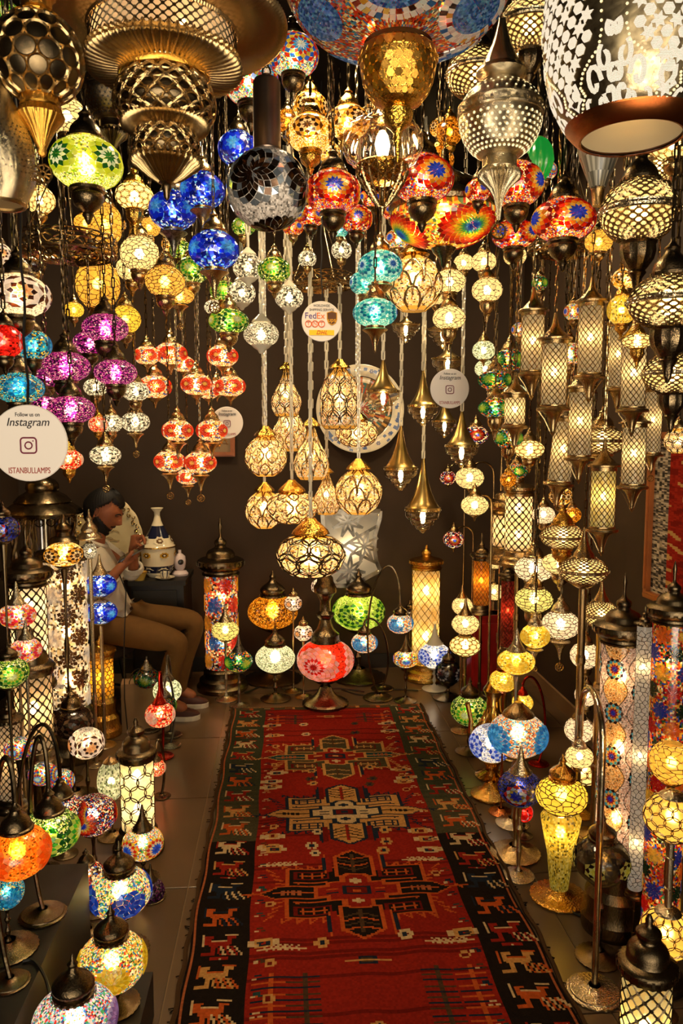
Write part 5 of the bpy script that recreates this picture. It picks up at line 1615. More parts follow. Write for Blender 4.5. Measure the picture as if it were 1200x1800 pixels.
# ================================================================ hanging lamps, top centre
pendant('multicolour mosaic pendant under the edge of the mosaic dome', 'multi', 0.03, 2.1097, 2.5879, 0.0652, 0.78, 0.3, big=True)
pendant('multicolour mosaic pendant above the grey tube', 'multi', -0.0894, 2.3227, 2.6153, 0.0782, 0.85, 0.7, big=True)
pendant('gold and brown mosaic pendant left of the clear ribbed shade', 'goldm', 0.0801, 2.2954, 2.4645, 0.0684, 0.75, 1.42, big=True, mt='gold')
pendant('gold mosaic pendant behind the clear ribbed shade', 'goldm', 0.2108, 2.5507, 2.5989, 0.069, 0.72, 0.46, mt='gold')
pendant('gold mosaic pendant high behind, under the multicolour pair', 'goldm', 0.0953, 2.7211, 2.7079, 0.0578, 0.9, 1.18, mt='gold')
pendant('red mosaic pendant with a blue flower, above the iron canopy', 'red', 0.1399, 2.2097, 2.2776, 0.076, 0.78, 0, big=True)
pendant('red mosaic pendant with a white flower, right of the ribbed glass', 'red', 0.3994, 2.259, 2.3347, 0.088, 0.74, 0.3, big=True)
pendant('small red mosaic pendant with a blue flower beside the brass basket', 'red', 0.2482, 2.6731, 2.3342, 0.0539, 0.85, 0.05)
pendant('orange red mosaic pendant behind the dark cup of another', 'red', 0.0928, 2.6338, 2.3294, 0.0472, 0.7, 0.6)
pendant('small red mosaic pendant deep behind the brass basket', 'red', 0.3182, 2.8892, 2.465, 0.0416, 0.8, 0.6)
pendant('golden bead pendant between gold bowl and silvery onion pendant', 'amberbead', 0.5653, 2.6784, 2.6274, 0.0443, 1.0, 0.68, mt='gold')
pendant('golden pendant above the wide orange dome', 'amberbead', 0.5504, 2.7744, 2.5674, 0.052, 0.8, 1.09, mt='gold')
pendant('turquoise mosaic pendant, upper one of the stacked pair', 'turq', 0.3516, 2.8447, 2.2129, 0.0785, 0.76, 0.5, big=True, mt='brass', fin='trumpet')
pendant('turquoise mosaic pendant half behind the upper of the stacked pair', 'turq', 0.3147, 3.0064, 2.1872, 0.059, 0.8, 0.3, mt='brass')
pendant('turquoise mosaic pendant, lower one of the stacked pair', 'turq', 0.3093, 2.6376, 2.0179, 0.0732, 0.66, 1.3, big=True, mt='brass', fin='trumpet')
# ---- gilded globes in the middle
pendant('round gilded globe with a mirror face, upper one at the left', 'arab_leaf', -0.0962, 4.001, 1.4975, 0.1089, 1.0, 0.5, prof=[(0.4, -0.92), (0.75, -0.66), (0.95, -0.32), (1.0, 0), (0.95, 0.32), (0.75, 0.66), (0.45, 0.9), (0.25, 0.98)], mt='gold', fin=None, chain='acrylic', cap='acrylic', group='gilded filigree globes on long acrylic chains')
pendant('round gilded globe of fish scale arches behind the flat oval one', 'arab_scale', -0.1081, 4.1265, 1.2076, 0.1039, 1.0, 0.68, prof=[(0.4, -0.92), (0.75, -0.66), (0.95, -0.32), (1.0, 0), (0.95, 0.32), (0.75, 0.66), (0.45, 0.9), (0.25, 0.98)], mt='gold', fin=None, chain='acrylic', cap='acrylic', group='gilded filigree globes on long acrylic chains')
pendant('flat oval gilded globe on a thin cord, the smaller of two', 'arab_leaf', 0.0355, 3.8092, 1.2511, 0.1272, 1.0, 0.62, prof=[(0.3, -0.62), (0.6, -0.54), (0.85, -0.36), (1.0, -0.04), (1.0, 0.06), (0.85, 0.36), (0.6, 0.52), (0.2, 0.6)], mt='gold', fin=None, chain='acrylic', cap='acrylic', group='gilded filigree globes on long acrylic chains')
pendant('large flat oval gilded globe, lowest over the red table lamp', 'arab_ring', 0.1219, 3.6336, 1.0372, 0.1658, 1.0, 0.09, prof=[(0.3, -0.62), (0.6, -0.54), (0.85, -0.36), (1.0, -0.04), (1.0, 0.06), (0.85, 0.36), (0.6, 0.52), (0.2, 0.6)], mt='gold', fin=None, chain='acrylic', cap='acrylic', group='gilded filigree globes on long acrylic chains')
pendant('large round gilded globe with bold fish scale arches', 'arab_scale', 0.3643, 3.7747, 1.3255, 0.1154, 1.0, 0.23, prof=[(0.4, -0.92), (0.75, -0.66), (0.95, -0.32), (1.0, 0), (0.95, 0.32), (0.75, 0.66), (0.45, 0.9), (0.25, 0.98)], mt='gold', fin=None, chain='acrylic', cap='acrylic', group='gilded filigree globes on long acrylic chains')
pendant('gilded teardrop pendant, the higher of the left pair', 'arab_ring', 0.0119, 4.1486, 1.7905, 0.082, 1.0, 1.47, prof=[(0.62, -1.0), (0.8, -0.82), (0.96, -0.45), (1.0, -0.1), (0.9, 0.3), (0.66, 0.75), (0.42, 1.2), (0.26, 1.7), (0.18, 2.0)], mt='gold', fin=None, chain='acrylic', cap='acrylic', group='gilded filigree globes on long acrylic chains')
pendant('gilded teardrop pendant below and behind the higher one', 'arab_leaf', 0.0302, 4.332, 1.6191, 0.0987, 1.0, 0.54, prof=[(0.62, -1.0), (0.8, -0.82), (0.96, -0.45), (1.0, -0.1), (0.9, 0.3), (0.66, 0.75), (0.42, 1.2), (0.26, 1.7), (0.18, 2.0)], mt='gold', fin=None, chain='acrylic', cap='acrylic', group='gilded filigree globes on long acrylic chains')
pendant('big gilded teardrop pendant in the middle of the cluster', 'arab_scale', 0.1299, 3.7369, 1.479, 0.0857, 1.0, 1.26, prof=[(0.62, -1.0), (0.8, -0.82), (0.96, -0.45), (1.0, -0.1), (0.9, 0.3), (0.66, 0.75), (0.42, 1.2), (0.26, 1.7), (0.18, 2.0)], mt='gold', fin=None, chain='acrylic', cap='acrylic', group='gilded filigree globes on long acrylic chains')
pendant('slim gilded teardrop pendant left of the bold arches globe', 'arab_leaf', 0.2187, 4.0007, 1.2682, 0.0715, 1.0, 1.46, prof=[(0.62, -1.0), (0.8, -0.82), (0.96, -0.45), (1.0, -0.1), (0.9, 0.3), (0.66, 0.75), (0.42, 1.2), (0.26, 1.7), (0.18, 2.0)], mt='gold', fin=None, chain='acrylic', cap='acrylic', group='gilded filigree globes on long acrylic chains', top=2.3494)
pendant('gilded barrel shaped pendant in front of the wall plate', 'arab_ring', 0.2808, 3.9074, 1.786, 0.0977, 1.0, 1.49, prof=[(0.75, -1.5), (0.95, -1.3), (1.0, -0.6), (1.0, 0.3), (0.85, 0.9), (0.6, 1.3), (0.3, 1.6)], mt='gold', fin=None, chain='acrylic', cap='acrylic', group='gilded filigree globes on long acrylic chains', top=2.3494)
pendant('flat gilded globe low in front of the wall plate', 'arab_leaf', 0.3862, 4.104, 1.6182, 0.1124, 1.0, 0.24, prof=[(0.3, -0.62), (0.6, -0.54), (0.85, -0.36), (1.0, -0.04), (1.0, 0.06), (0.85, 0.36), (0.6, 0.52), (0.2, 0.6)], mt='gold', fin=None, chain='acrylic', cap='acrylic', group='gilded filigree globes on long acrylic chains')
pendant('gilded round globe with a flat open foot behind the turquoise pair', 'arab_scale', 0.5009, 2.9981, 2.184, 0.1095, 1.0, 0.57, prof=[(0.4, -0.92), (0.75, -0.66), (0.95, -0.32), (1.0, 0), (0.95, 0.32), (0.75, 0.66), (0.45, 0.9), (0.25, 0.98)], mt='gold', fin=None, chain='dark', cap='acrylic', group='gilded filigree globes on long acrylic chains')
# ================================================================ hanging lamps, right
pendant('red mosaic pendant with a blue edge flower, behind the silvery onion trumpet', 'red', 0.6994, 2.3391, 2.3512, 0.0784, 0.84, 0.75, big=True)
pendant('red mosaic pendant just left of the silvery onion trumpet', 'red', 0.6038, 2.4264, 2.3594, 0.0388, 0.9, 0.2)
pendant('wide red mosaic pendant with a blue flower, farthest right of the red ones', 'red', 0.8016, 2.2178, 2.218, 0.088, 0.68, 0.12, big=True)
pendant('red and yellow mosaic pendant lowest behind the brass wheel charm', 'red', 0.7331, 2.4712, 2.2415, 0.0688, 0.66, 0.7)
pendant('ivory crackle pendant, upper one of a stacked pair right of centre', 'crack_white', 0.6581, 3.0806, 2.2131, 0.0632, 0.74, 1.35, mt='brass')
pendant('ivory crackle pendant, lower one of the stacked pair right of centre', 'crack_white', 0.6229, 2.9174, 2.0465, 0.0623, 0.72, 0.17, mt='brass', fin='vase')
pendant('ivory crackle pendant on a long finial, in front of the dark gap', 'crack_white', 0.737, 2.8024, 2.1296, 0.0557, 0.8, 0.73, mt='brass', fin='vase')
pendant('ivory crackle pendant above, partly behind a dark cup', 'crack_white', 0.8337, 3.2336, 2.3266, 0.0521, 0.8, 0.86, mt='brass')
pendant('tiny ivory crackle pendant left of the stacked pair', 'crack_white', 0.6543, 3.3494, 2.1962, 0.0344, 0.9, 1.57, mt='brass')
pendant('small ivory crackle pendant under the wide orange dome', 'crack_white', 0.7979, 3.4417, 2.367, 0.0453, 0.8, 0.69, mt='brass')
pendant('dark green mosaic pendant, topmost of the green column at the right', 'deepgreen', 0.9372, 3.1862, 1.9185, 0.064, 0.75, 0.43, mt='brass')
pendant('dark green mosaic pendant, second down the green column', 'deepgreen', 0.8061, 2.9314, 1.8173, 0.0611, 0.64, 0.94, mt='brass')
pendant('dark green mosaic pendant with a yellow glow, third down the green column', 'deepgreen', 0.7882, 2.8511, 1.7082, 0.0618, 0.6, 0.42, mt='brass', fin='vase')
pendant('dark green mosaic pendant with a red fleck, fourth down the green column', 'deepgreen', 0.8934, 3.0303, 1.5955, 0.0569, 0.75, 0.63, mt='brass', fin='vase')
pendant('small green mosaic pendant above the amber ball', 'deepgreen', 0.9968, 3.2437, 1.4537, 0.0441, 0.8, 1.57, mt='brass')
pendant('small amber ball pendant low behind the lattice lantern poles', 'amberbead', 0.8761, 2.9599, 1.4331, 0.0313, 1.0, 0.81, mt='gold')
pendant('white frosted star glass pendant, left of the green column', 'frost', 0.8788, 3.3814, 1.9792, 0.0501, 0.85, 0.75, mt='brass', fin='drop')
pendant('white frosted glass pendant under the star glass one', 'frost', 0.9047, 3.4553, 1.9067, 0.0462, 0.85, 0.3, mt='brass', fin='drop')
pendant('white frosted glass pendant half behind the lattice lanterns', 'frost', 1.0188, 3.3658, 1.7953, 0.0503, 0.7, 0.98, mt='brass', fin='drop')
pendant('small green lit pendant above the lattice lanterns', 'deepgreen', 1.0109, 3.0454, 2.2048, 0.0315, 1.0, 0.48, mt='brass', top=2.3255)
pendant('tiny mosaic pendant with a blue and red eye beside a lattice lantern', 'party', 0.894, 2.9199, 2.0053, 0.0282, 1.0, 0.2, mt='brass')
pendant('small mosaic pendant with a blue eye between two lattice lanterns', 'party', 1.0482, 2.7694, 2.0512, 0.035, 0.9, 0.2, mt='brass')
pendant('yellow mosaic pendant with a red eye behind the lattice lanterns', 'party', 1.0727, 2.8682, 1.9117, 0.0558, 0.75, 0.5, mt='brass')
pendant('yellow star mosaic pendant behind the right pierced globes', 'yellow', 1.0857, 2.452, 2.0067, 0.044, 1.1, 0.84, mt='gold')
pendant('pierced brass lattice globe, highest of three at the right edge', 'pierced', 0.8739, 1.8924, 2.1515, 0.0909, 0.86, 1.13, fin='vase', mt='bronze', big=True)
pendant('pierced brass lattice globe, widest of the three, cut by the right edge', 'pierced', 0.8652, 1.7005, 1.9022, 0.0893, 0.68, 1.18, fin='vase', mt='bronze', big=True)
pendant('pierced brass lattice globe, lowest of the three at the right edge', 'pierced', 0.9227, 1.7881, 1.7496, 0.0677, 0.72, 0.93, fin='vase', mt='bronze', big=True)
pendant('pierced brass globe behind the highest of the right three', 'pierced', 1.1226, 2.3022, 2.4067, 0.0712, 0.8, 1.09, fin='vase', mt='brass')
pendant('ornate gold filigree cup pendant tapering to a point', 'pierced_fine', 1.0103, 2.1684, 1.8725, 0.0424, 0.5, 1.55, mt='gold', fin='vase', lit=0.4)
pendant('white openwork ball pendant cut by the right edge', 'arab_ring', 1.023, 1.9383, 1.5897, 0.0356, 1.0, 0.34, mt='brass', fin=None)
hanging_lantern('lattice cylinder lantern, farthest left of the upper row', 'lattice', 0.874, 2.6919, 1.8321, 2.0212, 0.0399)
hanging_lantern('lattice cylinder lantern, second in the upper row, hung a little lower', 'lattice', 0.8979, 2.5325, 1.7061, 1.9046, 0.0416)
hanging_lantern('lattice cylinder lantern with a bright bulb, third in the upper row', 'lattice', 1.0156, 2.5265, 1.8116, 2.0271, 0.0395)
hanging_lantern('lattice cylinder lantern under the third of the upper row', 'lattice', 1.0631, 2.7143, 1.5345, 1.7585, 0.0408)
hanging_lantern('lattice cylinder lantern under the gold filigree cup', 'lattice', 1.1032, 2.3868, 1.6954, 1.891, 0.0377)
hanging_lantern('slim lattice cylinder lantern half behind its neighbours', 'lattice', 1.2223, 2.7747, 1.7834, 1.9991, 0.0332)
hanging_lantern('lattice cylinder lantern tilted to one side', 'lattice', 1.0272, 2.8141, 1.4363, 1.6549, 0.0424, tilt=0.1)
hanging_lantern('yellow lit lattice cylinder lantern, lowest of them', 'lattice_gold', 1.111, 2.6069, 1.2875, 1.4814, 0.0417)
hanging_lantern('lattice cylinder lantern with the whitest glow, near the red textile', 'lattice', 1.1473, 2.4599, 1.4464, 1.6298, 0.0374)
hanging_lantern('lattice cylinder lantern farthest right with a wheel charm', 'lattice', 1.2485, 2.5417, 1.5479, 1.7495, 0.0289, charm=True)
hanging_lantern('short lattice cylinder lantern deep behind the green column', 'lattice', 0.8347, 2.7563, 1.6474, 1.7396, 0.0371)
pendant('pierced white quatrefoil brass pendant behind the silvery onion one', 'pierced', 0.5575, 2.2767, 2.6348, 0.0847, 0.8, 0.94, mt='bronze', fin='vase', big=True)
pendant('pierced white quatrefoil brass pendant at the top, left of the silver lantern', 'pierced', 0.6115, 1.9683, 2.6127, 0.0732, 0.9, 0.51, mt='bronze', fin='vase', big=True)
# ---- more lamps deep among the others
pendant('green mosaic pendant at the very top left corner behind the embossed globe', 'green', -0.9262, 2.8265, 3.0108, 0.0539, 0.9, 0.11, mt='brass', lit=1.0)
pendant('green and white mosaic pendant left of the gold trumpet', 'green', -0.9447, 2.8957, 2.6749, 0.048, 0.9, 0.25, mt='brass', lit=1.0)
pendant('small gold crackle pendant above the purple lamps, behind the lime one', 'crack_gold', -0.8186, 3.3667, 2.4857, 0.0473, 0.8, 1.28, mt='brass', lit=1.0)
pendant('small gold mosaic pendant beside the tall pear shaped one', 'goldm', -0.7546, 3.6766, 2.5625, 0.0415, 0.8, 1.55, mt='brass', lit=1.0)
pendant('unlit brown mosaic pendant in the dark under the left canopy', 'browns', -0.9692, 3.16, 2.2702, 0.0444, 0.8, 1.13, mt='brass', lit=0.2)
pendant('small yellow crackle pendant behind the highest purple one', 'crack_yellow', -0.9241, 3.5488, 2.159, 0.0428, 0.8, 1.29, mt='brass', lit=1.0)
pendant('small gold mosaic pendant between a red lamp and the ribbed glass', 'goldm', 0.1758, 3.0136, 2.669, 0.043, 0.85, 1.56, mt='brass', lit=1.0)
pendant('golden bead pendant right of the long grey tube', 'amberbead', 0.0196, 2.9315, 2.7415, 0.0456, 0.9, 0.12, mt='brass', lit=1.0)
pendant('gold mosaic pendant just above the clear ribbed shade', 'goldm', 0.3535, 3.1185, 2.8452, 0.0533, 0.8, 1.14, mt='brass', lit=1.0)
pendant('silver glass pendant low behind the small red mosaic ones', 'silverglass', 0.2659, 3.5896, 2.4464, 0.0467, 0.9, 0.36, mt='brass', lit=1.0)
pendant("silver glass pendant above the shipping card's canopy", 'silverglass', 0.1099, 3.5789, 2.4035, 0.0413, 0.9, 0.22, mt='brass', lit=1.0)
pendant('small turquoise mosaic pendant under the red blue-flower lamp', 'turq', 0.2366, 3.2905, 2.4564, 0.0332, 0.9, 0.11, mt='brass', lit=1.0)
pendant('party coloured mosaic pendant left of the rainbow sunburst', 'party', 0.4648, 3.1669, 2.3953, 0.0505, 0.8, 0.62, mt='brass', lit=1.0)
pendant('gold mosaic pendant far behind the gold hammered bowl', 'goldm', 0.6564, 3.2808, 2.8733, 0.0471, 0.8, 0.64, mt='brass', lit=1.0)
pendant('gold crackle pendant behind the highest pierced globe', 'crack_gold', 1.0559, 2.5808, 2.2514, 0.0458, 0.8, 1.1, mt='brass', lit=1.0)
pendant('gold filigree pendant right under the silver star lantern', 'pierced_fine', 1.0954, 2.1671, 2.4217, 0.0637, 0.8, 1.23, mt='brass', lit=1.0)
pendant('gold mosaic pendant between two pierced globes', 'goldm', 1.1429, 2.5543, 2.1263, 0.0457, 0.8, 0.89, mt='brass', lit=1.0)
pendant('filigree dome pendant below the slim lattice lanterns', 'pierced_fine', 1, 3.0906, 1.549, 0.0606, 0.62, 0.82, mt='brass', lit=1.0, top=2.3255)
pendant('pierced brass dome shade behind the lowest lattice lantern', 'pierced', 1.1961, 2.8312, 1.5851, 0.0859, 0.62, 1, mt='brass', lit=1.0)
pendant('gold mosaic pendant behind the tilted lattice lantern', 'goldm', 1.1345, 3.0845, 1.3571, 0.0469, 0.8, 0.36, mt='brass', lit=1.0, top=2.3255)
pendant('amber bead pendant above the bright belted globe', 'amberbead', 1.1597, 3.0185, 1.2857, 0.0369, 0.9, 0.4, mt='brass', lit=1.0, top=2.3255)
pendant('pale lavender crackle pendant left of the amber bead one', 'crack_lav', 1.2205, 3.5362, 1.2329, 0.0539, 0.8, 0.74, mt='brass', lit=1.0)
pendant('ivory crackle pendant under the lowest red and yellow one', 'crack_white', 1.0252, 3.4313, 2.3979, 0.0504, 0.85, 1.27, mt='brass', lit=1.0)
pendant('little silver shard pendant between green star lamps', 'silverglass', -0.3136, 3.5609, 2.1807, 0.0409, 0.8, 0.33, mt='brass', lit=1.0)
pendant('amber crackle pendant behind the filigree one at left', 'crack_amber', -0.5726, 3.455, 2.4953, 0.0489, 0.8, 1.21, mt='brass', lit=1.0)
pendant('small gold mosaic pendant under the darker blue lamp', 'goldm', -0.4908, 3.5148, 2.44, 0.0399, 0.9, 1.3, mt='brass', lit=1.0)
pendant('small red mosaic pendant under the right side of the mirror globe', 'red', 0.0388, 2.9961, 2.3868, 0.0387, 0.8, 0.62, mt='brass', lit=1.0)
pendant('small red mosaic pendant right of the brass basket', 'red', 0.4141, 2.9741, 2.4467, 0.0387, 0.8, 1.06, mt='brass', lit=1.0)
pendant('multicolour mosaic pendant behind the emerald blown glass', 'multi', 1.0279, 3.0479, 2.6351, 0.04, 0.9, 0.41, mt='brass', lit=1.0)
# ================================================================ along the back wall
tower_lamp("mosaic tower lamp with round flowers and a spired bronze dome, by the man's knees", 'gardenmosaic', -0.405, 4.8212, 0, 0.1416, 0.7366, 0.104, bulbs=2)
table_lamp('small green mosaic table lamp with a spire, in front of the flowered tower', 'deepgreen', -0.2794, 4.4912, 0, 0.2737, 0.0812, 0.78, 0.62, mt='steel', cap='cone')
table_lamp('large amber glitter table lamp against the back wall', 'amberbead', -0.084, 4.9757, 0, 0.4586, 0.1644, 0.68, 1.52, mt='bronze', big=True, br=0.1868)
table_lamp('white frosted table lamp with iron scrolls in front of the amber one', 'frost', -0.065, 4.5915, 0, 0.2571, 0.1214, 0.7, 1.4, big=True)
table_lamp('large red and cream mosaic table lamp, a flower facing the aisle, at the middle', 'redwhite', 0.2341, 4.4589, 0, 0.279, 0.1659, 0.74, 0.05, big=True, br=0.1354, cap='tall', bh=1.6)
table_lamp('large bright green mosaic table lamp with a bronze dome', 'greenmed', 0.4816, 4.9678, 0, 0.4508, 0.1693, 0.72, 1.24, big=True, br=0.1805)
swan_lamp('small blue mosaic lamp hanging low in front of the green one', 'skyblue', 0.6122, 4.7307, 0, 0.4947, 4.7307, 0.3036, 0.0828, 0.4299, 0.76, mt='bronze', cap='dome', br=0.0725)
swan_lamp('blue mosaic swan neck lamp with a tall thin brass arc', 'skyblue', 0.5624, 4.5619, 0, 0.6936, 4.5419, 0.4711, 0.0795, 0.8332, 0.76, mt='bronze', br=0.091, bow=0.55, cap='dome')
table_lamp('small yellow and blue mosaic table lamp left of the amber net tower', 'party', 0.7236, 4.5011, 0, 0.2629, 0.0758, 0.7, 1.46, cap='cone', br=0.0689)
tower_lamp('amber net tower lamp with two bulbs and gold fittings, in the back corner', 'amber_net', 0.9239, 4.9317, 0, 0.1242, 0.7331, 0.0916, mt='gold', dome='gold', bulbs=2)
table_lamp('pale green crackle lamp with a silver cone, in front of the flowered tower', 'crack_green', -0.3651, 4.6078, 0, 0.4318, 0.0829, 0.74, 0.67, mt='silver', cap='cone', br=0.069)
table_lamp('small black and white mosaic lamp behind the tall brass neck', 'whitestar', 0.1078, 4.621, 0, 0.4054, 0.0558, 0.9, 0.82, mt='brass', br=0.0558)
table_lamp('small pale mosaic lamp under the big flat gilded globe', 'whitestar', 0.0474, 4.73, 0, 0.567, 0.0533, 0.9, 1, mt='brass', br=0.0569)
table_lamp('small dark and ivory mosaic lamp directly under the flat gilded globe', 'whitestar', 0.2509, 5.1022, 0, 0.5956, 0.0767, 0.75, 1.35, mt='bronze', br=0.0691)
table_lamp('sky blue and white mosaic lamp with a ribbed glass spire', 'bluewhite', 0.9407, 4.7057, 0, 0.2204, 0.1011, 0.8, 0.46, mt='acrylic', cap='cone')
table_lamp('black star mosaic table lamp on a fluted foot, right of the corner tower', 'blackstar', 0.9924, 4.5275, 0, 0.1636, 0.0802, 0.95, 0.82, lit=0.25, br=0.0906, cap='dome')
table_lamp('little brown mosaic lamp behind the blue swan neck lamp', 'browns', 0.8485, 5.1219, 0, 0.3893, 0.0546, 0.9, 0.55, lit=0.3, br=0.0546)
# ================================================================ right side, standing
arc_lamp('ivory crackle lamp hooked on a thin brass pole, upper of two', 'crack_white', 1.3006, 4.7, 0, 1.1411, 4.68, 1.3477, 0.088, 1.4452, 0.78, br=0.0943, r=0.006)
arc_lamp('ivory crackle lamp hooked on a brass pole, lower of two', 'crack_white', 1.0622, 3.8718, 0, 0.968, 3.8518, 1.2525, 0.0698, 1.3031, 0.75, br=0.0779, r=0.006)
arc_lamp('little red mosaic lamp on a side arm against the back wall', 'darkparty', 1.2182, 4.8712, 0, 1.0849, 4.8512, 0.942, 0.0661, 1.0237, 0.85, br=0.0825, r=0.006)
arc_lamp('tiny red mosaic ball with a blue eye beside the upper crackle lamp', 'darkparty', 1.2, 5.0508, 0, 1.0809, 5.0308, 1.3294, 0.0529, 1.4227, 0.9, br=0.0855, r=0.005)
arc_lamp('red mosaic lamp with a blue eye on a high thin brass hook', 'darkparty', 1.2047, 4.2027, 0, 1.0509, 4.1827, 1.6094, 0.0689, 1.6251, 0.75, br=0.078, r=0.006)
tower_lamp('ivory quatrefoil tower lamp among the brass poles at the right', 'quatre', 1.1329, 3.6409, 0, 1.0553, 1.3144, 0.0662, mt='brass', dome='gold')
tower_lamp('domed brass lantern on legs with a small white glow', 'quatre', 1.1849, 3.9999, 0, 1.0238, 1.1862, 0.0789, mt='brass', dome='onion', bulbs=1)
tower_lamp('slim amber net lamp with a brass dome, left of a brass pole', 'amber_lantern', 1.0836, 4.138, 0, 0.673, 0.9197, 0.0441, dome='onion', bulbs=1)
tower_lamp('slim ruby net lamp standing between brass poles', 'ruby_lantern', 1.1245, 3.7618, 0, 0.5394, 0.878, 0.0345, dome='onion', bulbs=1)
stack_lamp('pair of small ivory crackle shades on one brass pole, behind the amber net lamp', 1.2773, 4.5658, 0, [('crack_white', 0.654, 0.0594, 0.9), ('crack_white', 0.8484, 0.0592, 0.9)], br=0.07)
pendant('large lavender white crackle pendant, upper of two right of the lattice towers', 'crack_lav', 1.1555, 3.4624, 0.9875, 0.0902, 0.68, 0.19, mt='brass', big=True)
pendant('large pale green crackle pendant, lower of two right of the lattice towers', 'crack_green', 1.1145, 3.3291, 0.8711, 0.0845, 0.68, 1.42, mt='brass', big=True, fin='vase')
pendant('lavender crackle pendant with a long drop, right of the pale green one', 'crack_lav', 1.1936, 3.2017, 0.7863, 0.0818, 0.78, 0.1, mt='silver', big=True, fin='trumpet', charm=True)
pendant('white crackle pendant low between two brass poles', 'crack_lav', 1.2308, 3.0141, 0.7028, 0.061, 0.9, 1.54, mt='brass', top=2.3255)
pendant('small white crackle pendant lowest between two brass poles', 'crack_lav', 1.2693, 3.0828, 0.5092, 0.0483, 0.95, 0.56, mt='brass')
stack_lamp('pierced gold globe with a bright belt on a tall brass pole', 1.1032, 2.7424, 0, [('pierced', 1.1061, 0.0866, 0.62)], r=0.014, br=0.1)
pendant('pierced gold pendant upper left of the bright belted one', 'pierced', 1.0915, 2.9362, 1.2088, 0.0831, 0.62, 1.43, mt='gold', top=2.3255)
pendant('ivory crackle pendant just under the pierced gold one', 'crack_white', 1.2209, 3.296, 1.041, 0.081, 0.6, 0.78, mt='brass')
stack_lamp("thick brass pole carrying a pierced gold globe, beside the tower lamp's dome", 1.232, 2.8727, 0, [('pierced', 0.9079, 0.0646, 0.9)], r=0.016, br=0.07)
stack_lamp('small ivory crackle lamp above a pierced gold bowl', 0.9656, 4.0017, 0, [('pierced_fine', 0.4766, 0.083, 0.66), ('crack_white', 0.5958, 0.0736, 0.75)], br=0.07)
stack_lamp('pale crackle lamp under the upper brass hook lamps', 1.0098, 4.2688, 0, [('crack_white', 0.6355, 0.0587, 0.9)], br=0.06)
table_lamp('yellow beaded lamp on a silver goblet stem at the right', 'yellow', 0.9342, 2.9905, 0, 0.6899, 0.0741, 0.66, 0.37, mt='silver', cap='cone', br=0.0695)
pendant('yellow beaded pendant with a long drop beside the lavender ones', 'yellow', 1.0601, 3.1399, 0.7546, 0.0607, 0.85, 1.35, mt='silver', fin='trumpet', charm=True, top=2.3255)
table_lamp('yellow beaded lamp with a red foot, behind the gold ewer', 'yellow', 0.913, 3.089, 0, 0.5801, 0.0575, 0.8, 0.57, mt='copper', br=0.0527)
swan_lamp('small yellow bead lamp hanging in a red hoop', 'yellow', 1.2354, 3.5556, 0, 1.14, 3.5356, 0.3201, 0.0496, 0.4247, 0.9, mt='redmetal', br=0.0501)
table_lamp("green mosaic table lamp with an iron crown, nearest the rug's far corner", 'green', 0.9268, 3.7232, 0, 0.2211, 0.0924, 0.86, 1.08, big=True)
table_lamp('white and blue beaded mosaic lamp on a gold fluted foot', 'bluewhite', 0.9075, 3.24, 0, 0.2461, 0.0961, 0.86, 0.28, mt='gold', cap=None, big=True, br=0.086, bh=1.4)
table_lamp('large turquoise and orange mosaic lamp with a clear glass cap', 'skyblue', 0.8766, 2.7644, 0, 0.4751, 0.1102, 0.74, 1.43, mt='brass', cap='acrylic', big=True, br=0.0951)
table_lamp('navy and gold mosaic table lamp with a silver dome on a slim foot', 'navy', 0.8422, 2.6148, 0, 0.3358, 0.0782, 0.8, 0.04, mt='silver', cap='cone', big=True, br=0.0576, lit=0.55)
table_lamp('yellow crackle lamp on a tall yellow glass trumpet and gold foot', 'crack_yellow', 0.9443, 2.4775, 0, 0.3699, 0.0883, 0.7, 0.41, mt='gold', cap='dome', big=True, br=0.0981, glass_stem=1)
table_lamp('gold filigree bowl lamp behind the yellow crackle one', 'pierced_fine', 1.2535, 3.0678, 0, 0.1903, 0.097, 0.6, 0.91, mt='gold', br=0.0825)
pendant('white crackle pendant under the hooked pole, left of the thick brass pole', 'crack_lav', 1.1884, 2.9503, 0.4111, 0.058, 0.9, 0.89, mt='brass', top=2.3255)
table_lamp('black mosaic globe lamp with yellow stars behind the brass pole', 'blackgold', 0.9549, 2.1614, 0, 0.3173, 0.0832, 0.86, 0.3, big=True, split=True, lit=0.6, br=0.0693)
arc_lamp('tall brass pole lamp with a hooked top and hammered round foot, at the front right', 'crack_white', 0.8829, 2.0176, 0, 0.9179, 2.2676, 0.5992, 0.0429, 0.8561, 0.8, r=0.0095, br=0.0787, mt='silver', lit=1.0)
tower_lamp('tall salmon mosaic tower lamp with star flowers and a bronze onion dome', 'towermosaic', 1.0621, 2.3052, 0, 0.2513, 0.9517, 0.0648, bulbs=3, dome='onion', tiles=1)
tower_lamp('tall red mosaic tower lamp at the right edge with a bronze dome', 'redmosaic', 1.0852, 2.0447, 0, 0.0624, 1.0793, 0.0512, bulbs=4, dome='onion')
tower_lamp('slim white star cell tower lamp between the two mosaic towers', 'starcell', 1.068, 2.1741, 0, 0.2141, 1.0393, 0.0221, bulbs=3, dome='flat')
stack_lamp('gold star crackle shade over a silver collar at the right edge', 0.9731, 1.7955, 0, [('stargold', 0.3289, 0.0674, 0.9), ('stargold', 0.6417, 0.0692, 0.85)], mt='silver', br=0.08, top=None)
table_lamp('gold crackle shade above the star crackle ones, at the right edge', 'crack_gold', 1.0321, 1.9194, 0, 0.7289, 0.0581, 1.0, 1.53, mt='brass', cap=None, br=0.0459)
tower_lamp('bronze lattice lantern with a pierced dome, nearest at the bottom right', 'front', 0.8549, 1.6604, 0, 0.0453, 0.3229, 0.0585, dome='lantern', bulbs=1)
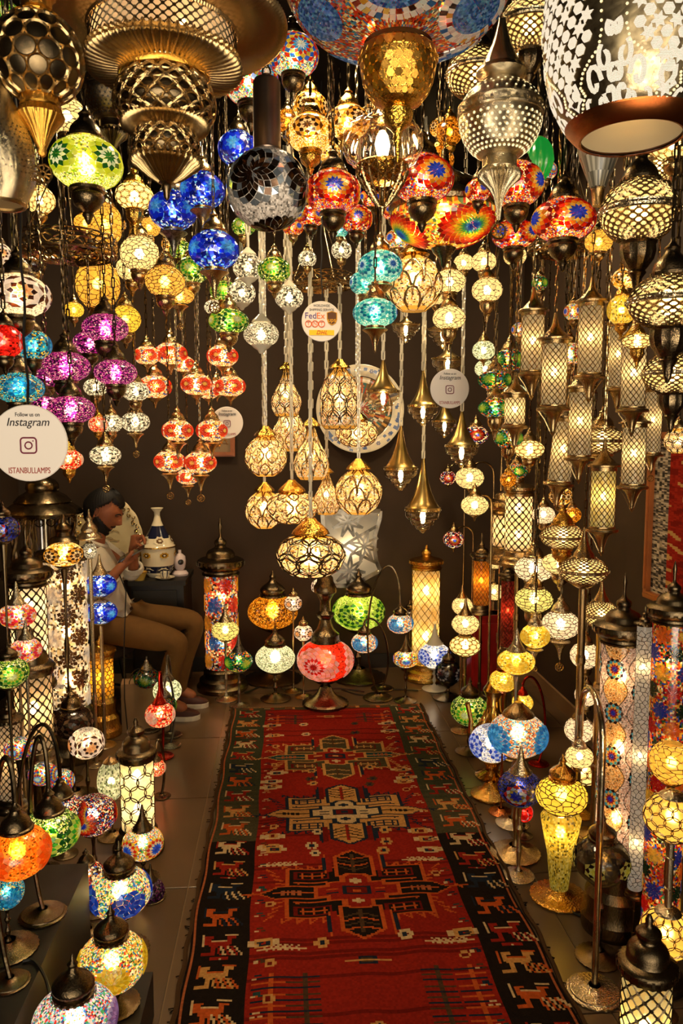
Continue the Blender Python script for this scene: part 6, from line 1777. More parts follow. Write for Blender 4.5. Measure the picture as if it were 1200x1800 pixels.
table_lamp('small red glass lamp lying low behind the navy lamp', 'redpetal', 0.9496, 2.8904, 0, 0.0991, 0.0343, 1.1, 0.16, br=0.0366, cap=None, lit=0.8)
# ================================================================ left side, standing
tower_lamp('tall white and brown mosaic tower lamp at the left, in front of the man', 'whitemosaic', -1.0846, 3.8325, 0, 0.2594, 0.9948, 0.1009, bulbs=3, dome='flat')
tower_lamp('ivory quatrefoil tower lamp with a dark onion dome, farther back', 'quatre_white', -1.0492, 3.1744, 0, 0.6576, 0.995, 0.0719, dome='onion', bulbs=2)
tower_lamp('ivory quatrefoil cylinder lamp with a tilted dark lid, nearer the front', 'quatre', -0.9922, 3.02, 0, 0.3799, 0.6732, 0.0715, dome='lantern', bulbs=1)
tower_lamp('ivory quatrefoil cylinder lamp cut by the left edge', 'quatre', -0.9444, 2.6084, 0, 0.3708, 0.6328, 0.0387, dome='flat', bulbs=1)
stack_lamp("two blue and gold mosaic shades stacked before the man's lap", -0.943, 3.9427, 0, [('blue', 0.7075, 0.0815, 0.72), ('blue', 0.8492, 0.0812, 0.72)], br=0.06, mt='silver', top='cone')
stack_lamp("silver spired bell lamp on a rod beside the man's face", -0.9275, 3.704, 0, [('silverglass', 1.0603, 0.0325, 1.2)], mt='silver', br=0.05, top=None, bell=(0.0596, 1.1149))
tower_lamp('golden honeycomb lamp on a bronze goblet foot, under the blue pair', 'honey', -0.9918, 4.1035, 0, 0.2069, 0.4262, 0.067, mt='gold', dome='gold', bulbs=1)
table_lamp('pink and red mosaic lamp with a silver cone, at the left edge', 'pink', -0.9879, 2.8648, 0, 0.9438, 0.0651, 0.72, 1.38, mt='silver', cap='cone', br=0.063)
table_lamp('pink and blue mosaic shade on a brass stalk, below the other pink one', 'pink', -0.8603, 2.5667, 0, 0.8962, 0.0492, 0.8, 1.34, mt='silver', cap='cone', br=0.0492)
table_lamp('green mosaic lamp cut by the left edge', 'green', -0.8455, 2.3578, 0, 0.8834, 0.0574, 0.82, 0.55, cap='dome', big=True, br=0.0522)
table_lamp('navy glitter globe at the left edge beside the dark dome lantern', 'navy', -0.9712, 2.713, 0, 1.2833, 0.055, 0.85, 0.53, cap='dome', br=0.0511, lit=0.5)
table_lamp('unlit brown mosaic lamp with star flowers, below the white tower', 'browns', -0.9399, 3.3492, 0, 0.3556, 0.0925, 0.72, 0.47, lit=0.2, cap='bell', big=True, br=0.11, split=True)
table_lamp('lit ivory mosaic globe with black stars, right of the brown one', 'whitestar', -0.8158, 3.1046, 0, 0.3536, 0.0698, 0.9, 0.51, mt='bronze', br=0.0791, cap=None)
table_lamp('ivory mosaic globe behind the quatrefoil cylinder', 'whitestar', -1.067, 3.4601, 0, 0.5366, 0.0461, 1.1, 0.09, br=0.0461)
tower_lamp('cylinder lamp of interlaced circles with a bronze pumpkin dome', 'circles', -0.5753, 2.8978, 0, 0.0976, 0.3652, 0.0635, dome='lantern', bulbs=2)
swan_lamp('red and white mosaic lamp hanging from a red swan neck', 'ruby', -0.6228, 3.7797, 0, -0.6265, 3.7597, 0.226, 0.0736, 0.4342, 0.85, mt='redmetal', cap='cone', br=0.0572, bow=1.3, r=0.007)
swan_lamp("white frosted lamp on a steel swan neck next to the man's shoes", 'frost', -0.6213, 4.056, 0, -0.6308, 4.036, 0.2551, 0.0757, 0.4288, 0.85, mt='steel', cap='cone', br=0.0613, bow=1.1, r=0.006)
swan_lamp('dark green unlit globe on a thin steel swan neck', 'deepgreen', -0.7515, 4.1441, 0, -0.7525, 4.1241, 0.2982, 0.0679, 0.3774, 0.8, mt='steel', br=0.0625, bow=1.0, lit=0.2)
swan_lamp('olive glass globe behind the red swan neck lamp', 'deepgreen', -0.6009, 3.9162, 0, -0.6222, 3.8962, 0.2237, 0.0586, 0.367, 0.9, mt='steel', br=0.0533, bow=1.0, lit=0.3)
swan_lamp('small red glass lamp behind the circles cylinder', 'ruby', -0.5583, 3.3444, 0, -0.5744, 3.3244, 0.1415, 0.0403, 0.263, 0.9, mt='bronze', br=0.0407, bow=0.8, lit=0.5)
table_lamp('multicolour mosaic globe between the ivory cylinders', 'multi', -0.8625, 2.4661, 0, 0.5992, 0.0441, 0.8, 1.43, br=0.0441, cap=None)
table_lamp('multicolour mosaic globe behind the bronze swan shades', 'multi', -0.8924, 2.7839, 0, 0.3705, 0.0501, 0.8, 1.51, br=0.0501, cap=None)
table_lamp('yellow and green mosaic globe right of the front swan shades', 'multi', -0.8521, 2.8858, 0, 0.296, 0.0434, 1.0, 0.08, br=0.0477, cap=None)
swan_lamp('orange mosaic shade under a bronze bell, on the plinth at the left', 'orange', -0.638, 1.705, 0.35, -0.6025, 1.685, 0.6767, 0.0713, 0.8824, 0.8, mt='bronze', big=True, br=0.0445, split=True, bow=0.9)
swan_lamp('green mosaic shade under a bronze bell, behind the orange one', 'green', -0.6409, 1.9567, 0.35, -0.608, 1.9367, 0.5891, 0.0732, 0.8419, 0.78, mt='bronze', big=True, br=0.0597, bow=0.9)
swan_lamp('black speckled mosaic shade under a bronze bell, behind the green one', 'darkparty', -0.7716, 2.2865, 0, -0.6763, 2.2665, 0.4693, 0.0719, 0.7412, 0.86, mt='bronze', big=True, br=0.066, bow=0.6)
table_lamp('dark red mosaic globe with sunbursts beside the glass tower lamp', 'darkparty', -0.6518, 2.5286, 0, 0.3347, 0.0785, 0.84, 0.35, big=True, cap=None, br=0.0689)
table_lamp('party coloured mosaic lamp with a blue and red flower, by the aisle', 'party', -0.521, 2.6951, 0, 0.1373, 0.072, 0.8, 0.9, big=True, cap='cone', br=0.0576)
table_lamp('dark mosaic lamp with a yellow and red sunburst behind the blue one', 'darkparty', -0.6433, 2.395, 0, 0.1963, 0.0548, 0.85, 0.5, cap='bell', br=0.0512, lit=0.8)
table_lamp('large blue mosaic table lamp with a starred flower on the floor by the aisle', 'bluemix', -0.5182, 2.3002, 0, 0.1954, 0.0953, 0.76, 0.5, big=True, split=True, cap='dome', br=0.0847)
table_lamp('large yellow mosaic table lamp with round flowers on the low step', 'yellowmix', -0.4531, 1.9, 0.13, 0.2516, 0.0867, 0.82, 0.2, big=True, split=True, cap='dome', br=0.0676)
table_lamp('violet and white mosaic lamp with a tall bronze spire at the bottom edge', 'violet', -0.4715, 1.62, 0.13, 0.3182, 0.0906, 0.72, 0, big=True, split=True, cap='dome', br=0.0654)
table_lamp('black and turquoise mosaic globe on an ornate bronze foot, on the plinth', 'teal', -0.6812, 1.8227, 0.35, 0.4996, 0.0415, 0.95, 1.17, cap=None, br=0.0691, big=True, lit=0.7)
table_lamp('dark plum glass lamp behind the large blue one', 'purple', -0.4759, 2.5811, 0, 0.019, 0.0477, 1.0, 0.49, lit=0.15, br=0.0516, cap='cone')
table_lamp('cream and amber mosaic lamp in front of the tall white mosaic tower', 'goldm', -1.0055, 3.5477, 0, 1.0686, 0.0855, 0.66, 1, cap=None, br=0.0518)
table_lamp('clear glass tower shade with a faceted lid beside the circles cylinder', 'frost', -0.6997, 3.0076, 0, 0.2345, 0.0545, 1.5, 0.13, mt='brass', cap='acrylic', br=0.0591, lit=0.35)
# ================================================================ signs, wall pieces, table, vase
def text(par, body, size, loc, mat, shear=0.0, ext=.0006, align='CENTER', space=1.0, name='lettering', rot=0.0, wd=None):
    cu = bpy.data.curves.new('text', 'FONT'); cu.body = body; cu.size = size; cu.extrude = ext
    cu.align_x = align; cu.align_y = 'CENTER'; cu.shear = shear; cu.space_character = space; cu.resolution_u = 3
    o = bpy.data.objects.new('tmp', cu); COL.objects.link(o)
    bpy.context.view_layer.update()
    me = bpy.data.meshes.new_from_object(o)
    bpy.data.objects.remove(o); me.materials.clear(); me.materials.append(MT[mat])
    sx = 1.0
    if wd:
        xs = [v.co.x for v in me.vertices]; sx = wd / (max(xs) - min(xs))
    return ob(name, me, par, loc, (pi / 2, rot, 0), (sx, 1, 1))


for nme, c in dict(pmag='7a2a44', pred='a03020', ppur='4a2a86', porg='f07010', pbrown='5a3414', pgold='f0b020', pyel='f8c818', pdhl='c81414', ptnt='e86010').items():
    MT[nme] = plain(nme, c, 0.5)


def sign(label, pos, R, kind):
    t = thing('hanging_sign', label, 'sign', pos, 0, 1.0)
    m = MB().lathe([(0.0005, -.003), (R - .002, -.003), (R, -.001), (R, .001), (R - .002, .003), (0.0005, .003)], 48)
    d = ob('card', m.mesh('card', 'card'), t, (0, 0, 0), (pi / 2, 0, 0))
    add_chain(t, 1.0, R * .97, 'cable')
    y = -.0042
    if kind == 'ship':
        text(t, 'WORLDWIDE', R * .17, (0, y, R * .76), 'ink', wd=R * .82)
        text(t, 'SHIPPING SERVICE', R * .17, (0, y, R * .56), 'ink', wd=R * 1.22)
        text(t, 'Fed', R * .42, (-R * .55, y, R * .26), 'ppur', wd=R * .55); text(t, 'Ex', R * .42, (-R * .05, y, R * .26), 'porg', wd=R * .4)
        for i, ch in enumerate('TNT'):
            x = -R * .66 + i * R * .33
            mm = MB().tube([(R * .155 * cos(q * pi / 10), R * .155 * sin(q * pi / 10), 0) for q in range(20)], R * .022, 5, closed=True)
            ob('letter_ring', mm.mesh('letter_ring', 'ptnt'), t, (x, y, -R * .13), (pi / 2, 0, 0))
            text(t, ch, R * .26, (x, y, -R * .13), 'ptnt')
        sh = [(-.24, .3), (0, .36), (.24, .3), (.24, -.02), (.17, -.2), (0, -.3), (-.17, -.2), (-.24, -.02)]
        mm = MB(); mm.tile([Vector((a * R, 0, b * R)) for a, b in sh], (0, -1, 0), .002, (1, 1, 1))
        ob('shield', mm.mesh('shield', 'pbrown', False), t, (R * .52, -.0032, R * .12))
        mm = MB().tube([(a * R, 0, b * R) for a, b in sh], R * .02, 4, closed=True); ob('shield_rim', mm.mesh('shield_rim', 'pgold'), t, (R * .52, y - .001, R * .12))
        text(t, 'ups', R * .3, (R * .52, y - .002, R * .06), 'pgold', wd=R * .38)
        mm = MB().box((-R * .63, -.001, -R * .13), (R * .63, .001, R * .13)); ob('bar', mm.mesh('bar', 'pyel', False), t, (0, y, -R * .56))
        text(t, 'DHL', R * .27, (0, y - .002, -R * .56), 'pdhl', shear=.35, space=1.1)
    else:
        text(t, 'Follow us on', R * .15, (0, y, R * .74), 'ink', wd=R * .62)
        text(t, 'Instagram', R * .3, (0, y, R * .54), 'ink', shear=.25, wd=R * 1.08)
        text(t, 'ISTANBULLAMPS', R * .22, (0, y, -R * .72), 'pred', wd=R * 1.06)
        r = R * .2
        sq = []
        for cx, cz, a0 in ((1, 1, 0), (-1, 1, 1), (-1, -1, 2), (1, -1, 3)):
            for q in range(5):
                a = (a0 + q / 4) * pi / 2; sq.append((cx * r * .62 + r * .38 * cos(a), 0, cz * r * .62 + r * .38 * sin(a)))
        m = MB().tube(sq, r * .1, 5, closed=True).tube([(r * .45 * cos(q * pi / 10), 0, r * .45 * sin(q * pi / 10)) for q in range(20)], r * .09, 5, closed=True)
        m.box((r * .5, -.001, r * .5), (r * .66, .001, r * .66))
        ob('camera_emblem', m.mesh('camera_emblem', 'pmag'), t, (0, y, -R * .06))
    return t


sign('large round white Instagram card on a string, in front of the dark dome lantern', (-0.5799, 1.8047, 1.5858), 0.0869, 'insta')
sign('small round white Instagram card half hidden behind the red poppy lamps', (-0.3151, 4.313, 1.6784), 0.0881, 'insta')
sign('round white shipping service card with courier logos, on a string at the middle', (0.1656, 3.4121, 2.1014), 0.0869, 'ship')
sign('round white Instagram card hung between the clear tiered glass pendants', (0.7096, 3.2925, 1.8068), 0.0843, 'insta')

# ---- the plate on the back wall
def wall_plate():
    px_, py_, pz_ = (0.5063, 5.1796, 1.7864)
    R = 0.2943
    t = thing('wall_plate', 'huge round painted plate of flowers and birds hung on the back wall', 'plate', (px_, WB - .035, pz_), 0, 1.0)
    rgp = random.Random(4)
    cream = lin('f0e4c8'); cols = [lin(x) for x in ('a83820', 'c86838', '5a4a2a', 'e8d8b0', '7a5a34', '3a6a6a', 'd8a050', 'f0e0c0', '4a3420')]
    def cf(i, j):
        if j < 6: return rgp.choice(cols)
        if j < 7: return lin('3a2a20')
        return rgp.choice([cream, cream, cream, cream, lin('e4dcc8'), lin('6a80b0')]) if j < 11 else cream
    prof = [(0.0005, 0)] + [(R * .12 * k, .004) for k in range(1, 7)] + [(R * .74, .008), (R * .8, .018), (R * .86, .022), (R * .93, .025), (R * .98, .026), (R, .024), (R, .02), (R * .7, -.012), (0.0005, -.014)]
    p = MB().lathe(prof, 72, colf=cf)
    ob('dish', p.mesh('dish', 'glaze'), t, (0, 0, 0), (pi / 2, 0, 0))
    fm = MB()
    for k in range(38):
        a = rgp.uniform(0, 6.28); r = R * sqrt(rgp.uniform(0.01, .42)); cx, cz = r * cos(a), r * sin(a); c = rgp.choice(cols[:7]); s = rgp.uniform(.012, .026)
        for q in range(7):
            b = q * 2 * pi / 7
            fm.tile([Vector((cx + s * .2 * cos(b), 0, cz + s * .2 * sin(b))), Vector((cx + s * .8 * cos(b - .35), 0, cz + s * .8 * sin(b - .35))), Vector((cx + s * 1.1 * cos(b), 0, cz + s * 1.1 * sin(b))), Vector((cx + s * .8 * cos(b + .35), 0, cz + s * .8 * sin(b + .35)))], (0, -1, 0), .0015, c)
        fm.tile([Vector((cx + s * .25 * cos(b * pi / 3), 0, cz + s * .25 * sin(b * pi / 3))) for b in range(6)], (0, -1, 0), .002, lin('f0d8a0'))
    for k in range(16):                                   # blue blossoms on the rim
        a = k * pi / 8 + .1; cx, cz = R * .88 * cos(a), R * .88 * sin(a); s = .014
        for q in range(6):
            b = q * pi / 3
            fm.tile([Vector((cx + s * x * cos(b + d), -.02, cz + s * x * sin(b + d))) for x, d in ((.2, 0), (.8, -.4), (1.1, 0), (.8, .4))], (0, -1, 0), .0015, lin('4a66a8'))
    hx, hz = R * .56, R * .18                             # red tulip and the pale figure beside it
    fm.tile([Vector((hx + x * .03, 0, hz + z * .04)) for x, z in ((0, -1), (.8, .1), (.9, .7), (.4, .9), (0, .4), (-.4, .9), (-.9, .7), (-.8, .1))], (0, -1, 0), .003, lin('c01a18'))
    fm.tile([Vector((hx + .03 + x * .02, 0, hz - .04 + z * .06)) for x, z in ((-.5, -1), (.2, -.9), (.6, 0), (.3, .9), (-.1, 1), (.1, 0))], (0, -1, 0), .003, lin('f0d0b8'))
    f = ob('blossoms', fm.mesh('blossoms', 'glaze', False), t, (0, -.005, 0)); f['kind'] = 'stuff'


wall_plate()


def gold_plate():
    x, y, z = (-1.1366, 5.0063, 0.9359)
    R = 0.22
    t = thing('wall_plate', 'scalloped ivory plate with gold script standing behind the seated man', 'plate', (x, y, z), 0, 1.0)
    m = MB()
    N = 96
    prof = [(0.0005, .0), (.55, .002), (.7, .008), (.8, .016), (.9, .02), (.98, .02), (1, .016), (.98, .01), (.6, -.008), (0.0005, -.01)]
    b = len(m.v)
    for j, (r, zz) in enumerate(prof):
        for i in range(N):
            a = 2 * pi * i / N; rr = R * r * (1 + (.025 * abs(sin(a * 8)) if r > .85 else 0)); m.v.append((rr * cos(a), rr * sin(a) * 1.3, zz))
    for j in range(len(prof) - 1):
        for i in range(N):
            k = (i + 1) % N; m.f.append((b + j * N + i, b + j * N + k, b + (j + 1) * N + k, b + (j + 1) * N + i)); m.c.append(lin('e8d4a4'))
    ob('dish', m.mesh('dish', 'glaze'), t, (0, 0, 0), (pi / 2, 0, 0))
    g = MB(); rgp = random.Random(9)
    for k in range(26):                                   # gold scrolls of the rim
        a = 2 * pi * k / 26; c = Vector((R * .86 * cos(a), -.022, R * 1.12 * sin(a)))
        g.tube([c + Vector((.016 * (1 - q / 9) * cos(q * .9 + a * 3), 0, .016 * (1 - q / 9) * sin(q * .9 + a * 3))) for q in range(10)], .0032, 5)
        a += .12; c = Vector((R * .93 * cos(a), -.022, R * 1.21 * sin(a))); g.tube([c + Vector((.01 * cos(q * .8 + a * 5), 0, .01 * sin(q * .8 + a * 5))) for q in range(6)], .003, 5)
    for k in range(5):                                    # flowing strokes
        zz = R * (.55 - .27 * k)
        g.tube([(R * (-.3 + .07 * q), -.006, zz + .009 * sin(q * 1.9 + k) + .006 * sin(q * 4.1)) for q in range(10)], .0016, 4)
        g.tube([(R * (-.15 + .1 * q), -.006, zz + .015 + .006 * cos(q * 2.4 + k)) for q in range(4)], .0016, 4)
    ob('gold_scrolls', g.mesh('gold_scrolls', 'gold'), t)
    # easel
    e = MB().tube([(-.08, -.01, -R * 1.25), (0, .05, R * .3)], .006, 6).tube([(.08, -.01, -R * 1.25), (0, .05, R * .3)], .006, 6).tube([(0, .14, -R * 1.25), (0, .05, R * .3)], .006, 6)
    e.tube([(-.09, -.03, -R * 1.25), (.09, -.03, -R * 1.25)], .006, 6)
    ob('easel', e.mesh('easel', 'black'), t)


gold_plate()


# ---- curved wall light of star strapwork
def wall_panel():
    x, y, z = (0.4389, 5.0531, 0.8564)
    W, H = 0.2002, 0.2493
    t = thing('wall_light', 'white curved wall light with star strapwork, lit behind the gilded globes', 'wall light', (x, WB - .07, z), 0, 1.0)
    P = []
    out = [(-.75, -1.0), (-.3, -1.02), (.15, -.98), (.55, -.8), (1.0, -.62), (.86, -.35), (.8, 0), (.82, .35), (.98, .8), (1.0, 1.0), (.4, 1.02), (-.4, 1.0), (-.95, .98), (-.9, .4), (-.82, 0), (-.86, -.5)]
    m = MB()
    pts = [Vector((a * W, -.028 * (1 - a * a), b * H)) for a, b in out]
    c = Vector((0, -.03, 0))
    n = len(pts)
    for i in range(n):
        m.face([tuple(c), tuple(pts[i]), tuple(pts[(i + 1) % n])], lin('fff0d0'))
        m.face([tuple(pts[i]), tuple(pts[i] + Vector((0, .05, 0))), tuple(pts[(i + 1) % n] + Vector((0, .05, 0))), tuple(pts[(i + 1) % n])], lin('e8d0a0'))
    g = ob('diffuser', m.mesh('diffuser', 'paper', False), t); g.color = (1, 1, 1, 1)
    s = MB()
    def bar(a, b, wd=.011):
        wd *= 1.9
        q0, q1 = Vector((a[0] * W, -.034 - .012 * (1 - a[0] ** 2), a[1] * H)), Vector((b[0] * W, -.034 - .012 * (1 - b[0] ** 2), b[1] * H))
        d = (q1 - q0).normalized().cross(Vector((0, -1, 0))) * wd / 2
        s.tile([q0 - d, q1 - d, q1 + d, q0 + d], (0, -1, 0), .006, (1, 1, 1))
    for i in range(n): bar(out[i], out[(i + 1) % n], .014)
    for cx, cz, k0 in ((-.1, .72, 0), (-.05, -.62, .3), (.45, .05, .15)):
        R = .55
        st = [(cx + (R if k % 2 else R * .35) * cos(k * pi / 8 + k0), cz + (R if k % 2 else R * .35) * sin(k * pi / 8 + k0) * .8) for k in range(16)]
        st = [(max(-.9, min(.92, a)), max(-.98, min(.98, b))) for a, b in st]
        for k in range(16): bar(st[k], st[(k + 1) % 16], .008)
        for k in range(0, 16, 2): bar((cx, cz), st[k], .006)
    for a, b in (((-.9, .4), (.1, -.1)), ((.1, -.1), (.85, -.4)), ((-.85, -.3), (.0, .2)), ((0, .2), (.9, .6))): bar(a, b, .01)
    ob('strapwork', s.mesh('strapwork', 'steel', False), t)
    for a, b in ((.92, -.62), (.92, .9), (-.85, .9)):
        k = MB().lathe([(0.0005, -.004), (.006, -.003), (.007, 0)], 10); ob('stud', k.mesh('stud', 'silver'), t, (a * W, -.045, b * H), (pi / 2, 0, 0))
    bl = bpy.data.lights.new('wall_light_bulb', 'POINT'); bl.energy = 1; bl.color = (1, .8, .5); bl.shadow_soft_size = .04
    o = bpy.data.objects.new('wall_light_bulb', bl); COL.objects.link(o); o.location = (x - .02, WB - .085 - .03, z - .12); o.parent = None
    o.location = (x, WB - .06, z)


wall_panel()


# ---- frames
def frame(label, loc, w, h, rz, mt, inner, name='picture_frame', fw=.03):
    t = thing(name, label, 'picture frame', loc, rz, 1.0)
    f = MB()
    for (a, b, c, d) in ((-w / 2, -h / 2, w / 2, -h / 2 + fw), (-w / 2, h / 2 - fw, w / 2, h / 2), (-w / 2, -h / 2 + fw, -w / 2 + fw, h / 2 - fw), (w / 2 - fw, -h / 2 + fw, w / 2, h / 2 - fw)):
        f.box((a, -.02, b), (c, .012, d))
        f.box((a + fw * .3, -.026, b + fw * .3), (c - fw * .3, -.018, d - fw * .3))
    ob('frame', f.mesh('frame', mt, False), t)
    if inner: inner(t, w - 2 * fw, h - 2 * fw)
    return t


MT['wood'] = plain('orange_wood', 'a85c24', 0.4, 0.4, 0.4, 12.0)


def textile(t, w, h):
    nx, ny = 44, 100; m = MB(); rgp = random.Random(2)
    for j in range(ny):
        for i in range(nx):
            e = min(i, nx - 1 - i, j, ny - 1 - j)
            if e < 6: c = rgp.choice(['c8b8a0', '6a6058', 'a89880', '3a342e'])
            else:
                u = (i - nx / 2) / nx; v = j / ny
                s = sin(22 * u + 3 * sin(v * 18)) * sin(v * 40 + 6 * u)
                c = 'c89a58' if s > .72 else ('7a1c10' if s < -.6 else rgp.choice(['9a2416', 'a42a1a', '8c2014']))
            x0, z0 = -w / 2 + w * i / nx, -h / 2 + h * j / ny
            m.face([(x0, 0, z0), (x0 + w / nx, 0, z0), (x0 + w / nx, 0, z0 + h / ny), (x0, 0, z0 + h / ny)], lin(c))
    ob('textile', m.mesh('textile', 'rug', False), t)
    b = MB().box((-w / 2 - .012, -.004, -h / 2 - .012), (w / 2 + .012, .006, h / 2 + .012)); ob('mount', b.mesh('mount', 'black', False), t, (0, .008, 0))


def small_tile(t, w, h):
    b = MB().box((-w / 2, -.004, -h / 2), (w / 2, .006, h / 2), lin('8a7050')); ob('picture', b.mesh('picture', 'paint', False), t)
    g = MB(); rgp = random.Random(8)
    for k in range(24): g.tube([(w * rgp.uniform(-.4, .4), -.006, h * rgp.uniform(-.4, .4)) for _ in range(2)], .0015, 4)
    ob('gold_tracery', g.mesh('gold_tracery', 'gold'), t)


def mirror_pane(t, w, h):
    MT['mirror'] = metal('mirror', 'b0a48c', 'a0947c', 0.06, 5, 0)
    b = MB().box((-w / 2, -.004, -h / 2), (w / 2, .006, h / 2)); ob('pane', b.mesh('pane', 'mirror', False), t)


frame('tall red floral textile in an orange wood frame on the right wall', (WR - .03, 2.72, 1.26), 1.02, .72, -pi / 2, 'wood', textile)
frame('small brown framed gold tracery on the back wall below the small card', ((-0.4131, 5.2697, 1.6)[0], WB - .025, (-0.4131, 5.2697, 1.6)[2]), .17, .26, 0, 'wood', small_tile)
frame('gilt framed mirror on the left wall behind the dark dome lantern', (WL + .03, 3.9, 1.2), .7, 1.0, pi / 2, 'gold', mirror_pane, 'wall_mirror', .05)

# ---- side table with its vase and small things
def side_table():
    x0, y0, zt = (-0.9054, 4.641, 0.7758)
    x1 = (-0.6499, 4.8003, 0.7437)[0]
    zt = .73
    t = thing('side_table', 'black side cabinet in the back corner beside the seated man', 'cabinet', ((x0 + x1) / 2, 4.88, 0), 0, 1.0)
    w = (x1 - x0) / 2 + .03
    m = MB().box((-w, -.2, .04), (w, .2, zt - .03)); ob('body', m.mesh('body', 'black', False), t)
    m = MB().box((-w - .015, -.215, zt - .03), (w + .015, .2, zt)); ob('top', m.mesh('top', 'plinth', False), t)
    m = MB().box((-w + .015, -.212, .08), (w - .04, -.2, zt - .06)); d = ob('door', m.mesh('door', 'plinth', False), t)
    m = MB().tube([(w - .07, -.212, .3), (w - .07, -.235, .33), (w - .07, -.235, .45), (w - .07, -.212, .48)], .004, 6); ob('handle', m.mesh('handle', 'silver'), d)
    for sx in (-1, 1):
        for sy in (-1, 1):
            m = MB().lathe([(.018, 0), (.022, .04)], 10); ob('foot', m.mesh('foot', 'black'), t, (sx * (w - .03), sy * .17, 0))
    return zt


ZT = side_table()


def vase():
    x, y, z = (-0.7937, 4.8318, 0.956)
    s = 0.1067
    t = thing('lidded_vase', 'tall lidded ceramic vase painted with navy and gold medallions on the black cabinet', 'vase', (x, y, ZT), 0, s)
    cr, nv, go = lin('efe0bc'), lin('1c2038'), lin('c89a40')
    prof = [(0.002, 0), (.55, 0), (.6, .06), (.78, .3), (.9, .7), (.95, 1.1), (1.0, 1.6), (1.0, 1.72), (1.04, 1.76), (1.0, 1.8), (.9, 1.95), (.72, 2.3), (.5, 2.7), (.34, 3.0), (.22, 3.3), (.16, 3.6), (.18, 3.8), (.36, 4.02), (.34, 4.04), (0.002, 3.9)]
    def cf(i, j):
        if j in (1, 2): return cr
        if j in (2, 3): return nv
        if j in (7, 8): return lin('d8c090')
        if j in (11, 12): return nv
        return cr
    b = MB().lathe(prof, 40, colf=cf); ob('body', b.mesh('body', 'glaze'), t)
    S = Surf([(1.0, 1.1), (1.02, 1.6)]); S2 = Surf([(.97, 1.84), (.62, 2.5)]); S3 = Surf([(.64, .1), (.93, .72)])
    m = MB(); rgp = random.Random(5)
    for SS, n, c1, c2, rr in ((S, 6, 'c8942c', '4a2a1c', .3), (S2, 5, 'efe0bc', '6a4a2a', .5), (S3, 6, 'efe0bc', '1c2038', .42)):
        for i in range(n):
            a0 = 2 * pi * i / n
            for k, (c, r) in enumerate(((c1, rr), (c2, rr * .55), ('efe0bc', rr * .25))):
                pp = [SS(a0 + r * (1 if q % 2 else .78) * cos(q * pi / 8), .5 + (r * (1 if q % 2 else .78) * sin(q * pi / 8)) / SS.len * .62) for q in range(16)]
                m.tile([p + n_ * (.005 + .012 * k) for p, n_ in pp], pp[0][1] + pp[4][1] + pp[8][1] + pp[12][1], .012, lin(c))
    f = ob('medallions', m.mesh('medallions', 'glaze', False), t); f['kind'] = 'stuff'
    l = MB().lathe([(1.02, 1.74), (1.08, 1.76), (1.08, 1.8), (1.02, 1.82)], 40, go); ob('lid_band', l.mesh('lid_band', 'gold'), t)


vase()


